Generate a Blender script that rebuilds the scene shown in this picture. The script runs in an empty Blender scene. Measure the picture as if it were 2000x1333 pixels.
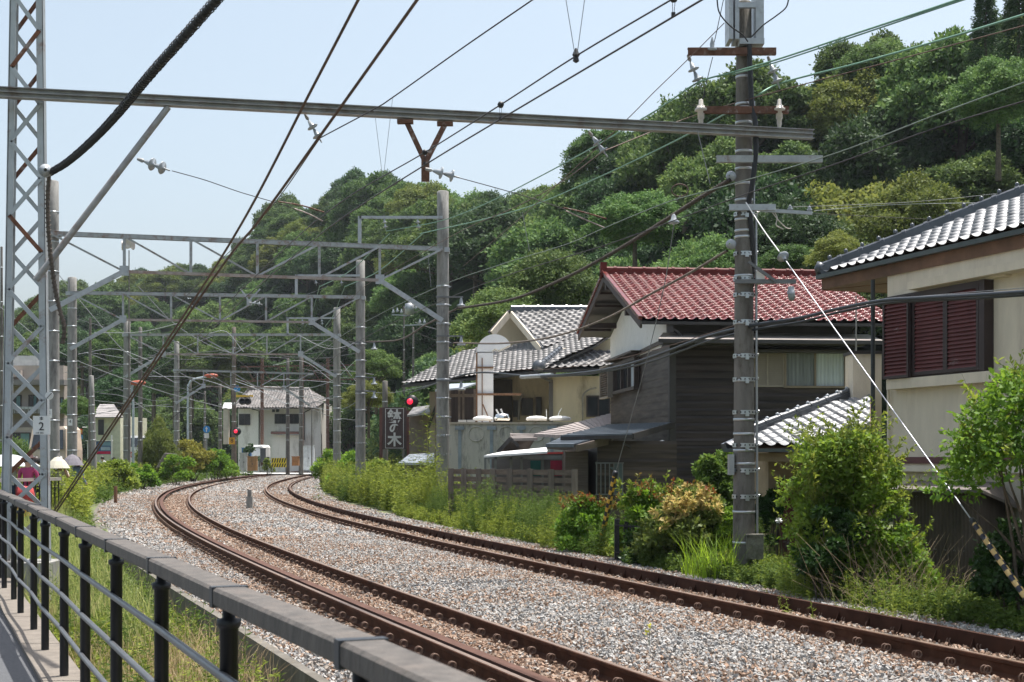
import bpy, bmesh, math, random
import numpy as np
from mathutils import Vector, Matrix
R = math.radians
random.seed(7)
rng = np.random.default_rng(11)
scene = bpy.context.scene
COL = scene.collection
# ---------------------------------------------------------------- camera
F, HY, CZ = 2780.0, 893.0, 1.6          # focal length and horizon in photo pixels (2000 wide), eye height
cam_d = bpy.data.cameras.new('camera'); cam = bpy.data.objects.new('camera', cam_d); COL.objects.link(cam)
cam.location = (0, 0, CZ); cam.rotation_euler = (R(90), 0, 0)
cam_d.sensor_width = 36; cam_d.lens = F/2000*36; cam_d.shift_y = (HY-666.5)/2000
cam_d.clip_start = 0.1; cam_d.clip_end = 5000
cam_d.dof.use_dof = True; cam_d.dof.focus_distance = 30; cam_d.dof.aperture_fstop = 9
scene.camera = cam
# ---------------------------------------------------------------- light
SUN = Vector((math.cos(R(75.5))*0.75, math.cos(R(75.5))*0.66, math.sin(R(75.5)))).normalized()
w = bpy.data.worlds.new('World'); scene.world = w; w.use_nodes = True
nt = w.node_tree; nt.nodes.clear()
sky = nt.nodes.new('ShaderNodeTexSky'); sky.sky_type = 'NISHITA'; sky.sun_disc = False
sky.sun_elevation = math.asin(SUN.z); sky.sun_rotation = math.atan2(SUN.x, SUN.y)
sky.altitude = 0; sky.air_density = 1.0; sky.dust_density = 4.0; sky.ozone_density = 1.6
bg = nt.nodes.new('ShaderNodeBackground'); bg.inputs[1].default_value = 0.1
wo = nt.nodes.new('ShaderNodeOutputWorld'); hs_ = nt.nodes.new('ShaderNodeHueSaturation'); hs_.inputs['Saturation'].default_value = .68; hs_.inputs['Hue'].default_value = .482; hs_.inputs['Value'].default_value = 1.12; nt.links.new(sky.outputs[0], hs_.inputs['Color']); nt.links.new(hs_.outputs[0], bg.inputs[0]); nt.links.new(bg.outputs[0], wo.inputs[0])
sl = bpy.data.lights.new('sun', 'SUN'); sl.energy = 4.1; sl.angle = R(0.5); sl.color = (1, .955, .89)
so = bpy.data.objects.new('sun', sl); COL.objects.link(so)
so.rotation_euler = SUN.to_track_quat('Z', 'Y').to_euler()
so.location = (0, 0, 60)
scene.view_settings.view_transform = 'Standard'; scene.view_settings.look = 'None'
scene.view_settings.gamma = 1; scene.view_settings.exposure = 0.93
scene.cycles.max_bounces = 6; scene.cycles.transparent_max_bounces = 6
# ---------------------------------------------------------------- helpers
def P(px, py, Y): return Vector(((px-1000)*Y/F, Y, CZ+(HY-py)*Y/F))
def XY(px, Y): return (px-1000)*Y/F
def ZZ(py, Y): return CZ+(HY-py)*Y/F
def YG(py, z=0.0): return (CZ-z)*F/(py-HY)
class MB:
    """collects shapes, builds one mesh"""
    def __init__(s): s.v = []; s.f = []; s.n = 0; s.sm = []
    def add(s, vs, fs, smooth=False):
        s.v.append(np.asarray(vs, dtype=float).reshape(-1, 3))
        k = s.n
        for f in fs: s.f.append([i+k for i in f]); s.sm.append(smooth)
        s.n += len(s.v[-1]); return s
    def box(s, x0, x1, y0, y1, z0, z1, fr=None):
        c = [(x0,y0,z0),(x1,y0,z0),(x1,y1,z0),(x0,y1,z0),(x0,y0,z1),(x1,y0,z1),(x1,y1,z1),(x0,y1,z1)]
        if fr: c = [fr(*p) for p in c]
        return s.add(c, [(3,2,1,0),(4,5,6,7),(0,1,5,4),(1,2,6,5),(2,3,7,6),(3,0,4,7)])
    def tube(s, pts, r, n=8, cap=True, smooth=True):
        pts = [Vector(p) for p in pts]; m = len(pts)
        rr = r if hasattr(r, '__len__') else [r]*m
        vs = []
        up = None
        for i, p in enumerate(pts):
            t = (pts[min(i+1, m-1)]-pts[max(i-1, 0)])
            if t.length < 1e-9: t = Vector((0,0,1))
            t.normalize()
            if up is None:
                up = t.orthogonal().normalized()
            else:
                up = (up-t*up.dot(t))
                up = up.normalized() if up.length > 1e-6 else t.orthogonal().normalized()
            b = t.cross(up)
            for k in range(n):
                a = 2*math.pi*k/n
                vs.append(p+(up*math.cos(a)+b*math.sin(a))*rr[i])
        fs = []
        for i in range(m-1):
            for k in range(n):
                fs.append((i*n+k, i*n+(k+1) % n, (i+1)*n+(k+1) % n, (i+1)*n+k))
        s.add(vs, fs, smooth)
        if cap:
            s.add([vs[k] for k in range(n)], [tuple(range(n))[::-1]])
            s.add([vs[(m-1)*n+k] for k in range(n)], [tuple(range(n))])
        return s
    def bar(s, a, b, w_, h_, up=(0,0,1)):
        a = Vector(a); b = Vector(b); t = (b-a).normalized(); up = Vector(up)
        x = t.cross(up)
        if x.length < 1e-4: x = t.cross(Vector((0,1,0)))
        x.normalize(); y = x.cross(t)
        c = []
        for p in (a, b):
            for sx, sy in ((-1,-1),(1,-1),(1,1),(-1,1)): c.append(p+x*sx*w_/2+y*sy*h_/2)
        return s.add(c, [(3,2,1,0),(4,5,6,7),(0,1,5,4),(1,2,6,5),(2,3,7,6),(3,0,4,7)])
    def lathe(s, c, prof, axis=(0,0,1), n=16, smooth=True):
        c = Vector(c); t = Vector(axis).normalized(); u = t.orthogonal().normalized(); b = t.cross(u)
        vs = []
        for h, r in prof:
            for k in range(n):
                a = 2*math.pi*k/n; vs.append(c+t*h+(u*math.cos(a)+b*math.sin(a))*max(r, 1e-4))
        fs = [(i*n+k, i*n+(k+1) % n, (i+1)*n+(k+1) % n, (i+1)*n+k) for i in range(len(prof)-1) for k in range(n)]
        return s.add(vs, fs, smooth)
    def prism(s, poly, thick):
        """polygon (3D, planar) extruded by vector"""
        poly = [Vector(p) for p in poly]; th = Vector(thick); n = len(poly)
        s.add(poly+[p+th for p in poly], [tuple(range(n))[::-1], tuple(range(n, 2*n))]+[(i, (i+1) % n, n+(i+1) % n, n+i) for i in range(n)])
        return s
    def ring(s, c, axis, R0, r, n=16, m=6, a0=0, a1=2*math.pi):
        c = Vector(c); t = Vector(axis).normalized(); u = t.orthogonal().normalized(); b = t.cross(u)
        k = n+1
        pts = [c+(u*math.cos(a0+(a1-a0)*i/n)+b*math.sin(a0+(a1-a0)*i/n))*R0 for i in range(k)]
        return s.tube(pts, r, m)
def newmesh(name, v, f, mat, smooth=None):
    me = bpy.data.meshes.new(name)
    me.from_pydata([tuple(p) for p in v] if not isinstance(v, np.ndarray) else v.tolist(), [], f)
    if smooth is not None and any(smooth): me.polygons.foreach_set('use_smooth', smooth)
    if mat: me.materials.append(mat)
    me.update(); return me
def obj(name, mb, mat, parent=None):
    v = np.concatenate(mb.v) if mb.v else np.zeros((0,3))
    if parent is not None:
        o_ = parent; off = Vector((0,0,0))
        while o_ is not None: off += o_.location; o_ = o_.parent
        v = v-np.array(off)
    else:
        c = np.array([(v[:,0].min()+v[:,0].max())/2, (v[:,1].min()+v[:,1].max())/2, v[:,2].min()]); v = v-c
    o = bpy.data.objects.new(name, newmesh(name, v, mb.f, mat, mb.sm)); COL.objects.link(o)
    if parent is not None: o.parent = parent
    else: o.location = c
    return o
def tag(o, label, cat=None, group=None, kind=None):
    if label: o['label'] = label
    if cat: o['category'] = cat
    if group: o['group'] = group
    if kind: o['kind'] = kind
    return o
def thing(name, label, cat, loc=(0,0,0), group=None):
    o = bpy.data.objects.new(name, None); COL.objects.link(o); o.location = loc; o.empty_display_size = .2
    return tag(o, label, cat, group)
def struct(name, mb, mat):
    o = obj(name, mb, mat); o['kind'] = 'structure'; return o
def qmesh(name, V, mat, nper=4):
    """V (N,nper,3) array of separate polygons"""
    n = len(V); me = bpy.data.meshes.new(name)
    me.vertices.add(n*nper); me.vertices.foreach_set('co', V.reshape(-1).astype(np.float32))
    me.loops.add(n*nper); me.loops.foreach_set('vertex_index', np.arange(n*nper, dtype=np.int32))
    me.polygons.add(n); me.polygons.foreach_set('loop_start', np.arange(0, n*nper, nper, dtype=np.int32))
    me.polygons.foreach_set('loop_total', np.full(n, nper, dtype=np.int32))
    me.update(calc_edges=True)
    if mat: me.materials.append(mat)
    return me
def qobj(name, V, mat, parent=None):
    """separate quads as an object; origin at its foot or the parent's"""
    if parent is not None:
        o_ = parent; off = Vector((0,0,0))
        while o_ is not None: off += o_.location; o_ = o_.parent
        V = V-np.array(off)
    else:
        f = V.reshape(-1, 3); c = np.array([f[:,0].mean(), f[:,1].mean(), f[:,2].min()]); V = V-c
    o = bpy.data.objects.new(name, qmesh(name, V, mat)); COL.objects.link(o)
    if parent is not None: o.parent = parent
    else: o.location = c
    return o
def leafquads(pos, dirs, L, W, fold=.15):
    """diamond leaves: base pos, direction dirs (N,3), length, width"""
    n = len(pos); d = dirs/np.maximum(np.linalg.norm(dirs, axis=1, keepdims=True), 1e-9)
    r = rng.normal(size=(n,3)); s = np.cross(d, r); s /= np.maximum(np.linalg.norm(s, axis=1, keepdims=True), 1e-9)
    nn = np.cross(s, d)
    L = np.asarray(L).reshape(-1,1)*np.ones((n,1)); W = np.asarray(W).reshape(-1,1)*np.ones((n,1))
    mid = pos+d*L*.5
    return np.stack([pos, mid+s*W/2+nn*L*fold*.3, pos+d*L-nn*L*fold, mid-s*W/2+nn*L*fold*.3], axis=1)
def copy_tree(o, parent=None):
    c = o.copy(); COL.objects.link(c); c.parent = parent
    for ch in list(o.children): copy_tree(ch, c)
    return c
def smooth_path(pts, sub=8):
    """Catmull-Rom through 3D points"""
    p = [Vector(q) for q in pts]
    if len(p) < 3: return [p[0].lerp(p[-1], i/sub) for i in range(sub+1)]
    out = []
    for i in range(len(p)-1):
        a = p[i-1] if i else p[0]*2-p[1]; b = p[i]; c = p[i+1]; d = p[i+2] if i+2 < len(p) else p[-1]*2-p[-2]
        for k in range(sub):
            t = k/sub
            out.append(.5*((2*b)+(c-a)*t+(2*a-5*b+4*c-d)*t*t+(3*b-a-3*c+d)*t**3))
    out.append(p[-1]); return out
# ---------------------------------------------------------------- materials
_M = {}
def mat(name, col, rough=.8, metal=0, var=.12, scale=3.0, bump=0.0, bscale=40, dirt=None, dirt_amt=.5, spec=.4, island=0, coat=0, stretch=None, col2=None):
    if name in _M: return _M[name]
    m = bpy.data.materials.new(name); m.use_nodes = True; t = m.node_tree; N = t.nodes; Lk = t.links
    b = N['Principled BSDF']; b.inputs['Roughness'].default_value = rough; b.inputs['Metallic'].default_value = metal
    b.inputs['Specular IOR Level'].default_value = spec
    if coat: b.inputs['Coat Weight'].default_value = coat; b.inputs['Coat Roughness'].default_value = .15
    tc = N.new('ShaderNodeTexCoord'); mp = N.new('ShaderNodeMapping'); Lk.new(tc.outputs['Object'], mp.inputs[0])
    if stretch: mp.inputs['Scale'].default_value = stretch
    n1 = N.new('ShaderNodeTexNoise'); n1.inputs['Scale'].default_value = scale; n1.inputs['Detail'].default_value = 8; n1.inputs['Roughness'].default_value = .65
    Lk.new(mp.outputs[0], n1.inputs['Vector'])
    cr = N.new('ShaderNodeValToRGB'); e = cr.color_ramp.elements
    lo = [max(0, c*(1-var*1.6)) for c in col]; hi = [min(1, c*(1+var*1.6)) for c in (col2 or col)]
    e[0].position = .3; e[1].position = .7; e[0].color = (*lo, 1); e[1].color = (*hi, 1)
    Lk.new(n1.outputs[0], cr.inputs[0]); out = cr.outputs[0]
    if island:
        g = N.new('ShaderNodeNewGeometry'); mx = N.new('ShaderNodeHueSaturation'); Lk.new(out, mx.inputs['Color'])
        mr = N.new('ShaderNodeMapRange'); mr.inputs[3].default_value = 1-island; mr.inputs[4].default_value = 1+island
        Lk.new(g.outputs['Random Per Island'], mr.inputs[0]); Lk.new(mr.outputs[0], mx.inputs['Value']); out = mx.outputs[0]
    if dirt:
        n2 = N.new('ShaderNodeTexNoise'); n2.inputs['Scale'].default_value = scale*.6; n2.inputs['Detail'].default_value = 10; n2.inputs['Roughness'].default_value = .75
        mp2 = N.new('ShaderNodeMapping'); mp2.inputs['Location'].default_value = (3.1, 7.7, 1.3); Lk.new(tc.outputs['Object'], mp2.inputs[0])
        if stretch: mp2.inputs['Scale'].default_value = stretch
        Lk.new(mp2.outputs[0], n2.inputs['Vector'])
        mr2 = N.new('ShaderNodeMapRange'); mr2.inputs[1].default_value = .62-.25*dirt_amt; mr2.inputs[2].default_value = .72-.12*dirt_amt; Lk.new(n2.outputs[0], mr2.inputs[0])
        mix = N.new('ShaderNodeMix'); mix.data_type = 'RGBA'; Lk.new(mr2.outputs[0], mix.inputs[0]); Lk.new(out, mix.inputs[6]); mix.inputs[7].default_value = (*dirt, 1); out = mix.outputs[2]
    Lk.new(out, b.inputs['Base Color'])
    if bump:
        n3 = N.new('ShaderNodeTexNoise'); n3.inputs['Scale'].default_value = bscale; n3.inputs['Detail'].default_value = 6; Lk.new(mp.outputs[0], n3.inputs['Vector'])
        bp = N.new('ShaderNodeBump'); bp.inputs['Strength'].default_value = bump; bp.inputs['Distance'].default_value = .02
        Lk.new(n3.outputs[0], bp.inputs['Height']); Lk.new(bp.outputs[0], b.inputs['Normal'])
    _M[name] = m; return m
def leafmat(name, cols, transl=.35, rough=.45, objvar=0.25, spec=.35):
    rough = min(.7, rough+.15); spec *= .5
    """cols: list of colours spread over the leaves"""
    if name in _M: return _M[name]
    m = bpy.data.materials.new(name); m.use_nodes = True; t = m.node_tree; N = t.nodes; Lk = t.links
    b = N['Principled BSDF']; b.inputs['Roughness'].default_value = rough; b.inputs['Specular IOR Level'].default_value = spec
    g = N.new('ShaderNodeNewGeometry'); cr = N.new('ShaderNodeValToRGB'); el = cr.color_ramp.elements
    for i, c in enumerate(cols):
        p = i/max(1, len(cols)-1)
        if i < 2: el[i].position = p; el[i].color = (*c, 1)
        else:
            e = el.new(p); e.color = (*c, 1)
    if len(cols) > 2:
        for i, c in enumerate(cols): pass
    tc = N.new('ShaderNodeTexCoord'); n1 = N.new('ShaderNodeTexNoise'); n1.inputs['Scale'].default_value = .9; n1.inputs['Detail'].default_value = 3
    Lk.new(tc.outputs['Object'], n1.inputs['Vector'])
    ad = N.new('ShaderNodeMath'); ad.operation = 'MULTIPLY_ADD'; ad.inputs[1].default_value = .6; Lk.new(g.outputs['Random Per Island'], ad.inputs[0])
    m2 = N.new('ShaderNodeMapRange'); m2.inputs[1].default_value = .3; m2.inputs[2].default_value = .7; m2.inputs[3].default_value = 0; m2.inputs[4].default_value = .4
    Lk.new(n1.outputs[0], m2.inputs[0]); Lk.new(m2.outputs[0], ad.inputs[2]); Lk.new(ad.outputs[0], cr.inputs[0])
    oi = N.new('ShaderNodeObjectInfo'); hs = N.new('ShaderNodeHueSaturation'); Lk.new(cr.outputs[0], hs.inputs['Color'])
    mv = N.new('ShaderNodeMapRange'); mv.inputs[3].default_value = 1-objvar; mv.inputs[4].default_value = 1+objvar; Lk.new(oi.outputs['Random'], mv.inputs[0]); Lk.new(mv.outputs[0], hs.inputs['Value'])
    wn = N.new('ShaderNodeTexWhiteNoise'); wn.noise_dimensions = '1D'; Lk.new(oi.outputs['Random'], wn.inputs['W'])
    mh = N.new('ShaderNodeMapRange'); mh.inputs[3].default_value = .5-.06*objvar; mh.inputs[4].default_value = .5+.05*objvar; Lk.new(wn.outputs[0], mh.inputs[0]); Lk.new(mh.outputs[0], hs.inputs['Hue'])
    Lk.new(hs.outputs[0], b.inputs['Base Color'])
    tr = N.new('ShaderNodeBsdfTranslucent'); h2 = N.new('ShaderNodeHueSaturation'); h2.inputs['Value'].default_value = 1.7; h2.inputs['Hue'].default_value = .485; h2.inputs['Saturation'].default_value = 1.05
    Lk.new(hs.outputs[0], h2.inputs['Color']); Lk.new(h2.outputs[0], tr.inputs[0])
    mx = N.new('ShaderNodeMixShader'); mx.inputs[0].default_value = transl; Lk.new(b.outputs[0], mx.inputs[1]); Lk.new(tr.outputs[0], mx.inputs[2])
    Lk.new(mx.outputs[0], N['Material Output'].inputs[0]); _M[name] = m; return m
def emat(name, col, s):
    m = bpy.data.materials.new(name); m.use_nodes = True; b = m.node_tree.nodes['Principled BSDF']
    b.inputs['Base Color'].default_value = (*col, 1); b.inputs['Emission Color'].default_value = (*col, 1); b.inputs['Emission Strength'].default_value = s
    return m
concrete = mat('concrete', (.26,.255,.24), .85, var=.14, scale=6, bump=.25, dirt=(.12,.115,.11), dirt_amt=.5, stretch=(1,1,.25))
concrete_dark = mat('dark_concrete', (.165,.155,.14), .85, var=.15, scale=6, bump=.3, dirt=(.07,.06,.05), dirt_amt=.5, stretch=(1,1,.3))
galv = mat('galvanised', (.40,.42,.44), .45, .55, var=.08, scale=8, dirt=(.25,.24,.23), dirt_amt=.3)
galv_old = mat('galvanised_old', (.34,.36,.37), .55, .25, var=.12, scale=6, dirt=(.19,.10,.06), dirt_amt=.42)
beam_m = mat('beam_steel', (.30,.30,.30), .55, .2, var=.15, scale=5, dirt=(.19,.14,.12), dirt_amt=.45)
rust_m = mat('rust', (.125,.062,.042), .85, .1, var=.25, scale=12, dirt=(.33,.30,.28), dirt_amt=.35)
band_m = mat('band_steel', (.50,.53,.55), .35, .7, var=.06)
black_m = mat('black_rubber', (.018,.019,.022), .45, var=.1)
wire_m = mat('wire_dark', (.045,.04,.042), .5, .3, var=.15)
wire_br = mat('wire_brown', (.11,.07,.055), .6, .2, var=.2)
wire_green = mat('wire_green', (.16,.30,.22), .5, .2, var=.12)
wire_grey = mat('wire_grey', (.20,.21,.22), .5, .2, var=.12)
porc = mat('porcelain', (.33,.36,.39), .25, var=.08, scale=9)
white_m = mat('white_paint', (.75,.75,.74), .5, var=.03, dirt=(.5,.48,.44), dirt_amt=.15)
cable_m = mat('cable_grey', (.03,.037,.047), .5, var=.1)
# ---------------------------------------------------------------- track curve
TC = dict(cx=87.8095, cy=77.9824, R=103.9786, pol=(3.0197, .0762, .0197, -.0014, .0001))
def toff(th):
    t = (th+.2)/.1
    return sum(c*.1*t**(i+2) for i, c in enumerate(TC['pol']))
def tpt(th, d):
    r = TC['R']+toff(th)+d
    return TC['cx']-r*math.cos(th), TC['cy']+r*math.sin(th)
_ths = np.linspace(-.76, .72, 3000)
_base = np.array([tpt(t, 0) for t in _ths])
_arc = np.concatenate([[0], np.cumsum(np.linalg.norm(np.diff(_base, axis=0), axis=1))])
TLEN = _arc[-1]
def zA(Y): return CZ-(1.5765-.1295*(min(max(Y, 0), 60)-20)/40)
def track(s, d):
    """point at arc length s, offset d to the left (outside) of the outer rail"""
    th = float(np.interp(s, _arc, _ths)); x, y = tpt(th, d); return x, y
def tz(s, d):
    Y = track(s, d)[1]; return zA(Y)
def s_at_Y(Y, d=0):
    ys = np.array([tpt(t, d)[1] for t in _ths[::10]]); return float(np.interp(Y, ys, _arc[::10]))
def sweep(mb, prof, s0, s1, ds, closed=True, smooth=False, zoff=0):
    """profile [(d, dz)] swept along the track, dz relative to the rail head of the outer rail"""
    n = max(2, int((s1-s0)/ds)+1); m = len(prof); vs = []
    for s in np.linspace(s0, s1, n):
        for d, dz in prof:
            x, y = track(s, d); vs.append((x, y, zA(y)+dz+zoff))
    fs = []
    for i in range(n-1):
        for k in range(m if closed else m-1):
            k2 = (k+1) % m; fs.append((i*m+k, (i+1)*m+k, (i+1)*m+k2, i*m+k2))
    mb.add(vs, fs, smooth)
    if closed: mb.add([vs[k] for k in range(m)], [tuple(range(m))]); mb.add(vs[-m:], [tuple(range(m))[::-1]])
# head centre offsets and heights of the four rails
RAILS = [('A', 0.0, 0.0), ('B', -1.13, -.06), ('C', -4.253, -.02), ('D', -5.383, -.07)]
rail_side = mat('rail_rust', (.062,.026,.015), .8, 0, spec=.12, var=.25, scale=5, bump=.15, dirt=(.10,.05,.03), dirt_amt=.4)
rail_top = mat('rail_head', (.27,.19,.145), .36, .5, var=.15, scale=8, stretch=(1,1,1))
clip_m = mat('clip_rust', (.16,.10,.072), .7, .1, var=.2, scale=10)
def rail_prof(d, z):
    h = [(-.032,-.004),(-.024,0),(.024,0),(.032,-.004),(.032,-.032),(.009,-.045),(.008,-.115),(.03,-.132),(.0625,-.142),(.0625,-.153),(-.0625,-.153),(-.0625,-.142),(-.03,-.132),(-.008,-.115),(-.009,-.045),(-.032,-.032)]
    return [(d+a, z+b) for a, b in h[::-1]]
clipmb = MB()
for k in (-.022, .022):
    clipmb.ring((0.005, k, .040), (0.25,1,0), .030, .0068, 14, 6)
clipmb.box(-.04, .02, -.03, .03, -.04, -.018)
clipmb.tube([(.03,0,.0),(.06,0,-.005)], .012, 6)
clip_me = newmesh('rail_clip', np.concatenate(clipmb.v), clipmb.f, clip_m, clipmb.sm)
names = {'A': ('outer rail of the near track, rusty brown with a guard angle beside it', 'rail'),
         'B': ('inner rail of the near track, rusty brown beside the wide ballast strip', 'rail'),
         'C': ('outer rail of the far track, rusty red brown, its foot sunk in ballast', 'rail'),
         'D': ('inner rail of the far track, next to the green verge and a guard plate', 'rail')}
for key, d, z in RAILS:
    x, y = track(0, d); r_ = thing('rail', names[key][0], 'rail', (x, y, 0), 'running rails of the two tracks')
    m_ = MB(); sweep(m_, rail_prof(d, z-.0015), 0, TLEN, .7); obj('rail_web', m_, rail_side, r_)
    m_ = MB(); sweep(m_, [(d-.025, z), (d+.025, z)], 0, TLEN, .7, closed=False); obj('running_surface', m_, rail_top, r_)
    s0 = s_at_Y(9.0, d); rest = MB()
    for i in range(165):
        for sd in (1, -1):
            s = s0+i*.48; x, y = track(s, d+sd*.085); x2, y2 = track(s+.1, d+sd*.085); ang = math.atan2(y2-y, x2-x)-math.pi/2
            zz = zA(y)+z-.143
            if i < 50:
                c = bpy.data.objects.new('rail_clip', clip_me); COL.objects.link(c); c.parent = r_
                c.location = Vector((x, y, zz))-r_.location; c.rotation_euler = (R(random.uniform(-5,5)), 0, ang+(math.pi if sd < 0 else 0)+R(random.uniform(-7,7)))
            else:
                M_ = Matrix.Translation((x, y, zz)) @ Matrix.Rotation(ang+(math.pi if sd < 0 else 0), 4, 'Z')
                rest.ring(M_ @ Vector((0,0,.03)), M_.to_3x3() @ Vector((0,1,0)), .034, .012, 8, 4)
    tag(obj('rail_clip_row', rest, clip_m, r_), 'small far rail clips', kind='stuff')
# guard angles
g = MB(); d0 = -.135
sweep(g, [(d0-.11,-.022),(d0,-.022),(d0,-.13),(d0-.012,-.13),(d0-.012,-.034),(d0-.11,-.034)], 0, TLEN, .7)
tag(obj('guard_rail', g, mat('guard_rust', (.095,.052,.040), .85, 0, spec=.15, var=.15, scale=4)), 'pinkish rusty guard angle lying inside the outer rail of the near track', 'guard rail')
root = thing('guard_rail', 'dark ribbed guard plate standing along the inner rail of the far track', 'guard rail', (*track(0, -5.2), 0))
g = MB(); d0 = -5.383+.10
sweep(g, [(d0-.06,.02),(d0+.0,.02),(d0,-.16),(d0-.012,-.16),(d0-.012,.008),(d0-.06,.008)], 0, TLEN, .7, zoff=-.07)
obj('plate', g, mat('guard_dark', (.045,.021,.014), .85, 0, spec=.12, var=.25, scale=5), root)
g = MB()
for i in range(150):
    s = 2+i*.6
    for a, b in ((d0, d0+.09),):
        x0, y0 = track(s, a); x1, y1 = track(s, b)
        zz = zA(y0)-.07
        g.add([(x0,y0,zz-.02),(x0,y0,zz-.16),(x1,y1,zz-.16),(x0,y0+.012,zz-.02),(x0,y0+.012,zz-.16),(x1,y1+.012,zz-.16)], [(0,1,2),(5,4,3),(0,2,5,3)])
tag(obj('rib', g, mat('guard_dark', (0,0,0)), root), None, kind='stuff')
# sleepers
slm = MB(); slm.box(-1.0, 1.0, -.12, .12, -.2, 0); sleeper_m = mat('sleeper_timber', (.17,.11,.075), .9, var=.3, scale=4, bump=.5, bscale=25, stretch=(.4,6,1), dirt=(.14,.08,.05), dirt_amt=.5)
sl_me = newmesh('sleeper', np.concatenate(slm.v), slm.f, sleeper_m)
for dd, zz, lab, grp in ((-.565, -.19, 'rusty brown timber sleeper half buried under the near track', 'sleepers of the near track'), (-4.82, -.20, 'timber sleeper half buried in ballast under the far track', 'sleepers of the far track')):
    s0 = s_at_Y(9.0, dd)
    for i in range(135):
        s = s0+i*.48; x, y = track(s, dd); x2, y2 = track(s+.2, dd)
        if abs(x/y) > .5: continue
        o = bpy.data.objects.new('sleeper', sl_me); COL.objects.link(o); tag(o, lab, 'sleeper', grp)
        o.location = (x, y, zA(y)+zz-.032); o.rotation_euler = (0, R(-1.6), math.atan2(y2-y, x2-x)-math.pi/2+R(random.uniform(-1.5,1.5)))
# ---------------------------------------------------------------- ballast surface
def bz(s, d):
    """ballast surface height relative to the outer rail head"""
    pts = [(-9.5,-.62),(-8.3,-.5),(-7.4,-.30),(-6.4,-.22),(-5.75,-.20),(-5.35,-.22),(-5.0,-.24),(-4.4,-.235),(-4.2,-.20),(-3.9,-.185),(-3.5,-.15),(-3.0,-.13),(-2.2,-.14),(-1.6,-.165),(-1.3,-.185),(-1.0,-.235),(-.3,-.235),(.05,-.22),(.4,-.215),(.9,-.21),(1.5,-.2),(2.6,-.22)]
    a = [p[0] for p in pts]; b = [p[1] for p in pts]
    return float(np.interp(d, a, b))
def voro_gravel(name, cols, scale):
    m = bpy.data.materials.new(name); m.use_nodes = True; t = m.node_tree; N = t.nodes; Lk = t.links; b = N['Principled BSDF']; b.inputs['Roughness'].default_value = .9
    tc = N.new('ShaderNodeTexCoord'); vo = N.new('ShaderNodeTexVoronoi'); vo.inputs['Scale'].default_value = scale; Lk.new(tc.outputs['Object'], vo.inputs['Vector'])
    sep = N.new('ShaderNodeSeparateColor'); Lk.new(vo.outputs['Color'], sep.inputs[0]); cr = N.new('ShaderNodeValToRGB'); Lk.new(sep.outputs[0], cr.inputs[0])
    cr.color_ramp.interpolation = 'CONSTANT'
    for i, c in enumerate(cols):
        p = i/len(cols)
        if i < 2: e = cr.color_ramp.elements[i]; e.position = p
        else: e = cr.color_ramp.elements.new(p)
        e.color = (*c, 1)
    Lk.new(cr.outputs[0], b.inputs['Base Color'])
    bp = N.new('ShaderNodeBump'); bp.inputs['Strength'].default_value = 1; bp.inputs['Distance'].default_value = .05; bp.invert = True
    Lk.new(vo.outputs['Distance'], bp.inputs['Height']); Lk.new(bp.outputs[0], b.inputs['Normal']); return m
GREY = [(.36,.35,.335),(.29,.285,.275),(.40,.39,.375),(.33,.32,.305),(.22,.215,.21),(.32,.28,.24),(.37,.355,.34),(.26,.22,.19),(.31,.31,.31)]
RUSTY = [(.31,.205,.145),(.24,.15,.10),(.34,.26,.20),(.29,.19,.13),(.19,.12,.08),(.36,.30,.25),(.30,.20,.14)]
bal_m = voro_gravel('ballast_bed', [(.24,.22,.20),(.14,.12,.11),(.30,.25,.21),(.10,.085,.075),(.20,.16,.13)], 16)
def left_edge(s):
    """outer ballast edge (top of the retaining wall) as an offset"""
    Y = track(s, 0)[1]; return float(np.interp(Y, [0, 10, 16, 23, 35, 48, 60, 80, 120], [1.15, 1.15, 1.25, 1.45, 1.65, 1.8, 2.1, 2.4, 2.5]))
m_ = MB(); ds_ = np.array([-9.5,-8.3,-7.4,-6.4,-5.9,-5.45,-5.0,-4.4,-4.2,-3.9,-3.2,-2.2,-1.5,-1.25,-1.0,-.3,.05,.4,.75,1.0])
vs = []; sN = np.arange(0, TLEN-1, .8)
for s in sN:
    le = left_edge(s)
    for d in ds_:
        dd = d if d < .99 else le; x, y = track(s, dd); vs.append((x, y, zA(y)+bz(s, min(d, dd))-.02))
k = len(ds_); m_.add(vs, [(i*k+j, i*k+j+1, (i+1)*k+j+1, (i+1)*k+j) for i in range(len(sN)-1) for j in range(k-1)], True)
struct('track_bed', m_, bal_m)
# stones: real instances scattered by geometry nodes
def stone_mat(name, cols):
    m = bpy.data.materials.new(name); m.use_nodes = True; t = m.node_tree; N = t.nodes; Lk = t.links; b = N['Principled BSDF']; b.inputs['Roughness'].default_value = .85
    oi = N.new('ShaderNodeObjectInfo'); cr = N.new('ShaderNodeValToRGB'); Lk.new(oi.outputs['Random'], cr.inputs[0])
    for i, c in enumerate(cols):
        p = i/(len(cols)-1)
        if i < 2: e = cr.color_ramp.elements[i]; e.position = p
        else: e = cr.color_ramp.elements.new(p)
        e.color = (*c, 1)
    cr.color_ramp.interpolation = 'CONSTANT'
    tc = N.new('ShaderNodeTexCoord'); n1 = N.new('ShaderNodeTexNoise'); n1.inputs['Scale'].default_value = 1.6; Lk.new(tc.outputs['Object'], n1.inputs['Vector'])
    hs = N.new('ShaderNodeHueSaturation'); mr = N.new('ShaderNodeMapRange'); mr.inputs[3].default_value = .65; mr.inputs[4].default_value = 1.3; Lk.new(n1.outputs[0], mr.inputs[0]); Lk.new(mr.outputs[0], hs.inputs['Value'])
    Lk.new(cr.outputs[0], hs.inputs['Color']); Lk.new(hs.outputs[0], b.inputs['Base Color']); return m
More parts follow.
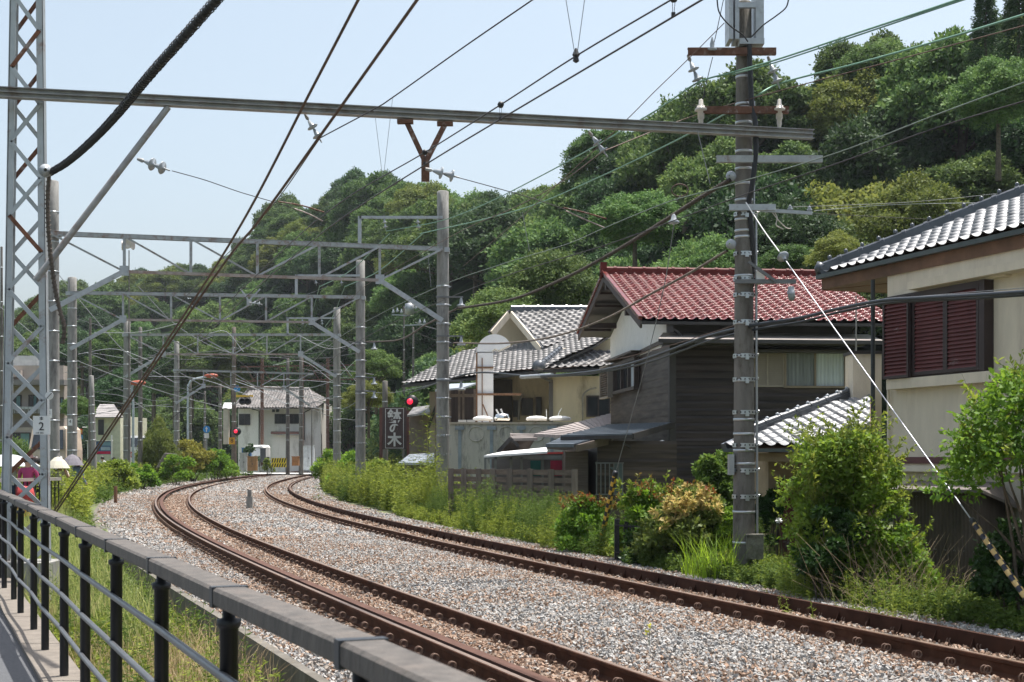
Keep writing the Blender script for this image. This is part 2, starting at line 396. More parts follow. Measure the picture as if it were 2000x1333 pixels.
def scatter_stones(name, pts, m, lo, hi, label):
    me = bpy.data.meshes.new(name); me.vertices.add(len(pts)); me.vertices.foreach_set('co', np.asarray(pts, dtype=np.float32).reshape(-1)); me.update()
    o = bpy.data.objects.new(name, me); COL.objects.link(o); me.materials.append(m)
    ng = bpy.data.node_groups.new(name, 'GeometryNodeTree')
    ng.interface.new_socket('Geometry', in_out='INPUT', socket_type='NodeSocketGeometry'); ng.interface.new_socket('Geometry', in_out='OUTPUT', socket_type='NodeSocketGeometry')
    N = ng.nodes; Lk = ng.links; gi = N.new('NodeGroupInput'); go = N.new('NodeGroupOutput')
    ico = N.new('GeometryNodeMeshIcoSphere'); ico.inputs['Radius'].default_value = .5; ico.inputs['Subdivisions'].default_value = 1
    jn = N.new('GeometryNodeJoinGeometry')
    for q in range(4):      # four angular shapes
        src = ico
        if q % 2: src = N.new('GeometryNodeMeshCube'); src.inputs['Size'].default_value = (.78,.78,.78)
        sp = N.new('GeometryNodeSetPosition'); Lk.new(src.outputs[0], sp.inputs['Geometry']); nz = N.new('ShaderNodeTexNoise'); nz.noise_dimensions = '4D'; nz.inputs['W'].default_value = q*3.7; nz.inputs['Scale'].default_value = 1.9
        vm = N.new('ShaderNodeVectorMath'); vm.operation = 'SUBTRACT'; vm.inputs[1].default_value = (.5,.5,.5); Lk.new(nz.outputs['Color'], vm.inputs[0])
        v2 = N.new('ShaderNodeVectorMath'); v2.operation = 'SCALE'; v2.inputs['Scale'].default_value = 1.1; Lk.new(vm.outputs[0], v2.inputs[0]); Lk.new(v2.outputs[0], sp.inputs['Offset'])
        sm = N.new('GeometryNodeSetMaterial'); sm.inputs['Material'].default_value = m; Lk.new(sp.outputs[0], sm.inputs[0]); g2 = N.new('GeometryNodeGeometryToInstance'); Lk.new(sm.outputs[0], g2.inputs[0]); Lk.new(g2.outputs[0], jn.inputs[0])
    ip = N.new('GeometryNodeInstanceOnPoints'); Lk.new(gi.outputs[0], ip.inputs['Points']); Lk.new(jn.outputs[0], ip.inputs['Instance']); ip.inputs['Pick Instance'].default_value = True
    r1 = N.new('FunctionNodeRandomValue'); r1.data_type = 'FLOAT_VECTOR'; r1.inputs[0].default_value = (0,0,0); r1.inputs[1].default_value = (6.28,6.28,6.28); Lk.new(r1.outputs[0], ip.inputs['Rotation'])
    r2 = N.new('FunctionNodeRandomValue'); r2.data_type = 'FLOAT_VECTOR'; r2.inputs[0].default_value = (lo*1.2,lo,lo*.7); r2.inputs[1].default_value = (hi*1.25,hi,hi*.75); r2.inputs['Seed'].default_value = 5; Lk.new(r2.outputs[0], ip.inputs['Scale'])
    Lk.new(ip.outputs[0], go.inputs[0]); md = o.modifiers.new('scatter', 'NODES'); md.node_group = ng
    tag(o, label, 'ballast', kind='stuff'); return o
def bal_points(n, s0, s1):
    s = rng.uniform(s0, s1, n); d = rng.uniform(-8.0, 2.6, n)
    th = np.interp(s, _arc, _ths); t = (th+.2)/.1; off = sum(c*.1*t**(i+2) for i, c in enumerate(TC['pol']))
    r = TC['R']+off+d; x = TC['cx']-r*np.cos(th); y = TC['cy']+r*np.sin(th)
    le = np.interp(y, [0,10,16,23,35,48,60,80,120], [1.15,1.15,1.25,1.45,1.65,1.8,2.1,2.4,2.5])
    zr = CZ-(1.5765-.1295*(np.clip(y, 0, 60)-20)/40)
    bzv = np.array([bz(0, v) for v in d])
    keep = (d < le) & (np.abs(x/y) < .42) & (y > 8.5)
    # steer clear of rails, and thin out towards the verge
    for dd in (0, -1.13, -4.253, -5.383): keep &= (np.abs(d-dd) > .12) | ((np.abs(d-dd) > .07) & (rng.uniform(size=n) < .35))
    dl = np.where(y > 17.5, -6.35, -7.0)+.25*np.sin(x*2.3+y); keep &= ~((d < dl) & (rng.uniform(size=n) < (dl-d)/.8))
    inner = ((d < .0) & (d > -1.13)) | ((d < -4.25) & (d > -5.38))
    keep &= ~(inner & (rng.uniform(size=n) < .12))
    rail = np.min(np.abs(d[:,None]-np.array([-.1,-1.0,-4.4,-5.3])[None]), axis=1)
    blob = np.sin(x*1.3+y*.7)+np.sin(y*1.9-x*.6)+np.sin(x*3.1+y*2.3)*.6
    pr = np.where(inner, .9, np.clip(.6*np.exp(-rail/.6)+.22+.17*blob, .05, .9))
    pr = np.where(y > 45, pr+.15, pr)
    z = zr+bzv+rng.uniform(-.02, .035, n)
    rusty = rng.uniform(size=n) < pr
    P_ = np.stack([x, y, z], 1); return P_[keep & ~rusty], P_[keep & rusty]
s_a, s_b, s_c = s_at_Y(8.0, -4), s_at_Y(30, -4), s_at_Y(62, -4)
s_n = 0.0
g1, r1 = bal_points(int(1500*10.6*(s_b-s_n)), s_n, s_b); g2, r2 = bal_points(int(420*10.6*(s_c-s_b)), s_b, s_c)
sg = stone_mat('stone_grey', GREY); sr = stone_mat('stone_rusty', RUSTY)
scatter_stones('grey_ballast', g1, sg, .018, .046, 'grey crushed stone ballast heaped between the two tracks')
scatter_stones('rusty_ballast', r1, sr, .018, .046, 'rust stained ballast stones close to the rails')
scatter_stones('far_grey_ballast', g2, sg, .035, .08, 'grey ballast farther along the curve')
g3, r3 = bal_points(int(110*10.6*(s_at_Y(118, -4)-s_c)), s_c, s_at_Y(118, -4))
scatter_stones('bend_ballast', np.concatenate([g3, r3[::2]]), sg, .07, .14, 'ballast around the far bend toward the level crossing')
scatter_stones('bend_rusty_ballast', r3[1::2], sr, .07, .14, 'brown ballast around the far bend')
scatter_stones('far_rusty_ballast', r2, sr, .035, .08, 'brownish ballast farther along the curve')
# ---------------------------------------------------------------- ground
soil = mat('soil', (.13,.115,.06), .95, var=.35, scale=1.5, bump=.5, bscale=12, col2=(.10,.13,.05))
m_ = MB(); gx = np.concatenate([[-1500,-500,-200,-90], np.linspace(-60,60,41), [90,200,500,1500]]); gy = np.concatenate([[-60,-20], np.linspace(0,200,81), [300,600,1500,3000]])
def gz(x, y): return -.95+.0*x
m_.add([(x, y, gz(x, y)) for y in gy for x in gx], [(j*len(gx)+i, j*len(gx)+i+1, (j+1)*len(gx)+i+1, (j+1)*len(gx)+i) for j in range(len(gy)-1) for i in range(len(gx)-1)])
struct('ground', m_, soil)
# verge on the right of the tracks
m_ = MB(); vs = []; prof = [(-6.6,-.22),(-7.6,-.26),(-8.6,-.33),(-9.6,-.45),(-11.2,-.75),(-13,-1.05)]
for s in sN:
    for d, dz in prof:
        x, y = track(s, d); vs.append((x, y, zA(y)+dz+.05*math.sin(s*1.7+d)))
k = len(prof); m_.add(vs, [(i*k+j+1, i*k+j, (i+1)*k+j, (i+1)*k+j+1) for i in range(len(sN)-1) for j in range(k-1)], True)
struct('verge', m_, soil)
# strip between railing and wall
RL = lambda Y: 1.04-.417*Y          # railing line, X as function of Y
m_ = MB(); vs = []; ys = np.linspace(2, 130, 80)
for y in ys:
    s = s_at_Y(y, 1.5); d = left_edge(s); xr = track(s, d)[0]
    xl = RL(min(y, 19))+.16 - max(0, y-19)*.42
    for t in (0, .1, .5, 1):
        x = xl+(xr+.1-xl)*t
        vs.append((x, y, (-.25 if t == 0 else -.62+min(.52, max(0,y-15)*.035))+.04*math.sin(y*2+t*5)))
m_.add(vs, [(i*4+j, i*4+j+1, (i+1)*4+j+1, (i+1)*4+j) for i in range(len(ys)-1) for j in range(3)], True)
struct('weed_strip_ground', m_, soil)
# retaining wall
wall_m = mat('old_wall', (.14,.128,.11), .9, var=.25, scale=3, bump=.4, bscale=20, dirt=(.09,.08,.065), dirt_amt=.7, stretch=(1,1,.2))
def edgestrip(name, cs, s0, s1, m, label, cat):
    q = MB(); n = int((s1-s0)/.8)+1; vs = []; kk = len(cs)
    for s in np.linspace(s0, s1, n):
        le = left_edge(s)
        for dd, dz in cs:
            x, y = track(s, le+dd); vs.append((x, y, zA(y)+dz))
    q.add(vs, [(i*kk+j, (i+1)*kk+j, (i+1)*kk+(j+1) % kk, i*kk+(j+1) % kk) for i in range(n-1) for j in range(kk)]); return tag(obj(name, q, m), label, cat)
edgestrip('retaining_wall', [(.0,-.15),(.09,-.15),(.12,-.95),(.0,-.95)], 0, s_at_Y(115), wall_m, 'weathered concrete retaining wall edging the ballast of the near track', 'wall')
edgestrip('drain_kerb', [(.42,-.52),(.50,-.52),(.50,-1.0),(.42,-1.0)], 0, s_at_Y(19), wall_m, 'low grey concrete ledge at the foot of the retaining wall', 'kerb')
# pavement on the left
asph = mat('asphalt', (.085,.088,.095), .9, var=.12, scale=30, bump=.3, bscale=90)
slab = mat('kerb_concrete', (.17,.148,.125), .9, var=.14, scale=7, bump=.3, bscale=40, dirt=(.17,.15,.13), dirt_amt=.35)
m_ = MB(); m_.add([(RL(-2)-.18,-2,0),(RL(19)-.18,19,0),(RL(19)-14,19,0),(RL(-2)-14,-2,0)], [(0,1,2,3)]); m_.add([(RL(19)-.18,19,0),(-10.6,29,0),(-14.5,48,0),(-35,48,0),(-30,19,0)], [(0,1,2,3,4)])
struct('pavement', m_, asph)
m_ = MB(); y = -2.0
while y < 19:
    y2 = min(19, y+1.98); x0, x1 = RL(y), RL(y2)
    m_.prism([(x0-.18,y,.03),(x0+.15,y,.03),(x1+.15,y2,.03),(x1-.18,y2,.03)], (0,0,-.6)); y += 2.0
struct('pavement_edge', m_, slab)
# ---------------------------------------------------------------- foreground railing
wood_rail = mat('rail_wood', (.085,.075,.066), .6, var=.28, scale=6, bump=.25, bscale=30, dirt=(.12,.10,.085), dirt_amt=.5, stretch=(3,3,1))
post_m = mat('post_black', (.012,.013,.016), .42, var=.15)
tube_m = mat('tube_steel', (.15,.155,.165), .38, .6, var=.1, scale=5)
root = thing('railing', 'black metal railing with weathered brown top beam along the pavement', 'railing', (RL(10), 10, .03))
ys = [2.0+1.37*i for i in range(-2, 15)]
jit = lambda y: .012*math.sin(y*2.1)
def rp(y, z, o=0): return Vector((RL(y)+jit(y)+o, y, z))
pm = MB()
for y in ys:
    m_ = MB(); c = rp(y, .03)
    m_.lathe(c, [(0,.031),(1.0,.031),(1.0,.034),(1.012,.041),(1.03,.041),(1.035,.022),(1.075,.022)], n=16); m_.add([c+Vector((0,0,-.05)), c], []); obj('post', m_, post_m, root)
for y0, y1 in zip(ys[:-1], ys[1:]):
    m_ = MB()
    for z in (.875,.625,.375): m_.tube([rp(y0, z, -.03), rp(y1, z, -.03)], .0155, 10)
    obj('rail_tube', m_, tube_m, root)
    m_ = MB(); a = rp(y0, 1.137); b = rp(y1, 1.137); t = (b-a).normalized()
    prof = [(-.058,-.022),(-.050,-.030),(.050,-.030),(.058,-.022),(.058,.022),(.048,.031),(-.048,.031),(-.058,.022)]
    x = t.cross(Vector((0,0,1))).normalized(); vs = []
    for p in (a+t*.012, b-t*.012):
        for u, v in prof: vs.append(p+x*u+Vector((0,0,v)))
    m_.add(vs, [(k, (k+1) % 8, 8+(k+1) % 8, 8+k) for k in range(8)]+[tuple(range(8))[::-1], tuple(range(8, 16))])
    obj('top_beam', m_, wood_rail, root)
    m_ = MB(); m_.bar(b-t*.022-Vector((0,0,.001)), b+t*.022-Vector((0,0,.001)), .122, .069); obj('joint_band', m_, mat('band_dark', (.045,.05,.058), .45, .4, var=.1), root)
# ---------------------------------------------------------------- lattice mast and the big beam
YM, YP = 18.9, 21.0
root = thing('lattice_mast', 'grey painted steel lattice mast with rusty cross braces at the left', 'mast', (XY(50, YM), YM, -.3))
mast_m = mat('mast_paint', (.40,.43,.45), .5, .15, var=.07, scale=4, dirt=(.22,.12,.08), dirt_amt=.28)
mast_r = mat('mast_rusty', (.17,.075,.045), .8, .1, var=.3, scale=6, dirt=(.35,.36,.37), dirt_amt=.3)
def mh(z): return .26-(z-1.08)/6.6*.085
def mx_(z): return XY(50.5, YM)+(z-1)*.0027
def leg(sx, sy, z): return Vector((mx_(z)+sx*mh(z), YM+sy*.045, z))
for sx in (-1, 1):
    for sy in (-1, 1):
        m_ = MB(); a, b = leg(sx, sy, -.2), leg(sx, sy, 8.6)
        m_.prism([a+Vector((-.052,0,0)), a+Vector((.052,0,0)), b+Vector((.045,0,0)), b+Vector((-.045,0,0))], (0,.009,0))
        m_.prism([a+Vector((.040*sx,0,0)), a+Vector((.040*sx,-sy*.04,0)), b+Vector((.035*sx,-sy*.04,0)), b+Vector((.035*sx,0,0))], (.009,0,0)); obj('leg', m_, mast_m, root)
z = -.1; i = 0
while z < 8.3:
    z2 = z+.49
    for sy, ph in ((-1, 0), (1, 1)):
        sx = 1 if (i+ph) % 2 else -1
        m_ = MB(); m_.bar(leg(sx, sy, z)+Vector((0,sy*.012,0)), leg(-sx, sy, z2)+Vector((0,sy*.012,0)), .055, .012, up=(0,1,0))
        obj('cross_brace', m_, mast_r if (i*2+ph) in (7, 15, 18, 23, 27, 28, 31) else mast_m, root)
    z = z2; i += 1
m_ = MB(); m_.box(mx_(0)-.42, mx_(0)+.42, YM-.4, YM+.4, -.5, .22); obj('footing', m_, concrete, root)
def sign(name, c, w_, h_, bg_m, label, cat, lines=(), tcol=None, rotz=0, roundr=None, extra=None, thick=.012):
    """flat plate facing the camera with raised lettering"""
    r_ = thing(name, label, cat, c)
    m_ = MB()
    if roundr: m_.lathe((c[0], c[1], c[2]), [(-thick, 0.001), (-thick, roundr), (0, roundr), (0, .001)], axis=(0,-1,0), n=28, smooth=False)
    else: m_.box(c[0]-w_/2, c[0]+w_/2, c[1], c[1]+thick, c[2]-h_/2, c[2]+h_/2)
    obj('plate', m_, bg_m, r_)
    for txt, dx, dz, size in lines:
        cu = bpy.data.curves.new('lettering', 'FONT'); cu.body = txt; cu.size = size; cu.align_x = 'CENTER'; cu.align_y = 'CENTER'; cu.extrude = .002
        to = bpy.data.objects.new('lettering', cu); COL.objects.link(to)
        to.parent = r_; to.location = (dx, -.004, dz); to.rotation_euler = (R(90), 0, 0); cu.materials.append(tcol or black_m)
    return r_
plate_w = mat('plate_white', (.72,.73,.72), .4, var=.03)
sign('number_plate', P(81, 831, YM-.55), .22, .24, plate_w, 'white plate reading 2 on the lattice mast', 'number plate', [('2', 0, -.02, .15), ('本', 0, .085, .05), ('1 K 341.', -.02, -.10, .032)])
sign('round_sign', P(96, 773, YM-.55), 0, 0, plate_w, 'small round white sign with a black diagonal bar', 'sign', roundr=.052)
m_ = MB(); c = P(96, 773, YM-.575); m_.bar(c+Vector((-.03,0,-.035)), c+Vector((.035,0,.035)), .004, .022, up=(0,1,0)); o = obj('diagonal_bar', m_, black_m, bpy.data.objects['round_sign'])
# beam
root = thing('gantry_beam', 'long weathered grey steel beam spanning the tracks from lattice mast to pole', 'beam', (XY(700, 19.9), 19.9, 6.3))
def bp_(px):
    """point on the beam centreline"""
    t = (px-50)/(1453-50); Y = YM+(YP-YM)*t; zL, zR = ZZ(194, YM), ZZ(266, YP); x0, x1 = XY(50, YM), XY(1453, YP)
    X = x0+(x1-x0)*t; Y = YM+(YP-YM)*t; return Vector((X, Y-.30, zL+(zR-zL)*t))
def beam_at(px):
    for t in np.linspace(-.2, 1.3, 1500):
        p = bp_(50+t*1403)
        if 1000+F*p.x/p.y >= px: return p
a, b = beam_at(-40), beam_at(1587)
m_ = MB(); d_ = (b-a).normalized()
m_.bar(a, b, .14, .010); 
for dz in (-.062, .062): m_.bar(a+Vector((0,0,dz)), b+Vector((0,0,dz)), .13, .012)
m_.prism([a+Vector((0,-.02,-.062)), b+Vector((0,-.02,-.062)), b+Vector((0,-.02,.062)), a+Vector((0,-.02,.062))], (0,.012,0))
obj('channel', m_, beam_m, root)
m_ = MB(); p = beam_at(327); q = Vector((mx_(3.9)+mh(3.9), YM-.3, ZZ(548, YM-.3)))
m_.tube([p-Vector((0,0,.08)), q], .045, 10); obj('brace', m_, beam_m, root)
m_ = MB(); c = P(848, 345, 19.7)
L_, R_ = beam_at(792), beam_at(870); V = P(831, 318, 19.62)
for q in (L_, R_):
    m_.bar(q+Vector((0,0,-.10)), V+Vector((.0,0,0)), .07, .05, up=(0,1,0)); m_.box(q.x-.12, q.x+.10, q.y-.05, q.y+.05, q.z-.14, q.z-.09)
m_.box(V.x-.055, V.x+.055, V.y-.05, V.y+.03, V.z-.26, V.z+.03)
obj('hanger_bracket', m_, rust_m, root)
# ---------------------------------------------------------------- insulators
def disc_string(name, p, d, label, n=2, s=1.0, group=None):
    p = Vector(p); d = Vector(d).normalized(); r_ = thing(name, label, 'insulator', p, group)
    m_ = MB(); h = 0
    for i in range(n):
        m_.lathe(p+d*h, [(0,.01*s),(.0,.02*s),(.10*s,.045*s),(.108*s,.05*s),(.112*s,.085*s),(.122*s,.092*s),(.13*s,.086*s),(.133*s,.02*s),(.17*s,.015*s)], axis=d, n=20); h += .165*s
    obj('porcelain_disc', m_, porc, r_)
    m_ = MB(); m_.tube([p-d*.1*s, p+d*(h+.08*s)], .012*s, 6)
    m_.lathe(p-d*.12*s, [(0,.02*s),(.08*s,.03*s),(.1*s,.02*s)], axis=d, n=8); obj('fitting', m_, galv_old, r_); return r_, p+d*(h+.05*s)
disc_string('insulator', P(603, 236, 19.5), P(622,268,19.5)-P(603,236,19.5), 'two disc insulator hanging under the beam near a messenger wire', 2, .85)
disc_string('insulator', P(1158, 268, 20.3), P(1178,295,20.3)-P(1158,268,20.3), 'two disc insulator hanging below the beam in front of the hillside trees', 2, .85)
disc_string('insulator', P(283, 316, 18.7), P(330,333,18.6)-P(283,316,18.7), 'pale two disc insulator bolted to the diagonal brace by the lattice mast', 2, .95)
disc_string('insulator', P(846, 334, 19.5), P(888,345,19.6)-P(846,334,19.5), 'pale two disc insulator beside the rusty Y bracket', 2, .95)
disc_string('insulator', P(1349, 122, 20.9), P(1364,160,20.9)-P(1349,122,20.9), 'two disc insulator under the left end of the top crossarm', 2, .95)
disc_string('insulator', P(1505, 125, 20.9), P(1518,160,20.9)-P(1505,125,20.9), 'two disc insulator under the right end of the top crossarm', 2, .95)
# ---------------------------------------------------------------- concrete poles
def pole(name, px, Y, top, r0, label, m=concrete, z0=-.9, bands=(), steps=0, taper=1/150, cap=True, group=None, nb=24, lean=0, cat='pole'):
    X = XY(px, Y); zt = ZZ(top, Y); r_ = thing(name, label, cat, (X, Y, z0), group)
    m_ = MB(); rt = max(r0*.35, r0-(zt-z0)*taper)
    prof = [(z0+(zt-z0)*i/8, r0+(rt-r0)*i/8) for i in range(9)]+[(zt+.02, rt*.8), (zt+.03, .001)]
    vs = []
    for h, rr in prof:
        for k in range(nb):
            a = 2*math.pi*k/nb; vs.append((X+rr*math.cos(a)+lean*(h-z0), Y+rr*math.sin(a), h))
    m_.add(vs, [(i*nb+k, i*nb+(k+1) % nb, (i+1)*nb+(k+1) % nb, (i+1)*nb+k) for i in range(len(prof)-1) for k in range(nb)], True); obj('shaft', m_, m, r_)
    for bz_ in bands:
        m_ = MB(); rr = r0+(rt-r0)*(bz_-z0)/(zt-z0); m_.lathe((X+lean*(bz_-z0), Y, bz_-.018), [(0, rr),(0, rr+.008),(.036, rr+.008),(.036, rr)], n=nb); obj('band', m_, band_m, r_)
    return r_, lambda z: r0+(rt-r0)*(z-z0)/(zt-z0)
# the near pole on the right
R0, rad = pole('utility_pole', 1453, YP, 6, .168, 'tall dark concrete pole with metal bands and a grey side conduit, nearest the camera', concrete_dark, z0=-.45, bands=[ZZ(y, YP) for y in (142,152,205,213,241,297,331,360,392,430,452,464,540,578,632,696,744,820,848,880,906,1000,1060)], taper=1/150)
XP = XY(1453, YP)
for i, y in enumerate((420, 497, 546, 577, 630, 696, 742, 806, 870, 919, 970)):      # climbing brackets
    z = ZZ(y, YP); rr = rad(z); m_ = MB()
    for k in range(28):
        if k % 14 in (3, 4): continue
        a0, a1 = 2*math.pi*k/28, 2*math.pi*(k+1)/28
        p = lambda a, q, dz: (XP+q*math.cos(a), YP+q*math.sin(a), z+dz)
        m_.add([p(a0,rr+.012,-.03),p(a1,rr+.012,-.03),p(a1,rr+.012,.03),p(a0,rr+.012,.03),p(a0,rr+.018,-.03),p(a1,rr+.018,-.03),p(a1,rr+.018,.03),p(a0,rr+.018,.03)], [(0,1,2,3),(7,6,5,4),(0,4,5,1),(3,2,6,7)])
    m_.box(XP+rr*.1-.02, XP+rr*.1+.03, YP-rr-.05, YP-rr-.01, z-.06, z-.0)
    m_.tube([(XP+rr, YP-.05, z), (XP+rr+.05, YP-.09, z), (XP+rr+.05, YP-.11, z+.03)], .008, 6)
    obj('step_bracket', m_, band_m, R0)
    m_ = MB()
    for k in range(7):
        a = math.pi*(1.12+.12*k); m_.box(XP+(rr+.019)*math.cos(a)-.009, XP+(rr+.019)*math.cos(a)+.009, YP+(rr+.019)*math.sin(a)-.006, YP+(rr+.019)*math.sin(a), z-.01, z+.012)
    obj('bracket_hole', m_, black_m, R0)
m_ = MB(); m_.tube([(XP+rad(0)+.03, YP-.02, -.2), (XP+rad(3.5)+.03, YP-.03, ZZ(420, YP))], .018, 8); m_.tube([(XP+rad(6)+.02, YP-.03, ZZ(420, YP)), (XP+rad(6)+.02, YP-.05, ZZ(200, YP))], .012, 8); obj('conduit', m_, galv, R0)
m_ = MB(); m_.tube(smooth_path([P(1463,88,YP-.2), P(1468,200,YP-.2), P(1475,240,YP-.22), P(1476,300,YP-.22), P(1468,370,YP-.2), P(1463,400,YP-.15), P(1470,480,YP-.1), P(1468,560,YP)], 6), .040, 10); obj('thick_cable', m_, black_m, R0)
m_ = MB()
for dx in (-.22, -.13, .17, .23): m_.box(XP+dx-.03, XP+dx+.03, YP-.2, YP+.2, ZZ(84, YP), ZZ(-20, YP))
m_.box(XP-.10, XP+.26, YP-.24, YP+.24, ZZ(95, YP), ZZ(84, YP)); m_.box(XP-.12, XP+.14, YP-.22, YP-.16, ZZ(24,YP), ZZ(14, YP)); obj('steel_frame', m_, galv, R0)
m_ = MB(); m_.box(XP+.0, XP+.24, YP-.28, YP-.12, ZZ(1090, YP), ZZ(1046, YP)); m_.box(XP-.01, XP+.25, YP-.29, YP-.12, ZZ(1046, YP), ZZ(1042,YP)); obj('base_box', m_, mat('mossy', (.15,.145,.12), .9, var=.3, scale=12, bump=.3, dirt=(.25,.25,.22), dirt_amt=.4), R0)
m_ = MB(); m_.box(XP-.235, XP-.16, YP-.12, YP+.05, ZZ(928, YP), ZZ(888, YP)); obj('junction_box', m_, galv, R0)
m_ = MB(); m_.box(XP+.16, XP+.28, YP-.15, YP+.0, ZZ(556, YP), ZZ(533, YP)); obj('white_box', m_, white_m, R0)
m_ = MB(); c = P(1429, 345, YP-.1); m_.lathe(c, [(-.02,.05),(0,.075),(.05,.075),(.08,.05),(.1,.01)], axis=(-.5,-1,0)); c = P(1429, 478, YP-.1); m_.lathe(c, [(-.02,.05),(0,.075),(.05,.075),(.08,.05),(.1,.01)], axis=(-.5,-1,0)); obj('cable_insulator', m_, porc, R0)
def crossarm(pxa, pxb, y, Y, m, label, h=.10, d=.08, dy=-.22):
    q = MB(); z = ZZ(y, Y); x0, x1 = XY(pxa, Y), XY(pxb, Y)
    q.box(x0, x1, Y+dy, Y+dy+.012, z-h/2, z+h/2); q.box(x0, x1, Y+dy+.012, Y+dy+d, z+h/2-.012, z+h/2); q.box(x0, x1, Y+dy+.012, Y+dy+d, z-h/2, z-h/2+.012)
    return tag(obj('crossarm', q, m, R0), label)
crossarm(1340, 1511, 108, YP, rust_m, 'rusty brown top crossarm on the near dark pole')
crossarm(1366, 1535, 222, YP, rust_m, 'rusty crossarm with pin insulators on the near dark pole', dy=-.24)
crossarm(1395, 1600, 317, YP, galv_old, 'pale grey crossarm at head height of the hillside on the near dark pole', dy=-.24)
crossarm(1420, 1510, 410, YP, galv, 'short grey crossarm at the guy wire on the near dark pole', h=.09)
q = crossarm(1432, 1550, 553, YP, mat('dark_arm', (.16,.165,.17), .5, .3), 'dark bracket arm carrying a lamp on the near pole', h=.06, dy=-.2)
q = MB(); q.bar(P(1462, 512, YP-.2), P(1515, 550, YP-.2), .06, .04); tag(obj('arm_brace', q, mat('dark_arm', (0,0,0)), bpy.data.objects['utility_pole']), None)
q = thing('lamp', 'small grey bulb lamp hanging from the dark bracket arm', 'lamp', P(1548, 580, YP-.2))
m_ = MB(); m_.lathe(P(1545, 560, YP-.2), [(0,.045),(-.06,.045),(-.07,.055),(-.11,.055)], n=14); obj('socket', m_, galv, q)
m_ = MB(); m_.lathe(P(1546, 574, YP-.2), [(0,.05),(-.04,.055),(-.09,.04),(-.11,.0)], n=14); obj('bulb', m_, mat('bulb_glass', (.25,.28,.27), .1, var=.05), q)
for px in (1369, 1522):
    q = thing('pin_insulator', 'stacked beige pin insulator near the %s end of the rusty crossarm' % ('left' if px < 1400 else 'right'), 'insulator', P(px, 252, YP-.2))
    m_ = MB(); m_.lathe(P(px, 205, YP-.2), [(.08,.02),(.07,.03),(.0,.035),(-.02,.06),(-.05,.07),(-.06,.09),(-.09,.09),(-.1,.05),(-.2,.05),(-.22,.035),(-.28,.035),(-.36,.02)], n=16); obj('porcelain_body', m_, mat('porc_beige', (.52,.48,.43), .25, var=.12, scale=9), q)
q = thing('insulator', 'pale upright insulator standing on the left half of the top crossarm', 'insulator', P(1392, 105, YP-.2))
m_ = MB(); m_.lathe(P(1391, 100, YP-.2), [(0,.03),(.01,.07),(.03,.075),(.04,.03),(.1,.035),(.16,.02),(.2,.01)], n=16); obj('porcelain_disc', m_, porc, q)
# low voltage arm behind the pole with three small insulators
q = thing('crossarm', 'grey arm with three small white insulators reaching right of the near pole', 'crossarm', P(1530, 412, YP+.3))
m_ = MB(); m_.bar(P(1475, 410, YP+.3), P(1586, 417, YP+.3), .05, .05); obj('bar', m_, galv, q)
for px, y in ((1506, 404), (1543, 406), (1581, 408)):
    m_ = MB(); m_.lathe(P(px, y+4, YP+.3), [(0,.035),(.02,.04),(.04,.02),(.05,.028),(.07,.01)], n=12); obj('insulator', m_, porc, q)
m_ = MB(); m_.tube(smooth_path([P(1475,420,YP), P(1490,409,YP+.1), P(1506,408,YP+.3), P(1518,425,YP+.3), P(1516,440,YP+.3), P(1530,448,YP+.3)], 5), .008, 6); m_.tube(smooth_path([P(1508,415,YP+.3), P(1520,430,YP+.3), P(1535,445,YP+.3), P(1545,447,YP+.3)], 5), .007, 6); obj('jumper_wire', m_, mat('jumper', (.55,.50,.46), .5), q)
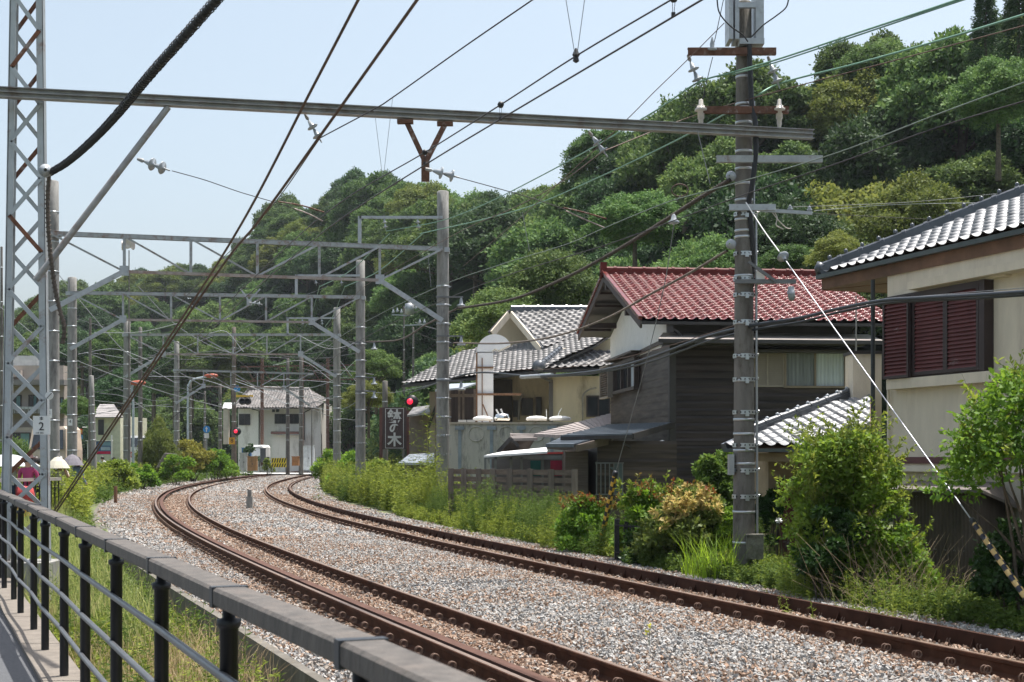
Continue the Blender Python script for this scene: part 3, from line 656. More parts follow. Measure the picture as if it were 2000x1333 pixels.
# portal poles
def steps_on(r_, px, Y, ys, rr):
    X = XY(px, Y)
    for y in ys:
        z = ZZ(y, Y); m_ = MB(); m_.lathe((X, Y, z-.03), [(0,rr),(0,rr+.012),(.055,rr+.012),(.055,rr)], n=18); m_.box(X+rr, X+rr+.07, Y-.03, Y, z-.02, z+.01); m_.box(X-.09, X-.05, Y-rr-.05, Y-rr, z-.04, z+.0); m_.box(X+.03, X+.06, Y-rr-.05, Y-rr, z-.04, z); obj('step_bracket', m_, galv, r_)
PORT = [ # pxL, YL, topL, pxR, YR, topR
    (103, 40.0, 355, 865, 43.0, 375), (141, 54.5, 543, 704, 56.0, 510), (248, 73.0, 628, 658, 73.0, 602), (345, 92.0, 668, 606, 96.0, 690)]
order = ['nearest', 'second nearest', 'third nearest', 'farthest']
for i, (pl, YL, tl, pr, YR, tr) in enumerate(PORT):
    a, _ = pole('concrete_pole', pl, YL, tl, .198, 'round concrete portal pole left of the tracks, %s of that row' % order[i], concrete, bands=[ZZ(y, YL) for y in np.linspace(tl+60, 880, 9)], group='portal poles left of the tracks', taper=1/300)
    if i < 3:
        b, _ = pole('concrete_pole', pr, YR, tr, .205, 'round concrete portal pole right of the tracks with climbing brackets, %s of that row' % order[i], concrete, group='portal poles right of the tracks', taper=1/350)
        steps_on(b, pr, YR, np.linspace(560, 960, 12) if i == 0 else np.linspace(tr+130, 930, 10), .185)
    # truss
    ztop = 7.86 if i else ZZ(474, 41.5); ztop = {0: 7.85, 1: 7.86, 2: 7.85, 3: 7.2}[i]
    A = Vector((XY(pl, YL), YL-.22, ztop)); B = Vector((XY(pr, YR), YR-.22, ztop)); dep = 1.0
    t_ = thing('truss_portal', 'grey steel truss spanning both tracks between concrete poles, %s of the four' % order[i], 'truss', (A+B)/2, 'trusses over the tracks')
    m_ = MB()
    for e in (0, .14): m_.bar(A+Vector((0,e,0)), B+Vector((0,e,0)), .012, .11)
    m_.bar(A+Vector((0,.07,.065)), B+Vector((0,.07,.065)), .16, .012)
    obj('top_chord', m_, galv_old, t_)
    tt = [.178,.342,.51,.67,.83] if i < 3 else [.2,.4,.6,.8]; lo = Vector((0,0,-dep))
    m_ = MB(); m_.bar(A.lerp(B, tt[0])+lo, A.lerp(B, tt[-1])+lo, .10, .08); obj('bottom_chord', m_, mat('chord_rusty', (.33,.29,.27), .6, .15, var=.15, dirt=(.20,.10,.07), dirt_amt=.5), t_)
    for t in tt:
        m_ = MB(); m_.bar(A.lerp(B, t), A.lerp(B, t)+lo, .07, .07, up=(0,1,0)); obj('vertical', m_, galv_old, t_)
    tops = [0]+tt; mid = len(tt)//2
    for k in range(len(tt)):
        if k <= mid: p, q = A.lerp(B, tops[k]), A.lerp(B, tt[k])+lo
        else: continue
        m_ = MB(); m_.bar(p, q, .055, .055, up=(0,1,0)); obj('diagonal', m_, galv_old, t_)
    tops = tt+[1]
    for k in range(len(tt)):
        if k >= mid:
            m_ = MB(); m_.bar(A.lerp(B, tops[k+1]), A.lerp(B, tt[k])+lo, .055, .055, up=(0,1,0)); obj('diagonal', m_, galv_old, t_)
    for p, q in ((A.lerp(B, tt[0])+lo, A+Vector((0,0,-2.15))), (A.lerp(B, tt[-1])+lo, B+Vector((0,0,-2.15)))):
        m_ = MB(); m_.bar(p+Vector((0,-.04,0)), q+Vector((0,-.04,0)), .05, .14); obj('knee_brace', m_, galv, t_)
        m_ = MB(); m_.box(p.x-.12, p.x+.14, p.y-.06, p.y-.05, p.z-.12, p.z+.16); obj('gusset', m_, galv, t_)
    for q, rr in ((A, .16), (B, .165)):
        m_ = MB(); m_.box(q.x-.2, q.x+.2, q.y+.05, q.y+.4, q.z-.08, q.z+.06); obj('clamp', m_, galv, t_)
    if i < 3:   # gallows arm for the feeders
        s_ = F/YR; x1 = XY(pr, YR); x0 = x1-2.5; za_ = ztop+.95 if i < 1 else ztop+.85
        m_ = MB(); m_.box(x0, x1, YR-.26, YR-.2, za_-.04, za_+.04); m_.box(x0-.04, x0+.06, YR-.26, YR-.18, za_-.85, za_+.04); m_.box(x0-.04, x0+.35, YR-.26, YR-.18, za_-.85, za_-.80); obj('feeder_arm', m_, galv, b)
        for dx in (.75, 1.75):
            disc_string('insulator', (x0+dx, YR-.23, za_-.05), (.15,0,-1), 'disc insulator under the %s feeder arm, %s of two' % (order[i], 'left' if dx < 1 else 'right'), 2, .85)
    if i < 2:
        for y in ((582, 658, 745) if i == 0 else (670, 738, 765)):
            z = ZZ(y, YR)
            m_ = MB(); m_.box(XY(pr, YR)-.2, XY(pr, YR)+.62, YR-.25, YR-.2, z-.02, z+.02); q = obj('bracket_arm', m_, mat('dark_arm', (0,0,0)), b)
            m_ = MB(); m_.lathe((XY(pr, YR)+.56, YR-.22, z-.02), [(0,.03),(-.12,.05),(-.2,.06),(-.22,.13),(-.26,.13),(-.27,.02)], n=14); obj('bell', m_, porc, q)
m_ = thing('spare_bracket', 'V shaped grey bracket with insulators below the second truss', 'bracket', P(487, 590, 55))
q = MB(); 
for px in (470, 508): q.bar(P(px, 565, 54.9), P(486, 588, 54.9), .05, .05, up=(0,1,0))
q.box(XY(482,54.9), XY(491,54.9), 54.87, 54.95, ZZ(597,54.9), ZZ(585,54.9)); obj('frame', q, galv, m_)
disc_string('insulator', P(492, 592, 54.8), (1,0,-.15), 'disc insulator beside the V shaped bracket', 2, 1.0)
sign('number_plate', P(96, 808, 39.6), .15, .25, plate_w, 'white plate reading 3 on the left concrete pole behind the mast', 'number plate', [('3', 0, .02, .16)])
sign('number_plate', P(137, 825, 54), .16, .26, plate_w, 'white plate reading 4 on the second left concrete pole', 'number plate', [('4', 0, .02, .17)])
# other poles
OTH = [(3, 62, 483, .11, 'dark wire covered pole at the left edge of the view', concrete_dark), (176, 62, 622, .10, 'slim dark pole left of the slender steel post', concrete_dark), (187, 57, 735, .12, 'leaning grey pole among the weeds', concrete),
       (274, 85, 640, .16, 'dark pole behind the third left portal pole', concrete_dark), (252, 72.4, 490, .075, 'very slim dark post carrying the horn speakers', concrete_dark),
       (430, 118, 750, .17, 'dark banded pole left of the crossing signals', concrete_dark), (457, 105, 640, .2, 'brown pole with signal gear at the crossing', mat('pole_brown', (.15,.125,.105), .85, var=.2)), (372, 125, 740, .14, 'dark brown pole behind the yellow green bush', concrete_dark), (400, 130, 765, .14, 'dark pole behind the blue arrow sign', concrete_dark),
       (562, 122, 700, .19, 'dark pole left of two in front of the white house', mat('pole_brown2', (.11,.10,.095), .85, var=.2)), (588, 122, 690, .21, 'dark pole right of two in front of the white house', concrete_dark), (609, 122, 800, .07, 'thin post with grey boxes beside the white cabinet', concrete_dark),
       (752, 66, 745, .15, 'dark concrete pole standing behind the restaurant sign', concrete_dark), (789, 92, 600, .11, 'tall thin pole with a transformer against the woods', concrete_dark), (807, 96, 640, .12, 'thin pole right of the transformer pole', concrete_dark), (1672, 29.0, 580, .035, 'thin grey post beside the shuttered house', concrete)]
for px, Y, top, r0, lab, mm in OTH:
    pole('wooden_pole' if 'brown' in lab else 'slim_pole', px, Y, top, r0, lab, mm, taper=1/200, nb=12, lean=(-.03 if 'leaning' in lab else 0), bands=[ZZ(y, Y) for y in np.linspace(top+40, 860, 6)] if r0 > .1 else ())
q = thing('transformer', 'grey box transformer with small insulators on the thin pole', 'transformer', P(800, 612, 91.6))
m_ = MB(); m_.lathe(P(800, 615, 91.6), [(0,.0),(0,.3),(.7,.3),(.75,.1),(.75,0)], n=14); obj('tank', m_, galv, q)
m_ = MB(); m_.bar(P(765,615,91.5), P(800,617,91.5), .08,.08); m_.bar(P(790,636,91.5), P(832,634,91.5), .08,.08)
for px, y in ((768,612),(776,610),(784,612),(793,603),(803,602),(812,604),(820,632),(829,632)): m_.lathe(P(px, y, 91.4), [(0,.07),(.1,.1),(.15,.05),(.28,.04)], n=8)
obj('insulator_group', m_, porc, q)
# horn speakers
q = thing('horn_speakers', 'cluster of three pale horn speakers on top of the slim post', 'loudspeaker', P(249, 490, 72.3))
for c, ax in ((P(249, 477, 72), (0,-1,0)), (P(240, 480, 72.2), (-1,-.2,0)), (P(258, 479, 72.2), (1,-.2,0))):
    m_ = MB(); m_.lathe(c, [(-.35,.06),(-.2,.08),(-.08,.14),(.04,.25),(.05,.25),(-.04,.12),(-.05,.02)], axis=ax, n=18); obj('horn', m_, mat('horn_cream', (.60,.55,.50), .5), q)
# ---------------------------------------------------------------- overhead wires
def wire(name, pts, r, m, label, sub=10, cat='wire', n=5, group=None):
    q = MB(); q.tube(smooth_path(pts, sub), r, n, cap=False); return tag(obj(name, q, m), label, cat, group)
def PZ(px, py, z): Y = (z-CZ)*F/(HY-py); return P(px, py, Y)
def lin(pts, zs=None):
    out = []
    for p in pts: out.append(P(*p))
    return out
# guy lines to the ground at left
wire('guy_wire', [P(702,-5,8.5), P(610,172,9.3), P(470,440,11), P(330,660,13.2), P(102,1004,17.3)], .010, wire_br, 'left of two brown guy lines running down to the ground by the railing', cat='guy wire')
wire('guy_wire', [P(818,-5,8.5), P(622,270,9.9), P(505,432,11.2), P(395,575,12.8), P(106,1006,17.3)], .011, wire_br, 'right of two brown guy lines running down to the ground by the railing', cat='guy wire')
# near track catenary
mess = [PZ(1046,-4,6.5), PZ(905,93,6.35), PZ(768,190,6.2), PZ(730,214,6.15), PZ(625,270,6.1)]
wire('messenger_wire', mess, .009, wire_m, 'upper catenary wire of the near track reaching the insulator under the beam')
wire('messenger_wire', [P(625,270,19.4), P(540,392,27), P(470,470,36), P(400,540,45), P(345,600,57), P(300,650,73)], .009, wire_m, 'upper catenary wire of the near track beyond the beam')
wire('contact_wire', [PZ(1318,-4,5.2), PZ(1125,110,5.2), PZ(978,205,5.2), PZ(830,298,5.2), PZ(748,345,5.2), PZ(675,389,5.2), PZ(590,455,5.2), PZ(478,560,5.2), PZ(420,620,5.2), PZ(370,680,5.2), PZ(345,730,5.2)], .008, wire_m, 'auxiliary wire of the near track threaded with black hanger clips')
wire('contact_wire', [PZ(1378,-4,5.05), PZ(980,232,5.05), PZ(831,322,5.05), PZ(670,425,5.05), PZ(575,500,5.05), PZ(470,590,5.05), PZ(400,660,5.05), PZ(350,725,5.05)], .009, wire_m, 'contact wire over the near track running from top right to the far curve')
for i, (px, y, py2) in enumerate(((1316, -3, 30), (978, 205, 233), (830, 298, 320))):
    q = thing('wire_hanger', 'black ball clip and loop on the near contact wires, %s of three' % ('highest', 'middle', 'lowest')[i], 'hanger', PZ(px, y, 5.2))
    m_ = MB(); c = PZ(px, y, 5.2); m_.lathe(c, [(-.035,.0),(-.028,.022),(0,.036),(.028,.022),(.035,0)], n=12); obj('ball', m_, black_m, q)
    m_ = MB(); b_ = P(px-1, py2, c.y); m_.tube([c+Vector((-.012,0,0)), b_+Vector((-.004,0,.01))], .003, 4); m_.tube([c+Vector((.012,0,0)), b_+Vector((.006,0,.01))], .003, 4); m_.box(b_.x-.015, b_.x+.015, b_.y-.015, b_.y+.015, b_.z-.012, b_.z+.02); obj('loop', m_, wire_m, q)
for i, (a, b) in enumerate((((1142,-2),(1127,108)), ((767,190),(749,345)), ((731,214),(747,345)), ((1105,-2),(1123,108)))):
    Yb = (5.2-CZ)*F/(HY-b[1]); wire('dropper', [P(a[0], a[1], Yb), P(b[0], b[1], Yb)], .0035 if i % 3 == 0 else .003, wire_grey, 'thin dropper wire of the near catenary, ' + ('right one by the top edge', 'right one left of the Y bracket', 'left one left of the Y bracket', 'left one by the top edge')[i], 1, 'wire')
q = thing('wire_clamp', 'spiky dark clamp gripping the auxiliary wire against the sky', 'clamp', PZ(1125, 110, 5.2))
m_ = MB(); c = PZ(1125, 110, 5.2); m_.lathe(c, [(-.06,.01),(-.045,.03),(-.01,.022),(.01,.035),(.045,.02),(.07,.008)], n=8, smooth=False); obj('body', m_, black_m, q)
wire('pull_wire', lin([(336,334,18.6),(400,352,19),(470,376,19.6),(545,398,20.2),(585,412,20.5)]), .006, wire_m, 'thin pull off wire from the brace insulator at left')
wire('steady_arm', lin([(543,394,20.2),(590,402,20.4),(633,415,20.6)]), .011, rust_m, 'rusty steady arm at the left end of the near catenary, upper of two', 3, 'steady arm')
wire('steady_arm', lin([(575,408,20.3),(600,417,20.4),(630,432,20.6)]), .010, mat('arm_pale', (.35,.30,.28), .5, .2, var=.3, scale=15), 'pale and rusty steady arm at the left, lower of two', 3, 'steady arm')
wire('pull_wire', lin([(890,346,19.6),(960,365,19.8),(1040,388,20),(1105,410,20.2)]), .006, wire_m, 'thin pull off wire from the insulator by the Y bracket')
wire('steady_arm', lin([(1100,406,20.2),(1140,415,20.3),(1185,428,20.5)]), .011, rust_m, 'rusty steady arm in front of the hillside, upper of two', 3, 'steady arm')
wire('steady_arm', lin([(1105,412,20.2),(1140,428,20.3),(1180,445,20.5)]), .010, mat('arm_pale', (0,0,0)), 'pale steady arm in front of the hillside, lower of two', 3, 'steady arm')
# far track catenary
wire('contact_wire', [PZ(2010,158,5.2), PZ(1828,225,5.2), PZ(1660,290,5.2), PZ(1535,330,5.2), PZ(1387,372,5.2), PZ(1297,398,5.2), PZ(1180,446,5.2), PZ(1105,478,5.2), PZ(985,515,5.2), PZ(870,555,5.2), PZ(740,615,5.2), PZ(650,670,5.2), PZ(590,730,5.2)], .0075, mat('wire_sage', (.16,.20,.17), .5, .2), 'auxiliary wire of the far track crossing the hillside')
wire('contact_wire', [PZ(2010,195,5.05), PZ(1830,250,5.05), PZ(1640,318,5.05), PZ(1450,382,5.05), PZ(1320,430,5.05), PZ(1180,480,5.05), PZ(1000,535,5.05), PZ(870,585,5.05), PZ(740,645,5.05), PZ(650,700,5.05), PZ(590,750,5.05)], .008, wire_m, 'contact wire over the far track crossing the hillside')
wire('messenger_wire', [P(2010,48,16), P(1780,110,18), P(1500,184,20.4), P(1340,232,22), P(1178,296,20.3)], .008, wire_br, 'brown messenger wire of the far track joining the hanging insulator')
wire('messenger_wire', [P(1178,296,20.3), P(1090,360,25), P(1000,408,29), P(900,452,34), P(780,520,43), P(700,570,52), P(640,640,66)], .008, wire_br, 'brown messenger wire of the far track beyond the beam')
for i, (a, b) in enumerate((((1362,255),(1387,360)), ((1020,415),(1034,490)), ((836,500),(842,560)), ((1330,380),(1322,392)))):
    Yb = (5.2-CZ)*F/(HY-b[1]); wire('dropper', [P(a[0], a[1], Yb), P(b[0], b[1], Yb)], .0055, wire_grey, 'pale dropper wire of the far catenary, ' + ('left of the near pole', 'above the restaurant roof', 'beside the nearest right portal pole', 'just under the ring')[i], 1)
# feeders in green
wire('feeder_wire', lin([(2010,-50,13.2),(1870,0,14.6),(1680,63,17.3),(1520,116,19.8),(1430,142,20.7),(1361,163,20.9),(1280,217,22.6),(1152,292,26.5),(1045,350,31),(945,400,36),(860,432,40),(755,452,43)]), .013, wire_green, 'upper green feeder wire from the top right corner to the first portal')
wire('feeder_wire', lin([(2010,-40,13.2),(1870,4,14.6),(1680,68,17.3),(1520,121,19.8),(1430,146,20.7)]), .010, wire_green, 'second strand beside the upper green feeder wire')
wire('feeder_wire', lin([(2010,26,14.6),(1850,75,16.5),(1680,123,18.8),(1526,163,20.9),(1460,198,21.2),(1330,270,25),(1180,342,29),(1045,400,34),(940,430,38),(820,457,43)]), .014, wire_green, 'lower green feeder wire crossing behind the near pole')
for k, (a, b) in enumerate(((0, 1), (1, 2))):
    YR0, YR1 = PORT[a][4], PORT[b][4]
    for j, dx in enumerate((.9, 1.9)):
        x0 = XY(PORT[a][3], YR0)-2.5+dx; x1 = XY(PORT[b][3], YR1)-2.5+dx
        A = Vector((x0, YR0, 8.35)); B = Vector((x1, YR1, 8.3)); wire('feeder_wire', [A, A.lerp(B, .5)+Vector((0,0,-.25)), B], .016, wire_green, 'green feeder span between portal arms, %s span, %s wire' % (('near', 'far')[k], ('left', 'right')[j]))
# wires to the frame top
for k, pts in enumerate((((1400,-5),(1405,25),(1425,50),(1450,68),(1461,82)), ((1541,-5),(1535,15),(1515,32),(1490,50),(1468,72)))):
    wire('loop_cable', [P(x, y, YP-.35) for x, y in pts], .011, black_m, 'thick black cable looping into the pole top from the %s' % ('left', 'right')[k], cat='cable')
wire('stay_wire', lin([(1414,-5,20.6),(1398,70,20.8),(1392,92,20.9)]), .006, wire_m, 'thin dark wire rising from the upright insulator at the pole top')
wire('stay_wire', lin([(1392,112,20.9),(1385,140,21),(1372,195,21)]), .006, wire_m, 'dark jumper wire below the top crossarm')
wire('aerial_wire', lin([(1415,45,20.5),(1340,120,20.7),(1280,178,21),(1215,243,21.4),(1100,350,24),(1000,440,30),(905,520,40)]), .0065, wire_br, 'rusty thin wire descending left from the pole top')
for k, pts in enumerate((((1364,160),(1375,170),(1376,185),(1371,200)), ((1364,160),(1347,172),(1344,185),(1352,180),(1357,170)), ((1335,186),(1350,205),(1366,205)))):
    wire('jumper_wire', [P(x, y, 20.9) for x, y in pts], .005, wire_m, 'small dark jumper loop under the left crossarm insulator, ' + ('straight one', 'ring shaped one', 'pale ended one')[k], 5)
wire('cable_ring', [P(1328+16*math.cos(a), 372+12*math.sin(a), 20) for a in np.linspace(0, 6.3, 17)], .009, wire_br, 'brown wire ring hanging on the far track wires', 3, 'ring')
# spiral wrapped heavy cables
def spiral(name, pts, r, m, label, pitch=.07, rad_=1.35, sub=14):
    path = smooth_path(pts, sub); r_ = thing(name, label, 'cable', path[0]); q = MB(); q.tube(path, r, 8, cap=False); obj('core', q, m, r_)
    q = MB(); acc = 0; hp = []; t_acc = 0
    for a, b in zip(path[:-1], path[1:]):
        L = (b-a).length; t = (b-a)/L; u = t.cross(Vector((0,0,1))).normalized(); v = t.cross(u); n = max(2, int(L/pitch*8))
        for i in range(n):
            ang = 2*math.pi*(t_acc+L*i/n)/pitch; hp.append(a+t*L*i/n+(u*math.cos(ang)+v*math.sin(ang))*r*rad_)
        t_acc += L
    q.tube(hp, r*.2, 3, cap=False); obj('spiral_wrap', q, m, r_)
spiral('wrapped_cable', lin([(432,-10,11.5),(350,82,12.4),(290,150,13.3),(230,222,14.6),(180,275,16),(130,318,17.4),(97,338,18.3)]), .034, black_m, 'very thick black spiral wrapped cable sweeping down to the lattice mast', .07, 1.3)
spiral('wrapped_cable', lin([(96,340,18.3),(93,400,18.3),(97,480,18.35),(107,560,18.4),(118,610,18.4),(126,640,18.4),(122,672,18.4)]), .026, mat('cable_br', (.10,.08,.065), .7, var=.2), 'brown wrapped cable hanging down beside the mast with a bent end', .06, 1.3)
q = thing('spool_insulator', 'pale round spool insulator on the mast where the thick cable turns', 'insulator', P(90, 335, 18.2)); m_ = MB(); m_.lathe(P(89, 334, 18.15), [(-.05,.0),(-.05,.04),(-.03,.08),(0,.085),(.015,.06),(.03,.06),(.04,.08),(.07,.02)], axis=(.3,-1,0), n=20); obj('porcelain_disc', m_, porc, q)
spiral('wrapped_cable', lin([(1425,352,20.8),(1370,385,21.8),(1300,430,23.5),(1200,492,27),(1100,545,31),(1000,585,36),(895,603,42.6)]), .026, mat('cable_br2', (.075,.06,.05), .7), 'brown wrapped cable sagging from the near pole to the nearest right portal pole', .09, 1.25)
wire('wrapped_cable', lin([(893,603,42.6),(830,636,46),(780,664,50),(715,668,55.8)]), .03, mat('cable_br2', (0,0,0)), 'brown cable continuing left from the nearest right portal pole', cat='cable')
spiral('wrapped_cable', lin([(1420,490,20.8),(1350,532,22.5),(1270,575,24.6),(1180,624,28),(1080,658,32),(980,671,37),(885,670,42.6)]), .017, mat('cable_tan', (.17,.14,.115), .7), 'thin tan wrapped cable passing in front of the red roof', .09, 1.3)
# telecom bundles
wire('telecom_cable', lin([(2010,570,15),(1900,577,16),(1790,583,17.2),(1720,588,18),(1640,603,19),(1560,622,20),(1470,636,20.8),(1380,658,22),(1280,695,24.5),(1210,716,27),(1140,728,30),(1040,735,35),(940,728,41),(880,740,43),(800,768,52)]), .024, cable_m, 'thick dark telecom cable across the shuttered house and dark timber house', cat='cable', n=8)
wire('telecom_cable', lin([(2010,576,15.1),(1900,583,16.1),(1790,588,17.3),(1720,594,18.1),(1640,610,19.1),(1560,630,20.1),(1470,645,20.9),(1380,668,22.1),(1280,704,24.6),(1210,721,27.1),(1140,732,30.1),(1040,738,35.1)]), .017, cable_m, 'thinner telecom cable slung just below the thick one', cat='cable', n=8)
wire('support_wire', lin([(2010,562,15),(1860,574,16.6),(1716,586,18.2)]), .004, wire_grey, 'pale support wire above the telecom cable in front of the shutters')
wire('support_wire', lin([(1455,630,20.8),(1278,684,24.5),(1180,706,28),(1060,722,34),(900,720,43)]), .006, wire_br, 'brownish support wire above the telecom cable by the timber house')
q = thing('cable_sleeve', 'light grey sleeve clamped around the telecom cable in front of the restaurant', 'cable sleeve', P(1046, 735, 34.6)); m_ = MB(); m_.tube([P(1018,737,35.8), P(1046,735,34.6), P(1078,733,33.4)], .05, 10); obj('sleeve', m_, galv, q)
# guy wires at right
wire('guy_wire', lin([(1457,396,20.7),(1490,448,20.2),(1522,492,19.6)]), .009, white_m, 'white upper part of the guy wire above its disc insulator', 3, 'guy wire')
q = thing('disc_insulator', 'grey ribbed disc insulator in the guy wire before the red roof', 'insulator', P(1530, 503, 19.5)); m_ = MB()
dd = (P(1895,1012,15.6)-P(1530,503,19.5)).normalized(); m_.lathe(P(1528, 500, 19.5), [(-.05,.03),(0,.03),(.01,.075),(.02,.085),(.028,.06),(.036,.08),(.044,.045),(.055,.03),(.1,.02)], axis=dd, n=22); obj('porcelain_disc', m_, porc, q)
wire('guy_wire', [P(1530,503,19.5), P(1700,740,17.7), P(1895,1012,15.6)], .0085, mat('guy_pale', (.50,.52,.56), .4, .3), 'long pale guy wire slanting down past the shuttered house', 4, 'guy wire')
def striped(a, b, r, m1, m2, label, n, tw=.5):
    a = Vector(a); b = Vector(b); t = (b-a).normalized(); L = (b-a).length; u = t.cross(Vector((1,0,0))).normalized(); v = t.cross(u)
    root = thing('guy_guard', label, 'guy guard', b); K = 16; rows = n*8
    A = MB(); B = MB()
    g = [[a+t*(L*i/rows)+(u*math.cos(2*math.pi*k/K)+v*math.sin(2*math.pi*k/K))*r for k in range(K)] for i in range(rows+1)]
    for i in range(rows):
        for k in range(K):
            ph = (i/8.0+tw*k/K) % 1.0
            (A if ph < .5 else B).add([g[i][k], g[i][(k+1) % K], g[i+1][(k+1) % K], g[i+1][k]], [(0,1,2,3)], True)
    obj('tube', A, m1, root); obj('stripe', B, m2, root)
    q = MB(); q.lathe(a-t*.03, [(0,.0),(0,r*.9),(.05,r*1.12),(.09,r*1.05)], axis=t, n=16); obj('cap', q, black_m, root); return root
yel = mat('stripe_yellow', (.60,.36,.05), .45, var=.12, scale=10, dirt=(.3,.2,.08), dirt_amt=.25); blk = mat('stripe_black', (.03,.028,.03), .5, var=.1)
striped(P(1900,1018,15.5), P(2012,1180,14.4), .034, mat('stripe_tan', (.62,.42,.16), .4, var=.1), mat('stripe_navy', (.02,.022,.04), .3), 'tan and dark striped tube on the guy wire at the right edge', 8)
wire('guy_wire', lin([(1316,440,22.5),(1297,560,23),(1255,735,24),(1202,925,25.4)]), .007, wire_grey, 'thin grey guy wire down to the black and yellow tube', 4, 'guy wire')
striped(P(1202,924,25.3), P(1171,1072,25.9), .047, yel, blk, 'yellow and black striped guy tube in the shrubs left of the pole', 9)
q = thing('bell_insulator', 'white bell insulator hanging under the brown cable', 'insulator', P(1316, 432, 22.5)); m_ = MB(); m_.lathe(P(1316, 422, 22.5), [(.03,.01),(.0,.035),(-.06,.045),(-.09,.09),(-.12,.085),(-.13,.02),(-.15,.01)], n=16); obj('porcelain_disc', m_, porc, q)
# tangle of thin wires over the crossing
tang = [((0,600),(120,690),(300,760),(450,800)), ((100,700),(240,735),(400,742),(455,735)), ((140,620),(235,650),(330,690),(450,700)), ((180,690),(290,700),(420,655)), ((60,470),(200,640),(260,700),(345,750)), ((250,745),(330,765),(400,760),(450,742)), ((150,772),(250,752),(340,700)),
        ((460,740),(540,765),(640,748),(700,700)), ((450,790),(520,800),(600,790),(660,770)), ((460,700),(520,745),(590,768)), ((600,768),(680,790),(750,800)), ((660,700),(720,770),(790,790)), ((700,760),(760,768),(860,748)), ((700,740),(800,700),(860,668)), ((590,720),(650,735),(700,740)),
        ((880,640),(960,650),(1100,655)), ((810,630),(860,645),(1000,668)), ((810,650),(860,668),(930,690)), ((450,660),(520,690),(620,700),(700,690)), ((160,780),(260,790),(420,800)), ((120,820),(240,800),(330,790)), ((1586,417),(1800,428),(2010,440)), ((1543,405),(1780,395),(2010,372)), ((1590,412),(1750,400),(2010,395)),
        ((270,560),(350,640),(450,690),(560,700)), ((540,600),(600,660),(660,720)), ((480,640),(540,600),(640,560)), ((560,790),(500,760),(460,745)), ((610,800),(650,815),(700,822)), ((300,850),(360,800),(430,780))]
_tr = random.Random(5)
for _ in range(34):
    x0 = _tr.uniform(120, 620); y0 = _tr.uniform(650, 790); dx = _tr.uniform(60, 200); tang.append(((x0, y0), (x0+dx*.5, y0+_tr.uniform(-10, 30)), (x0+dx, y0+_tr.uniform(-40, 40))))
for k, pts in enumerate(tang):
    Yk = 60+(k*13 % 50) if k not in (21,22,23) else 30
    wire('service_wire', [P(x, y, Yk) for x, y in pts], .018 if Yk > 40 else .006, (wire_grey, wire_m, wire_grey, mat('wire_pale', (.42,.44,.46), .5))[k % 4], 'one of the thin service wires tangled above the level crossing' if k not in (21,22,23) else 'thin wire running right from the small insulator arm', 6, 'wire', 4, 'tangled service wires' if k not in (21,22,23) else 'thin wires toward the right hillside')

# rusty gantry beyond the crossing
q = thing('rusty_gantry', 'rust brown lattice gantry just above the white house roof', 'gantry', P(560, 905, 140)); m_ = MB()
for y in (717, 745): m_.bar(P(470, y, 138), P(705, y-4, 141), .12, .14)
for px in range(480, 705, 32): m_.bar(P(px, 717, 138.5), P(px+16, 744, 138.5), .07, .07, up=(0,1,0)); m_.bar(P(px+16, 744, 138.5), P(px+32, 717, 138.5), .07, .07, up=(0,1,0))
obj('beam', m_, rust_m, q)
for px in (512, 590, 640):
    m_ = MB(); m_.bar(P(px, 700, 139.5), P(px, 910, 139.5), .28, .28, up=(0,1,0)); obj('column', m_, rust_m, q)
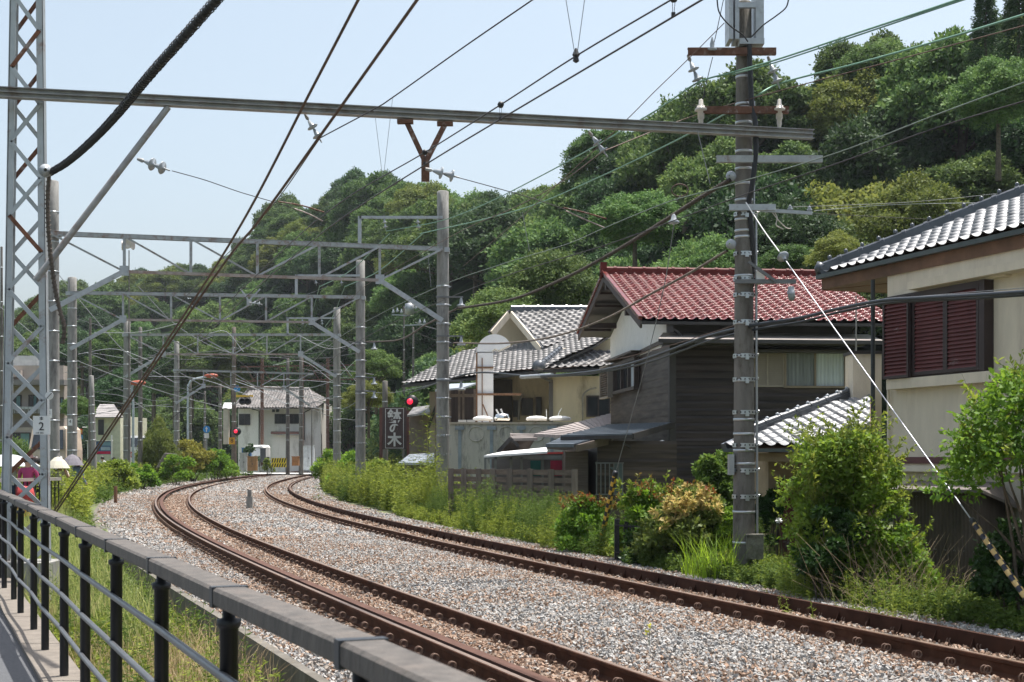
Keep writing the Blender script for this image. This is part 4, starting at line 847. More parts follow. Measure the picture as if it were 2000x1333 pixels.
# ---------------------------------------------------------------- roofs and houses
def tile_panel(name, poly, eave, m, parent, tw=.265, tc_=.235, h=.035, step=.028, style='s', gap=0):
    """tiled roof plane. poly: 3D corners (planar), eave: (a, b) the eave edge as indices"""
    poly = [Vector(p) for p in poly]; O = poly[eave[0]]; u = (poly[eave[1]]-O).normalized()
    nrm = Vector((0,0,0))
    for i in range(len(poly)): nrm += poly[i].cross(poly[(i+1) % len(poly)])
    nrm.normalize()
    if nrm.z < 0: nrm = -nrm
    v = nrm.cross(u).normalized()
    if v.z < 0: v = -v
    us = [(p-O).dot(u) for p in poly]; vs_ = [(p-O).dot(v) for p in poly]
    u0, u1, v0, v1 = min(us), max(us), min(vs_), max(vs_)
    nu = 8 if style != 'flat' else 2
    U = np.arange(int((u1-u0)/tw*nu)+2)*tw/nu+u0; nc = int((v1-v0)/tc_)+1
    rows = []
    for c in range(nc): rows += [(c*tc_+v0, step), (c*tc_+v0+tc_*.5, step*.5), (c*tc_+v0+tc_-.001, 0.0)]
    def prof(x):
        f = (x/tw) % 1.0
        if style == 's': return h*math.sin(math.pi*f/.42) if f < .42 else -h*.45*math.sin(math.pi*(f-.42)/.58)
        if style == 'wave': return h*.5*math.cos(2*math.pi*f)
        return 0
    pr = [prof(x) for x in U]
    bm = bmesh.new(); g = []
    jrng = random.Random(len(poly)*7+int(u1*10))
    tj = {}
    for ri, (vv, hh) in enumerate(rows):
        row = []
        for i, x in enumerate(U):
            key = (int(x/tw+1e-6), ri//3)
            if key not in tj: tj[key] = jrng.uniform(-.004, .004)
            row.append(bm.verts.new(O+u*x+v*vv+nrm*(pr[i]+hh+tj[key]+.02)))
        g.append(row)
    for a, b in zip(g[:-1], g[1:]):
        for i in range(len(U)-1): bm.faces.new((a[i], a[i+1], b[i+1], b[i])).smooth = (style != 'flat')
    cen = sum(poly, Vector((0,0,0)))/len(poly)
    for i in range(len(poly)):
        a, b = poly[i], poly[(i+1) % len(poly)]; e = (b-a); pn = e.cross(nrm).normalized()
        if (cen-a).dot(pn) > 0: pn = -pn
        bmesh.ops.bisect_plane(bm, geom=bm.verts[:]+bm.edges[:]+bm.faces[:], plane_co=a, plane_no=pn, clear_outer=True)
    me = bpy.data.meshes.new(name)
    off = Vector((0,0,0)); o_ = parent
    while o_ is not None: off += o_.location; o_ = o_.parent
    for vt in bm.verts: vt.co -= off
    bm.to_mesh(me); bm.free(); me.materials.append(m); o = bpy.data.objects.new(name, me); COL.objects.link(o); o.parent = parent
    under = MB(); under.prism([p-nrm*.03 for p in poly], -nrm*.06); return o, under
def ridge(mb, a, b, r=.09, segs=True, n=10, step=.27, base=.10):
    a = Vector(a); b = Vector(b); L = (b-a).length; t = (b-a)/L; k = max(1, int(L/step))
    mb.bar(a+Vector((0,0,-.02)), b+Vector((0,0,-.02)), r*2.3, base*1.6); mb.bar(a+Vector((0,0,.05)), b+Vector((0,0,.05)), r*1.9, .03)
    pts = []; rr = []
    for i in range(k):
        for f, s in ((0,1.0),(.78,.98),(.8,1.22),(.97,1.22)): pts.append(a+t*L*(i+f)/k+Vector((0,0,base*.8))); rr.append(r*s*.8)
    pts.append(b+Vector((0,0,base*.8))); rr.append(r*.8); mb.tube(pts, rr, n, smooth=False)
def frame(ox, oy, yaw):
    c, s = math.cos(yaw), math.sin(yaw)
    return lambda a, b, z: (ox+a*c-b*s, oy+a*s+b*c, z)
kawara = mat('kawara_grey', (.24,.245,.255), .42, .0, var=.28, scale=2.5, spec=.5, dirt=(.16,.16,.165), dirt_amt=.3)
kawara2 = mat('kawara_brownish', (.24,.23,.225), .48, .0, var=.35, scale=1.8, spec=.4, dirt=(.13,.125,.12), dirt_amt=.5)
kawara_dk = mat('kawara_ridge', (.075,.085,.10), .3, .05, var=.2, scale=4, spec=.6)
red_tile = mat('red_tile', (.145,.024,.019), .27, 0, var=.35, scale=5, spec=.5, dirt=(.12,.035,.028), dirt_amt=.4)
red_ridge = mat('red_ridge', (.11,.018,.015), .6, 0, var=.15, spec=.2)
stucco = mat('stucco_cream', (.70,.62,.50), .9, var=.05, scale=3, bump=.25, bscale=70, dirt=(.60,.52,.42), dirt_amt=.35, stretch=(1.5,1.5,.3))
stucco2 = mat('stucco_restaurant', (.58,.50,.35), .9, var=.06, scale=2, bump=.2, bscale=50, dirt=(.30,.25,.17), dirt_amt=.3, stretch=(1,1,.3))
white_pl = mat('white_plaster', (.78,.79,.78), .8, var=.03, scale=3, dirt=(.6,.6,.58), dirt_amt=.15)
soffit = mat('soffit_brown', (.16,.085,.05), .7, var=.2, scale=3, stretch=(1,1,1))
dark_wood = mat('dark_wood', (.045,.036,.035), .6, var=.3, scale=2.5, bump=.3, bscale=20, stretch=(.35,.35,7), spec=.5)
trim_dk = mat('trim_dark', (.03,.026,.026), .5, var=.2, spec=.5)
bronze = mat('bronze_frame', (.20,.16,.12), .45, .3, var=.08)
glass_dk = mat('glass_dark', (.03,.035,.04), .05, var=.1, spec=.9)
curtain = mat('curtain', (.42,.46,.50), .8, var=.15, scale=2, stretch=(9,9,.4))
curtain_dk = mat('curtain_dim', (.16,.175,.19), .5, var=.25, scale=2, stretch=(9,9,.4))
def siding_mat(name, col, pitch):
    if name in _M: return _M[name]
    m = bpy.data.materials.new(name); m.use_nodes = True; t = m.node_tree; N = t.nodes; Lk = t.links; b = N['Principled BSDF']; b.inputs['Roughness'].default_value = .48; b.inputs['Specular IOR Level'].default_value = .32
    tc = N.new('ShaderNodeTexCoord'); mp = N.new('ShaderNodeMapping'); mp.inputs['Scale'].default_value = (.5,.5,1/pitch*0+6); Lk.new(tc.outputs['Object'], mp.inputs[0])
    n1 = N.new('ShaderNodeTexNoise'); n1.inputs['Scale'].default_value = 2.2; n1.inputs['Detail'].default_value = 8; Lk.new(mp.outputs[0], n1.inputs['Vector'])
    cr = N.new('ShaderNodeValToRGB'); cr.color_ramp.elements[0].position = .32; cr.color_ramp.elements[1].position = .72
    cr.color_ramp.elements[0].color = (*[c*.45 for c in col], 1); cr.color_ramp.elements[1].color = (*[c*1.4 for c in col], 1); g = N.new('ShaderNodeNewGeometry'); hv = N.new('ShaderNodeHueSaturation'); mg = N.new('ShaderNodeMapRange'); mg.inputs[3].default_value = .7; mg.inputs[4].default_value = 1.35; Lk.new(g.outputs['Random Per Island'], mg.inputs[0]); Lk.new(mg.outputs[0], hv.inputs['Value']); Lk.new(n1.outputs[0], cr.inputs[0]); Lk.new(cr.outputs[0], hv.inputs['Color']); Lk.new(hv.outputs[0], b.inputs['Base Color'])
    mr = N.new('ShaderNodeMapRange'); mr.inputs[3].default_value = .62; mr.inputs[4].default_value = .34; Lk.new(n1.outputs[0], mr.inputs[0]); Lk.new(mr.outputs[0], b.inputs['Roughness'])
    _M[name] = m; return m
side_a = siding_mat('siding_dark', (.034,.024,.022), .2); side_b = siding_mat('siding_brown', (.058,.042,.033), .2)
def lapwall(mb, fr, a0, a1, b, z0, z1, pitch=.18, lap=.018, axis='a', bow=.0):
    """lap siding: boards leaning out at the foot"""
    z = z0; i = 0
    while z < z1-1e-6:
        zt = min(z+pitch, z1); w_ = random.uniform(-.003, .003)
        if axis == 'a':
            vs = []; K = 8; zm = z+(zt-z)*.6
            for k in range(K+1):
                p = a0+(a1-a0)*k/K; e = bow*random.uniform(-1,1); vs += [fr(p, b+.01, z), fr(p, b-lap+w_+e, z), fr(p, b-lap*1.0+w_+e, zm), fr(p, b, zt)]
            mb.add(vs, [(4*k+j, 4*k+4+j, 4*k+5+j, 4*k+1+j) for k in range(K) for j in range(3)])
        else:
            c = [fr(b-lap, a1, z), fr(b-lap, a0, z), fr(b, a0, zt), fr(b, a1, zt), fr(b+.01, a0, z), fr(b+.01, a1, z)]; mb.add(c, [(0,1,2,3),(5,4,1,0)])
        z = zt; i += 1
# ---- dark timber house with the red roof
H1 = frame(4.01, 36.0, R(6)); h1 = thing('timber_house', 'dark timber clad house with a shiny red tiled gable roof', 'house', H1(2.4, 4, -.95))
m_ = MB(); m_.box(.02, 4.75, .02, 8.7, -.95, 5.12, H1); obj('wall_core', m_, trim_dk, h1)
m_ = MB(); lapwall(m_, H1, .12, 4.75, 0, -.95, 4.62, .19, .022, bow=.006); obj('siding', m_, side_a, h1)
m_ = MB(); lapwall(m_, H1, 0, 8.7, 0, -.95, 4.45, .20, .012, 'b'); obj('side_siding', m_, side_b, h1)
m_ = MB(); m_.box(-.03, .13, -.045, .0, -.95, 4.6, H1); m_.box(-.035, .0, -.0, .14, -.95, 4.6, H1); m_.box(4.66, 4.79, -.05, .0, -.95, 4.6, H1); m_.box(-.04, 4.8, -.05, -.0, 4.42, 4.5, H1); obj('corner_board', m_, trim_dk, h1)
rg, ef, eb = 6.80, 4.98, 5.50; bm_, of, ob, al, ar = 4.65, -.75, 9.5, -.92, 5.75
m_ = MB(); m_.add([H1(-.0, 1.2, 4.45), H1(-.0, 8.7, 4.3), H1(-.0, 8.7, 5.35), H1(-.0, 4.65, 6.55), H1(-.0, .0, 5.0), H1(-.0,.0,4.75)], [(0,1,2,3,4,5)])
m_.add([H1(-.012, .75, 4.62), H1(-.012, 8.72, 4.36), H1(-.012, 8.72, 5.35), H1(-.012, 4.65, 6.55), H1(-.012, .4, 5.05)], [(0,1,2,3,4)]); obj('gable_plaster', m_, white_pl, h1)
front = [H1(al, of, ef), H1(ar, of, ef), H1(ar, bm_, rg), H1(al, bm_, rg)]; back = [H1(al, ob, eb), H1(ar, ob, eb), H1(ar, bm_, rg), H1(al, bm_, rg)]
o, un = tile_panel('front_roof', front, (0,1), red_tile, h1, tw=.27, tc_=.262, h=.042, step=.035); obj('front_roof_deck', un, trim_dk, h1)
o, un = tile_panel('rear_roof', back, (0,1), red_tile, h1, tw=.27, tc_=.262, h=.042, step=.035); obj('rear_roof_deck', un, trim_dk, h1)
m_ = MB(); ridge(m_, H1(al-.05, bm_, rg+.06), H1(ar, bm_, rg+.06), .11, step=.40); m_.lathe(H1(al-.05, bm_, rg+.02), [(-.05,.0),(-.05,.13),(.03,.16),(.05,.1)], axis=(-1,-.1,.25), n=10); m_.box(al-.10, al+.08, bm_-.09, bm_+.09, rg+.05, rg+.34, H1); obj('ridge', m_, red_ridge, h1)
m_ = MB(); m_.bar(H1(al+.0, of, ef+.06), H1(al+.0, bm_, rg+.06), .10, .09); m_.bar(H1(al, ob, eb+.06), H1(al, bm_, rg+.06), .10, .09); obj('gable_edge_tiles', m_, red_tile, h1)
m_ = MB()
m_.bar(H1(al+.02, of, ef-.1), H1(al+.02, bm_, rg-.1), .05, .2); m_.bar(H1(al+.02, ob, eb-.1), H1(al+.02, bm_, rg-.1), .05, .2)
for b_ in (1.6, 4.65, 7.7):
    zb = (ef+(rg-ef)*(b_-of)/(bm_-of) if b_ < bm_ else eb+(rg-eb)*(ob-b_)/(ob-bm_))-.28; m_.box(al+.05, .0, b_-.08, b_+.08, zb-.16, zb, H1)
for b_ in (.6, 2.6, 3.6, 5.6, 6.6, 8.6):
    zb = (ef+(rg-ef)*(b_-of)/(bm_-of) if b_ < bm_ else eb+(rg-eb)*(ob-b_)/(ob-bm_))-.13; m_.box(al+.05, .0, b_-.04, b_+.04, zb-.08, zb, H1)
obj('bargeboard', m_, mat('barge_dk', (.045,.03,.028), .6), h1)
m_ = MB(); m_.bar(H1(al, of-.06, ef-.07), H1(ar, of-.06, ef-.07), .10, .07); m_.bar(H1(-.25, of-.04, ef-.1), H1(.25,-.5,ef-.42), .06, .06); m_.box(-.06-.2,.1-.2,of-.05,of+.04,ef-.3,ef-.1,H1); obj('gutter', m_, trim_dk, h1)
m_ = MB(); m_.prism([H1(.0-.55,-1.12,4.50), H1(5.15,-1.12,4.50), H1(5.15,-.05,4.74), H1(-.2,-.05,4.74)], (0,0,-.05)); obj('canopy', m_, mat('canopy_tin', (.42,.38,.35), .35, .2, var=.1, spec=.6), h1)
m_ = MB(); m_.box(-.55, 5.15, -1.16, -1.12, 4.40, 4.49, H1); m_.box(-.3, 4.9, -.5, -.05, 4.42, 4.46, H1); m_.box(2.0, 5.15, -.40, -.06, 4.24, 4.30, H1); obj('canopy_fascia', m_, trim_dk, h1)
wf = thing('window_unit', None, None, (0,0,0)); bpy.data.objects.remove(wf)
def window(par, fr, a0, a1, b, z0, z1, fm, panes, name='window', fw=.05, dep=.05, mull=True):
    """sliding window on the a-axis facade; panes: list of materials"""
    m_ = MB(); n = len(panes)
    m_.box(a0, a1, b-dep, b, z1-fw, z1, fr); m_.box(a0, a1, b-dep-.02, b, z0, z0+fw, fr); m_.box(a0, a0+fw, b-dep, b, z0+fw, z1-fw, fr); m_.box(a1-fw, a1, b-dep, b, z0+fw, z1-fw, fr)
    for i in range(1, n):
        x = a0+(a1-a0)*i/n; m_.box(x-fw*.45, x+fw*.45, b-dep*.8, b, z0+fw, z1-fw, fr)
    f_ = obj(name, m_, fm, par)
    for i, pm_ in enumerate(panes):
        x0 = a0+fw+(a1-a0-2*fw)*i/n; x1 = a0+fw+(a1-a0-2*fw)*(i+1)/n; q = MB()
        if pm_ in (curtain, curtain_dk):
            K = 36; vs = []
            for k in range(K+1):
                a = x0+(x1-x0)*k/K; bb = b-.015+.012*math.sin(k*1.3)+.006*math.sin(k*2.9); vs += [fr(a, bb, z0+fw), fr(a, bb, z1-fw)]
            q.add(vs, [(2*k, 2*k+2, 2*k+3, 2*k+1) for k in range(K)], True)
        else: q.add([fr(x0, b-.02, z0+fw), fr(x1, b-.02, z0+fw), fr(x1, b-.02, z1-fw), fr(x0, b-.02, z1-fw)], [(0,1,2,3)])
        obj('pane', q, pm_, f_)
    return f_
window(h1, H1, 2.93, 4.56, -.03, 3.36, 4.34, bronze, [curtain_dk, curtain], fw=.055)
def louvre(par, fr, a0, a1, b, z0, z1, m, name='shutter', pitch=.055, fw=.04, mid=None, dep=.03, slat=None):
    q = MB(); q.box(a0, a1, b-dep, b, z1-fw, z1, fr); q.box(a0, a1, b-dep, b, z0, z0+fw, fr); q.box(a0, a0+fw, b-dep, b, z0+fw, z1-fw, fr); q.box(a1-fw, a1, b-dep, b, z0+fw, z1-fw, fr)
    if mid: q.box(mid-fw/2, mid+fw/2, b-dep-.002, b, z0+fw, z1-fw, fr)
    s_ = q if slat is None else MB(); z = z0+fw
    while z < z1-fw:
        c = [fr(a0+fw, b-dep*.9, z), fr(a1-fw, b-dep*.9, z), fr(a1-fw, b-.004, min(z+pitch, z1-fw)), fr(a0+fw, b-.004, min(z+pitch, z1-fw)), fr(a1-fw,b,z), fr(a0+fw,b,z)]
        s_.add(c, [(0,1,2,3),(5,4,1,0)]); z += pitch
    o = obj(name, q, m, par)
    if slat is not None: obj('slats', s_, slat, o)
    return o
taupe = mat('shutter_taupe', (.27,.235,.20), .55, var=.05)
louvre(h1, H1, 2.10, 2.93, -.03, 3.38, 4.34, taupe, mid=2.50)
# side window and shutter box of the left face (b runs along the face)
H1s = frame(*H1(0, 8.7, 0)[:2], R(6-90))      # a from back to front along the left face
window(h1, H1s, 1.3, 4.75, -.03, 3.50, 4.42, mat('dark_frame', (.06,.045,.04), .5), [glass_dk, glass_dk, curtain], 'side_window', fw=.09, dep=.14)
louvre(h1, H1s, -.25, 1.25, -.16, 3.42, 4.42, taupe, 'shutter_box', pitch=.07, dep=.16)
m_ = MB(); m_.box(.8, 5.2, -.35, -.0, 4.50, 4.56, H1s); m_.bar(H1s(-.2,-.05,4.42), H1s(8.75,-.05,4.60), .05, .1); obj('side_canopy', m_, side_b, h1)
m_ = MB(); m_.lathe(H1(-.30-.02, -.9, .0) if False else P(1293, 867, 34.7), [(0,.0),(0,.09),(.04,.09),(.06,.05)], axis=(0,-1,0), n=18); obj('electric_meter', m_, galv, h1)
# annex of the timber house
H2 = frame(3.95, 34.6, R(6))
m_ = MB(); m_.box(-1.9, .05, .0, 5, -.95, ZZ(862, 34.8), H2); obj('annex_core', m_, trim_dk, h1)
m_ = MB(); lapwall(m_, H2, -1.9, .05, -.01, -.95, ZZ(862, 34.8), .21, .012); obj('annex_siding', m_, side_b, h1)
roofmetal = mat('roof_metal_blue', (.10,.12,.145), .33, .3, var=.15, scale=5, spec=.6, stretch=(.3,4,1)); shingle = mat('shingle_taupe', (.27,.235,.225), .6, .05, var=.22, scale=5, stretch=(1,5,1))
def slabroof(name, pts, m, par, th=.06, courses=0):
    q = MB(); pts = [Vector(p) for p in pts]; q.prism(pts, (0,0,-th)); 
    if courses:   # thin lapping courses parallel to the first edge
        a, b, c, d = pts
        for i in range(courses):
            t = i/courses; p0 = a.lerp(d, t); p1 = b.lerp(c, t); t2 = (i+1)/courses; p2 = b.lerp(c, t2); p3 = a.lerp(d, t2)
            q.add([p0+Vector((0,0,.022)), p1+Vector((0,0,.022)), p2+Vector((0,0,.004)), p3+Vector((0,0,.004)), p0, p1], [(0,1,2,3),(4,5,1,0)])
    return obj(name, q, m, par)
slabroof('annex_roof', [P(1095,852,34.0), P(1236,848,33.6), P(1318,825,36.1), P(1193,829,37.5)], roofmetal, h1, courses=9)
m_ = MB(); m_.bar(P(1236,853,33.6), P(1320,829,36.1), .05, .14); m_.bar(P(1095,857,34.0), P(1236,853,33.6), .05, .08); m_.bar(P(1216,866,34.2), P(1255,885,34.9), .04, .04); obj('annex_fascia', m_, trim_dk, h1)
slabroof('shingle_roof', [P(1042,849,37.6), P(1112,852,36.6), P(1193,829,38.2), P(1193,808,40.5)], shingle, h1, courses=14)
slabroof('canopy_roof', [P(1066,869,33.3), P(1120,869,33.0), P(1180,853,34.5), P(1100,853,35.0)], roofmetal, h1, courses=4)
m_ = MB(); m_.prism([P(1066,870,33.3), P(1126,869,33.0), P(1124,882,33.0), P(1068,877,33.3)], (0,.06,0)); m_.prism([P(1126,869,33.0), P(1190,852,34.5), P(1190,868,34.5), P(1124,882,33.0)], (.06,.06,0)); obj('canopy_box', m_, mat('box_brown', (.085,.065,.055), .6, var=.15), h1)
m_ = MB(); H3 = frame(XY(1104, 34.9), 34.9, 0); lapwall(m_, H3, 0, .56, 0, -.5, ZZ(880,34.9), .22, .01); m_.box(0,.56,.02,2,-.5,ZZ(880,34.9),H3); obj('porch_wall', m_, mat('porch_wood', (.13,.105,.09), .65, var=.2, scale=4, stretch=(.4,.4,6)), h1)
m_ = MB(); x0 = XY(1165, 34.4); x1 = XY(1216, 34.4); z0, z1 = ZZ(965,34.4), ZZ(906,34.4)
for i in range(7): xx = x0+(x1-x0)*i/6; m_.box(xx-.012, xx+.012, 34.36, 34.39, z0, z1)
m_.box(x0-.03, x1+.03, 34.36, 34.4, z1, z1+.03); m_.box(x0-.03, x1+.03, 34.36, 34.4, z0-.03, z0); obj('window_grille', m_, mat('grille', (.14,.15,.15), .4, .5), h1)
m_ = MB(); m_.box(x0, x1, 34.42, 34.46, z0, z1); obj('grille_window', m_, mat('frosted', (.10,.13,.14), .2), h1)
# low sheds between the tank and the house
h2 = thing('small_outbuilding', 'low dark gabled outbuilding with a sunlit thin white canopy before the tank', 'shed', P(1020, 980, 38))
m_ = MB(); m_.box(XY(960,38), XY(1104,38), 38, 40, -.6, ZZ(885,38)); obj('wall', m_, mat('shed_grey', (.14,.125,.115), .8, var=.15), h2)
slabroof('gable_roof', [P(975,886,38), P(998,850,38.4), P(1048,850,40), P(1030,880,40)][0:4], mat('shed_roof', (.22,.19,.175), .5, var=.2), h2, .05)
slabroof('front_roof', [P(998,858,37.4), P(1050,857,37.2), P(1043,848,39.5), P(996,847,39.5)], mat('shed_roof', (0,0,0)), h2, .05, courses=4)
m_ = MB(); m_.bar(P(972,884,37.4), P(997,857,37.4), .05, .1); m_.bar(P(997,857,37.4), P(1014,872,37.4), .04, .08); obj('bargeboard', m_, trim_dk, h2)
m_ = MB(); m_.prism([P(945,890,35.9), P(1069,882,35.5), P(1068,874,36.6), P(978,883,37)], (0,0,-.05)); obj('canopy_sheet', m_, white_pl, h2)
m_ = MB(); zt = ZZ(893,37)
for px in (948, 968, 998, 1019, 1060, 1100): m_.box(XY(px,37)-.03, XY(px,37)+.03, 36.97, 37.03, -.6, zt)
m_.box(XY(948,37), XY(1103,37), 36.97, 37.03, zt-.05, zt+.02); m_.box(XY(1030,37), XY(1103,37), 36.9, 36.97, ZZ(898,37), ZZ(890,37)); obj('post', m_, mat('alu_grey', (.20,.21,.20), .5, .2), h2)
for px0, px1, cc in ((1036,1056,(.01,.09,.075)), (1075,1100,(.40,.03,.07))):
    m_ = MB(); m_.box(XY(px0,37.3), XY(px1,37.3), 37.3, 37.32, ZZ(930,37.3), ZZ(900,37.3)); obj('hanging_cloth', m_, mat('cloth%d' % px0, cc, .7), h2)
m_ = MB(); m_.bar(P(1047,886,36), P(1100,885,36), .04, .05); obj('red_pole', m_, mat('redpole', (.5,.06,.05), .5), h2)
# ---- restaurant with grey roofs
YR_ = 50.0
h3 = thing('restaurant_building', 'cream walled restaurant with complex grey tiled hip and gable roofs', 'building', P(1000, 960, 52))
m_ = MB(); m_.box(XY(1076,50.5), XY(1200,50.5), 50.5, 58, -.9, ZZ(735,50.5)); m_.box(XY(960,52.5), XY(1076,52.5), 52.5, 60, -.9, ZZ(733,52.5)); m_.box(XY(838,55), XY(962,55), 55.2, 62, -.9, ZZ(765,55)); obj('wall', m_, stucco2, h3)
m_ = MB(); m_.box(XY(962,52), XY(1001,52), 52.0, 52.4, -.5, ZZ(742,52)); obj('wall_shade', m_, mat('wall_shade_dark', (.05,.042,.032), .9, var=.2), h3)  # dark box before the wall, shade behind the duct put into its colour
m_ = MB(); m_.box(XY(1072,50.4), XY(1080,50.4), 50.38, 50.5, 0, ZZ(742,50.4)); m_.tube([P(1076,745,50.2), P(1055,736,49.6)], .05, 6); obj('drainpipe', m_, mat('pipe_brown', (.12,.11,.10), .5), h3)
for a, b, y0, y1, Y, nm in ((1002,1013,782,815,52.4,1),(1018,1041,778,812,52.4,2),(1046,1058,776,811,52.4,1),(1145,1192,773,815,50.4,2)):
    window(h3, frame(0,0,0), XY(a,Y), XY(b,Y), Y, ZZ(y1,Y), ZZ(y0,Y), mat('dark_frame', (0,0,0)), [glass_dk if a > 1100 else mat('glass_olive', (.06,.06,.05), .1)]*nm, fw=.05)
m_ = MB(); m_.tube(smooth_path([P(1138,822,50.3), P(1138,790,50.3), P(1139,772,50.3), P(1150,762,50.3), P(1165,758,50.3)], 4), .03, 6); m_.tube([P(1013,820,52.2), P(1014,785,52.2), P(1021,770,52.2)], .05, 6); obj('wall_pipe', m_, mat('pipe_tan', (.24,.22,.18), .6), h3)
# roofs: planes with plausible depths
def roofp(name, pts, ev, **k):
    pts = [P(*p) for p in pts]
    # flatten onto the plane of the first three corners
    n = (pts[1]-pts[0]).cross(pts[2]-pts[0]).normalized()
    pts = [p-n*(p-pts[0]).dot(n) for p in pts]
    o, un = tile_panel(name, pts, ev, k.pop('m', kawara2), h3, **k); obj(name+'_deck', un, trim_dk, h3); return pts
def planeY(p0, p1, p2, px, py):
    a, b, c = P(*p0), P(*p1), P(*p2); n = (b-a).cross(c-a); d = P(px, py, 1.0)-Vector((0,0,CZ)); t = (a-Vector((0,0,CZ))).dot(n)/d.dot(n); return (px, py, t)
# main lower roof (front slope): eave from far left to the hip corner
e0, e1, tp = (785,752,54.5), (1055,722,49.2), (1135,640,55.0)
roofp('main_roof', [e0, e1, planeY(e0,e1,tp,1165,672), planeY(e0,e1,tp,1190,655), planeY(e0,e1,tp,1150,645), planeY(e0,e1,tp,985,672), planeY(e0,e1,tp,900,690)], (0,1), tw=.27, tc_=.30, h=.032, step=.06)
e0, e1, tp = (1053,721,49.2), (1200,716,50.2), (1092,686,51.4)
roofp('right_roof', [e0, e1, planeY(e0,e1,tp,1200,680), planeY(e0,e1,tp,1092,686)], (0,1), tw=.30, tc_=.26, h=.045, step=.035)
e0, e1, tp = (1062,680,52.5), (1160,652,53.5), (1003,609,55.2)
roofp('upper_roof', [e0, planeY(e0,e1,tp,1175,645), planeY(e0,e1,tp,1165,607), planeY(e0,e1,tp,1003,609)], (0,1), tw=.27, tc_=.25, h=.045, step=.03)
m_ = MB(); ridge(m_, P(998,606,55.2), P(1165,606,55.6), .13, step=.5); ridge(m_, P(1054,718,49.2), P(1094,685,51.3), .10); m_.lathe(P(1053,716,49.1), [(-.1,0),(-.1,.2),(.1,.22),(.15,.0)], axis=(-.5,-1,0), n=10)
m_.bar(P(1003,612,55.15), P(1062,682,52.5), .14, .12); m_.bar(P(1094,692,51.3), P(1200,688,51.6), .12, .12); obj('ridge', m_, kawara_dk, h3)
m_ = MB(); m_.bar(P(1094,690,51.2), P(1200,652,53), .08, .22); m_.bar(P(998,614,55.0), P(1056,684,52.6), .07, .24); m_.bar(P(994,614,55.0), P(962,652,54.4), .07, .24); obj('bargeboard', m_, stucco, h3)
m_ = MB(); m_.prism([P(998,618,55.4), P(1055,685,55.4), P(1050,700,55.4), P(965,690,55.4), P(966,655,55.4)], (0,.2,0)); m_.prism([P(1094,695,51.8), P(1200,660,51.8), P(1200,700,51.8)], (0,.2,0)); obj('gable_wall', m_, stucco2, h3)
m_ = MB(); m_.bar(P(995,608,55.3), P(957,650,54.6), .16, .1); m_.bar(P(785,755,54.4), P(1053,728,49.2), .08, .1); m_.bar(P(1055,726,49.2), P(1200,722,50.1), .08, .1); obj('gutter', m_, trim_dk, h3)
m_ = MB()   # dark open structure and side roof at the left
m_.box(XY(850,50), XY(930,50), 51, 53, 0, ZZ(757,50)); obj('dark_store', m_, mat('old_wood', (.05,.035,.03), .8, var=.4, scale=2, stretch=(6,6,.4)), h3)
m_ = MB()
for px in (850, 877, 895, 903, 925): m_.box(XY(px,49.5), XY(px,49.5)+.07, 49.4, 49.5, 0, ZZ(760,49.5))
m_.box(XY(876,49.4), XY(930,49.4), 49.35, 49.4, ZZ(776,49.4), ZZ(770,49.4)); obj('frame_post', m_, mat('old_frame', (.18,.14,.11), .8, var=.3), h3)
slabroof('lean_roof', [P(850,762,48), P(905,757,47.6), P(932,748,49.5), P(880,750,50.5)], mat('tin_blue', (.38,.42,.46), .35, .3), h3)
slabroof('low_roof', [P(795,812,56), P(840,806,54), P(842,792,57), P(808,796,59)], kawara2, h3, courses=6)
m_ = MB(); m_.box(XY(800,57), XY(840,57), 57, 60, -.9, ZZ(812,57)); obj('low_wall', m_, mat('low_wall', (.26,.22,.19), .8), h3)
m_ = MB(); m_.bar(P(852,793,54.8), P(836,838,54.8), .1, .16, up=(0,1,0)); obj('stair_stringer', m_, trim_dk, h3)
# white exhaust duct
q = thing('exhaust_duct', 'tall pale metal exhaust duct bent over at its top, with rusty edge straps', 'duct', P(946, 826, 47.5))
duct_m = mat('duct_paint', (.84,.86,.88), .5, .1, var=.05, scale=2, dirt=(.55,.45,.38), dirt_amt=.2)
m_ = MB(); x0, x1 = XY(931,47.5), XY(963,47.5); m_.box(x0, x1, 47.4, 48.2, ZZ(826,47.5), ZZ(690,47.5))
cx_, cz_ = XY(967.5,47.5), ZZ(688,47.5); ro, ri = cx_-x0, .10; N_ = 18; vs = []
for i in range(N_+1):
    a = math.pi-(math.pi*.86)*i/N_; k = i/N_
    o_ = ro*(1-.10*k); i_ = ri+.0*k
    for rr_ in (o_, i_ if k < .8 else i_+.25*(k-.8)*5*.0):
        for yy in (47.4, 48.2): vs.append((cx_+rr_*math.cos(a), yy, cz_+rr_*math.sin(a)))
fs = []
for i in range(N_):
    b0 = i*4; b1 = b0+4; fs += [(b0,b1,b1+1,b0+1),(b0+2,b0+3,b1+3,b1+2),(b0,b0+2,b1+2,b1),(b0+1,b1+1,b1+3,b0+3)]
m_.add(vs, fs+[(N_*4, N_*4+2, N_*4+3, N_*4+1)]); obj('duct', m_, duct_m, q)
m_ = MB(); m_.box(x0-.02, x0+.03, 47.35, 47.42, ZZ(826,47.5), ZZ(690,47.5)); m_.box(XY(941,47.5), XY(941,47.5)+.03, 47.36, 47.4, ZZ(826,47.5), ZZ(700,47.5)); m_.box(x0-.03, x1+.02, 47.34, 47.4, ZZ(720,47.5), ZZ(717,47.5)); m_.box(x0-.02, XY(1018,47.5), 47.3, 47.36, ZZ(773,47.5), ZZ(769,47.5)); m_.bar(P(943,790,47.3), P(958,826,47.3), .04,.04); obj('rusty_strap', m_, mat('strap_rust', (.20,.115,.07), .8, var=.25, scale=10), q)
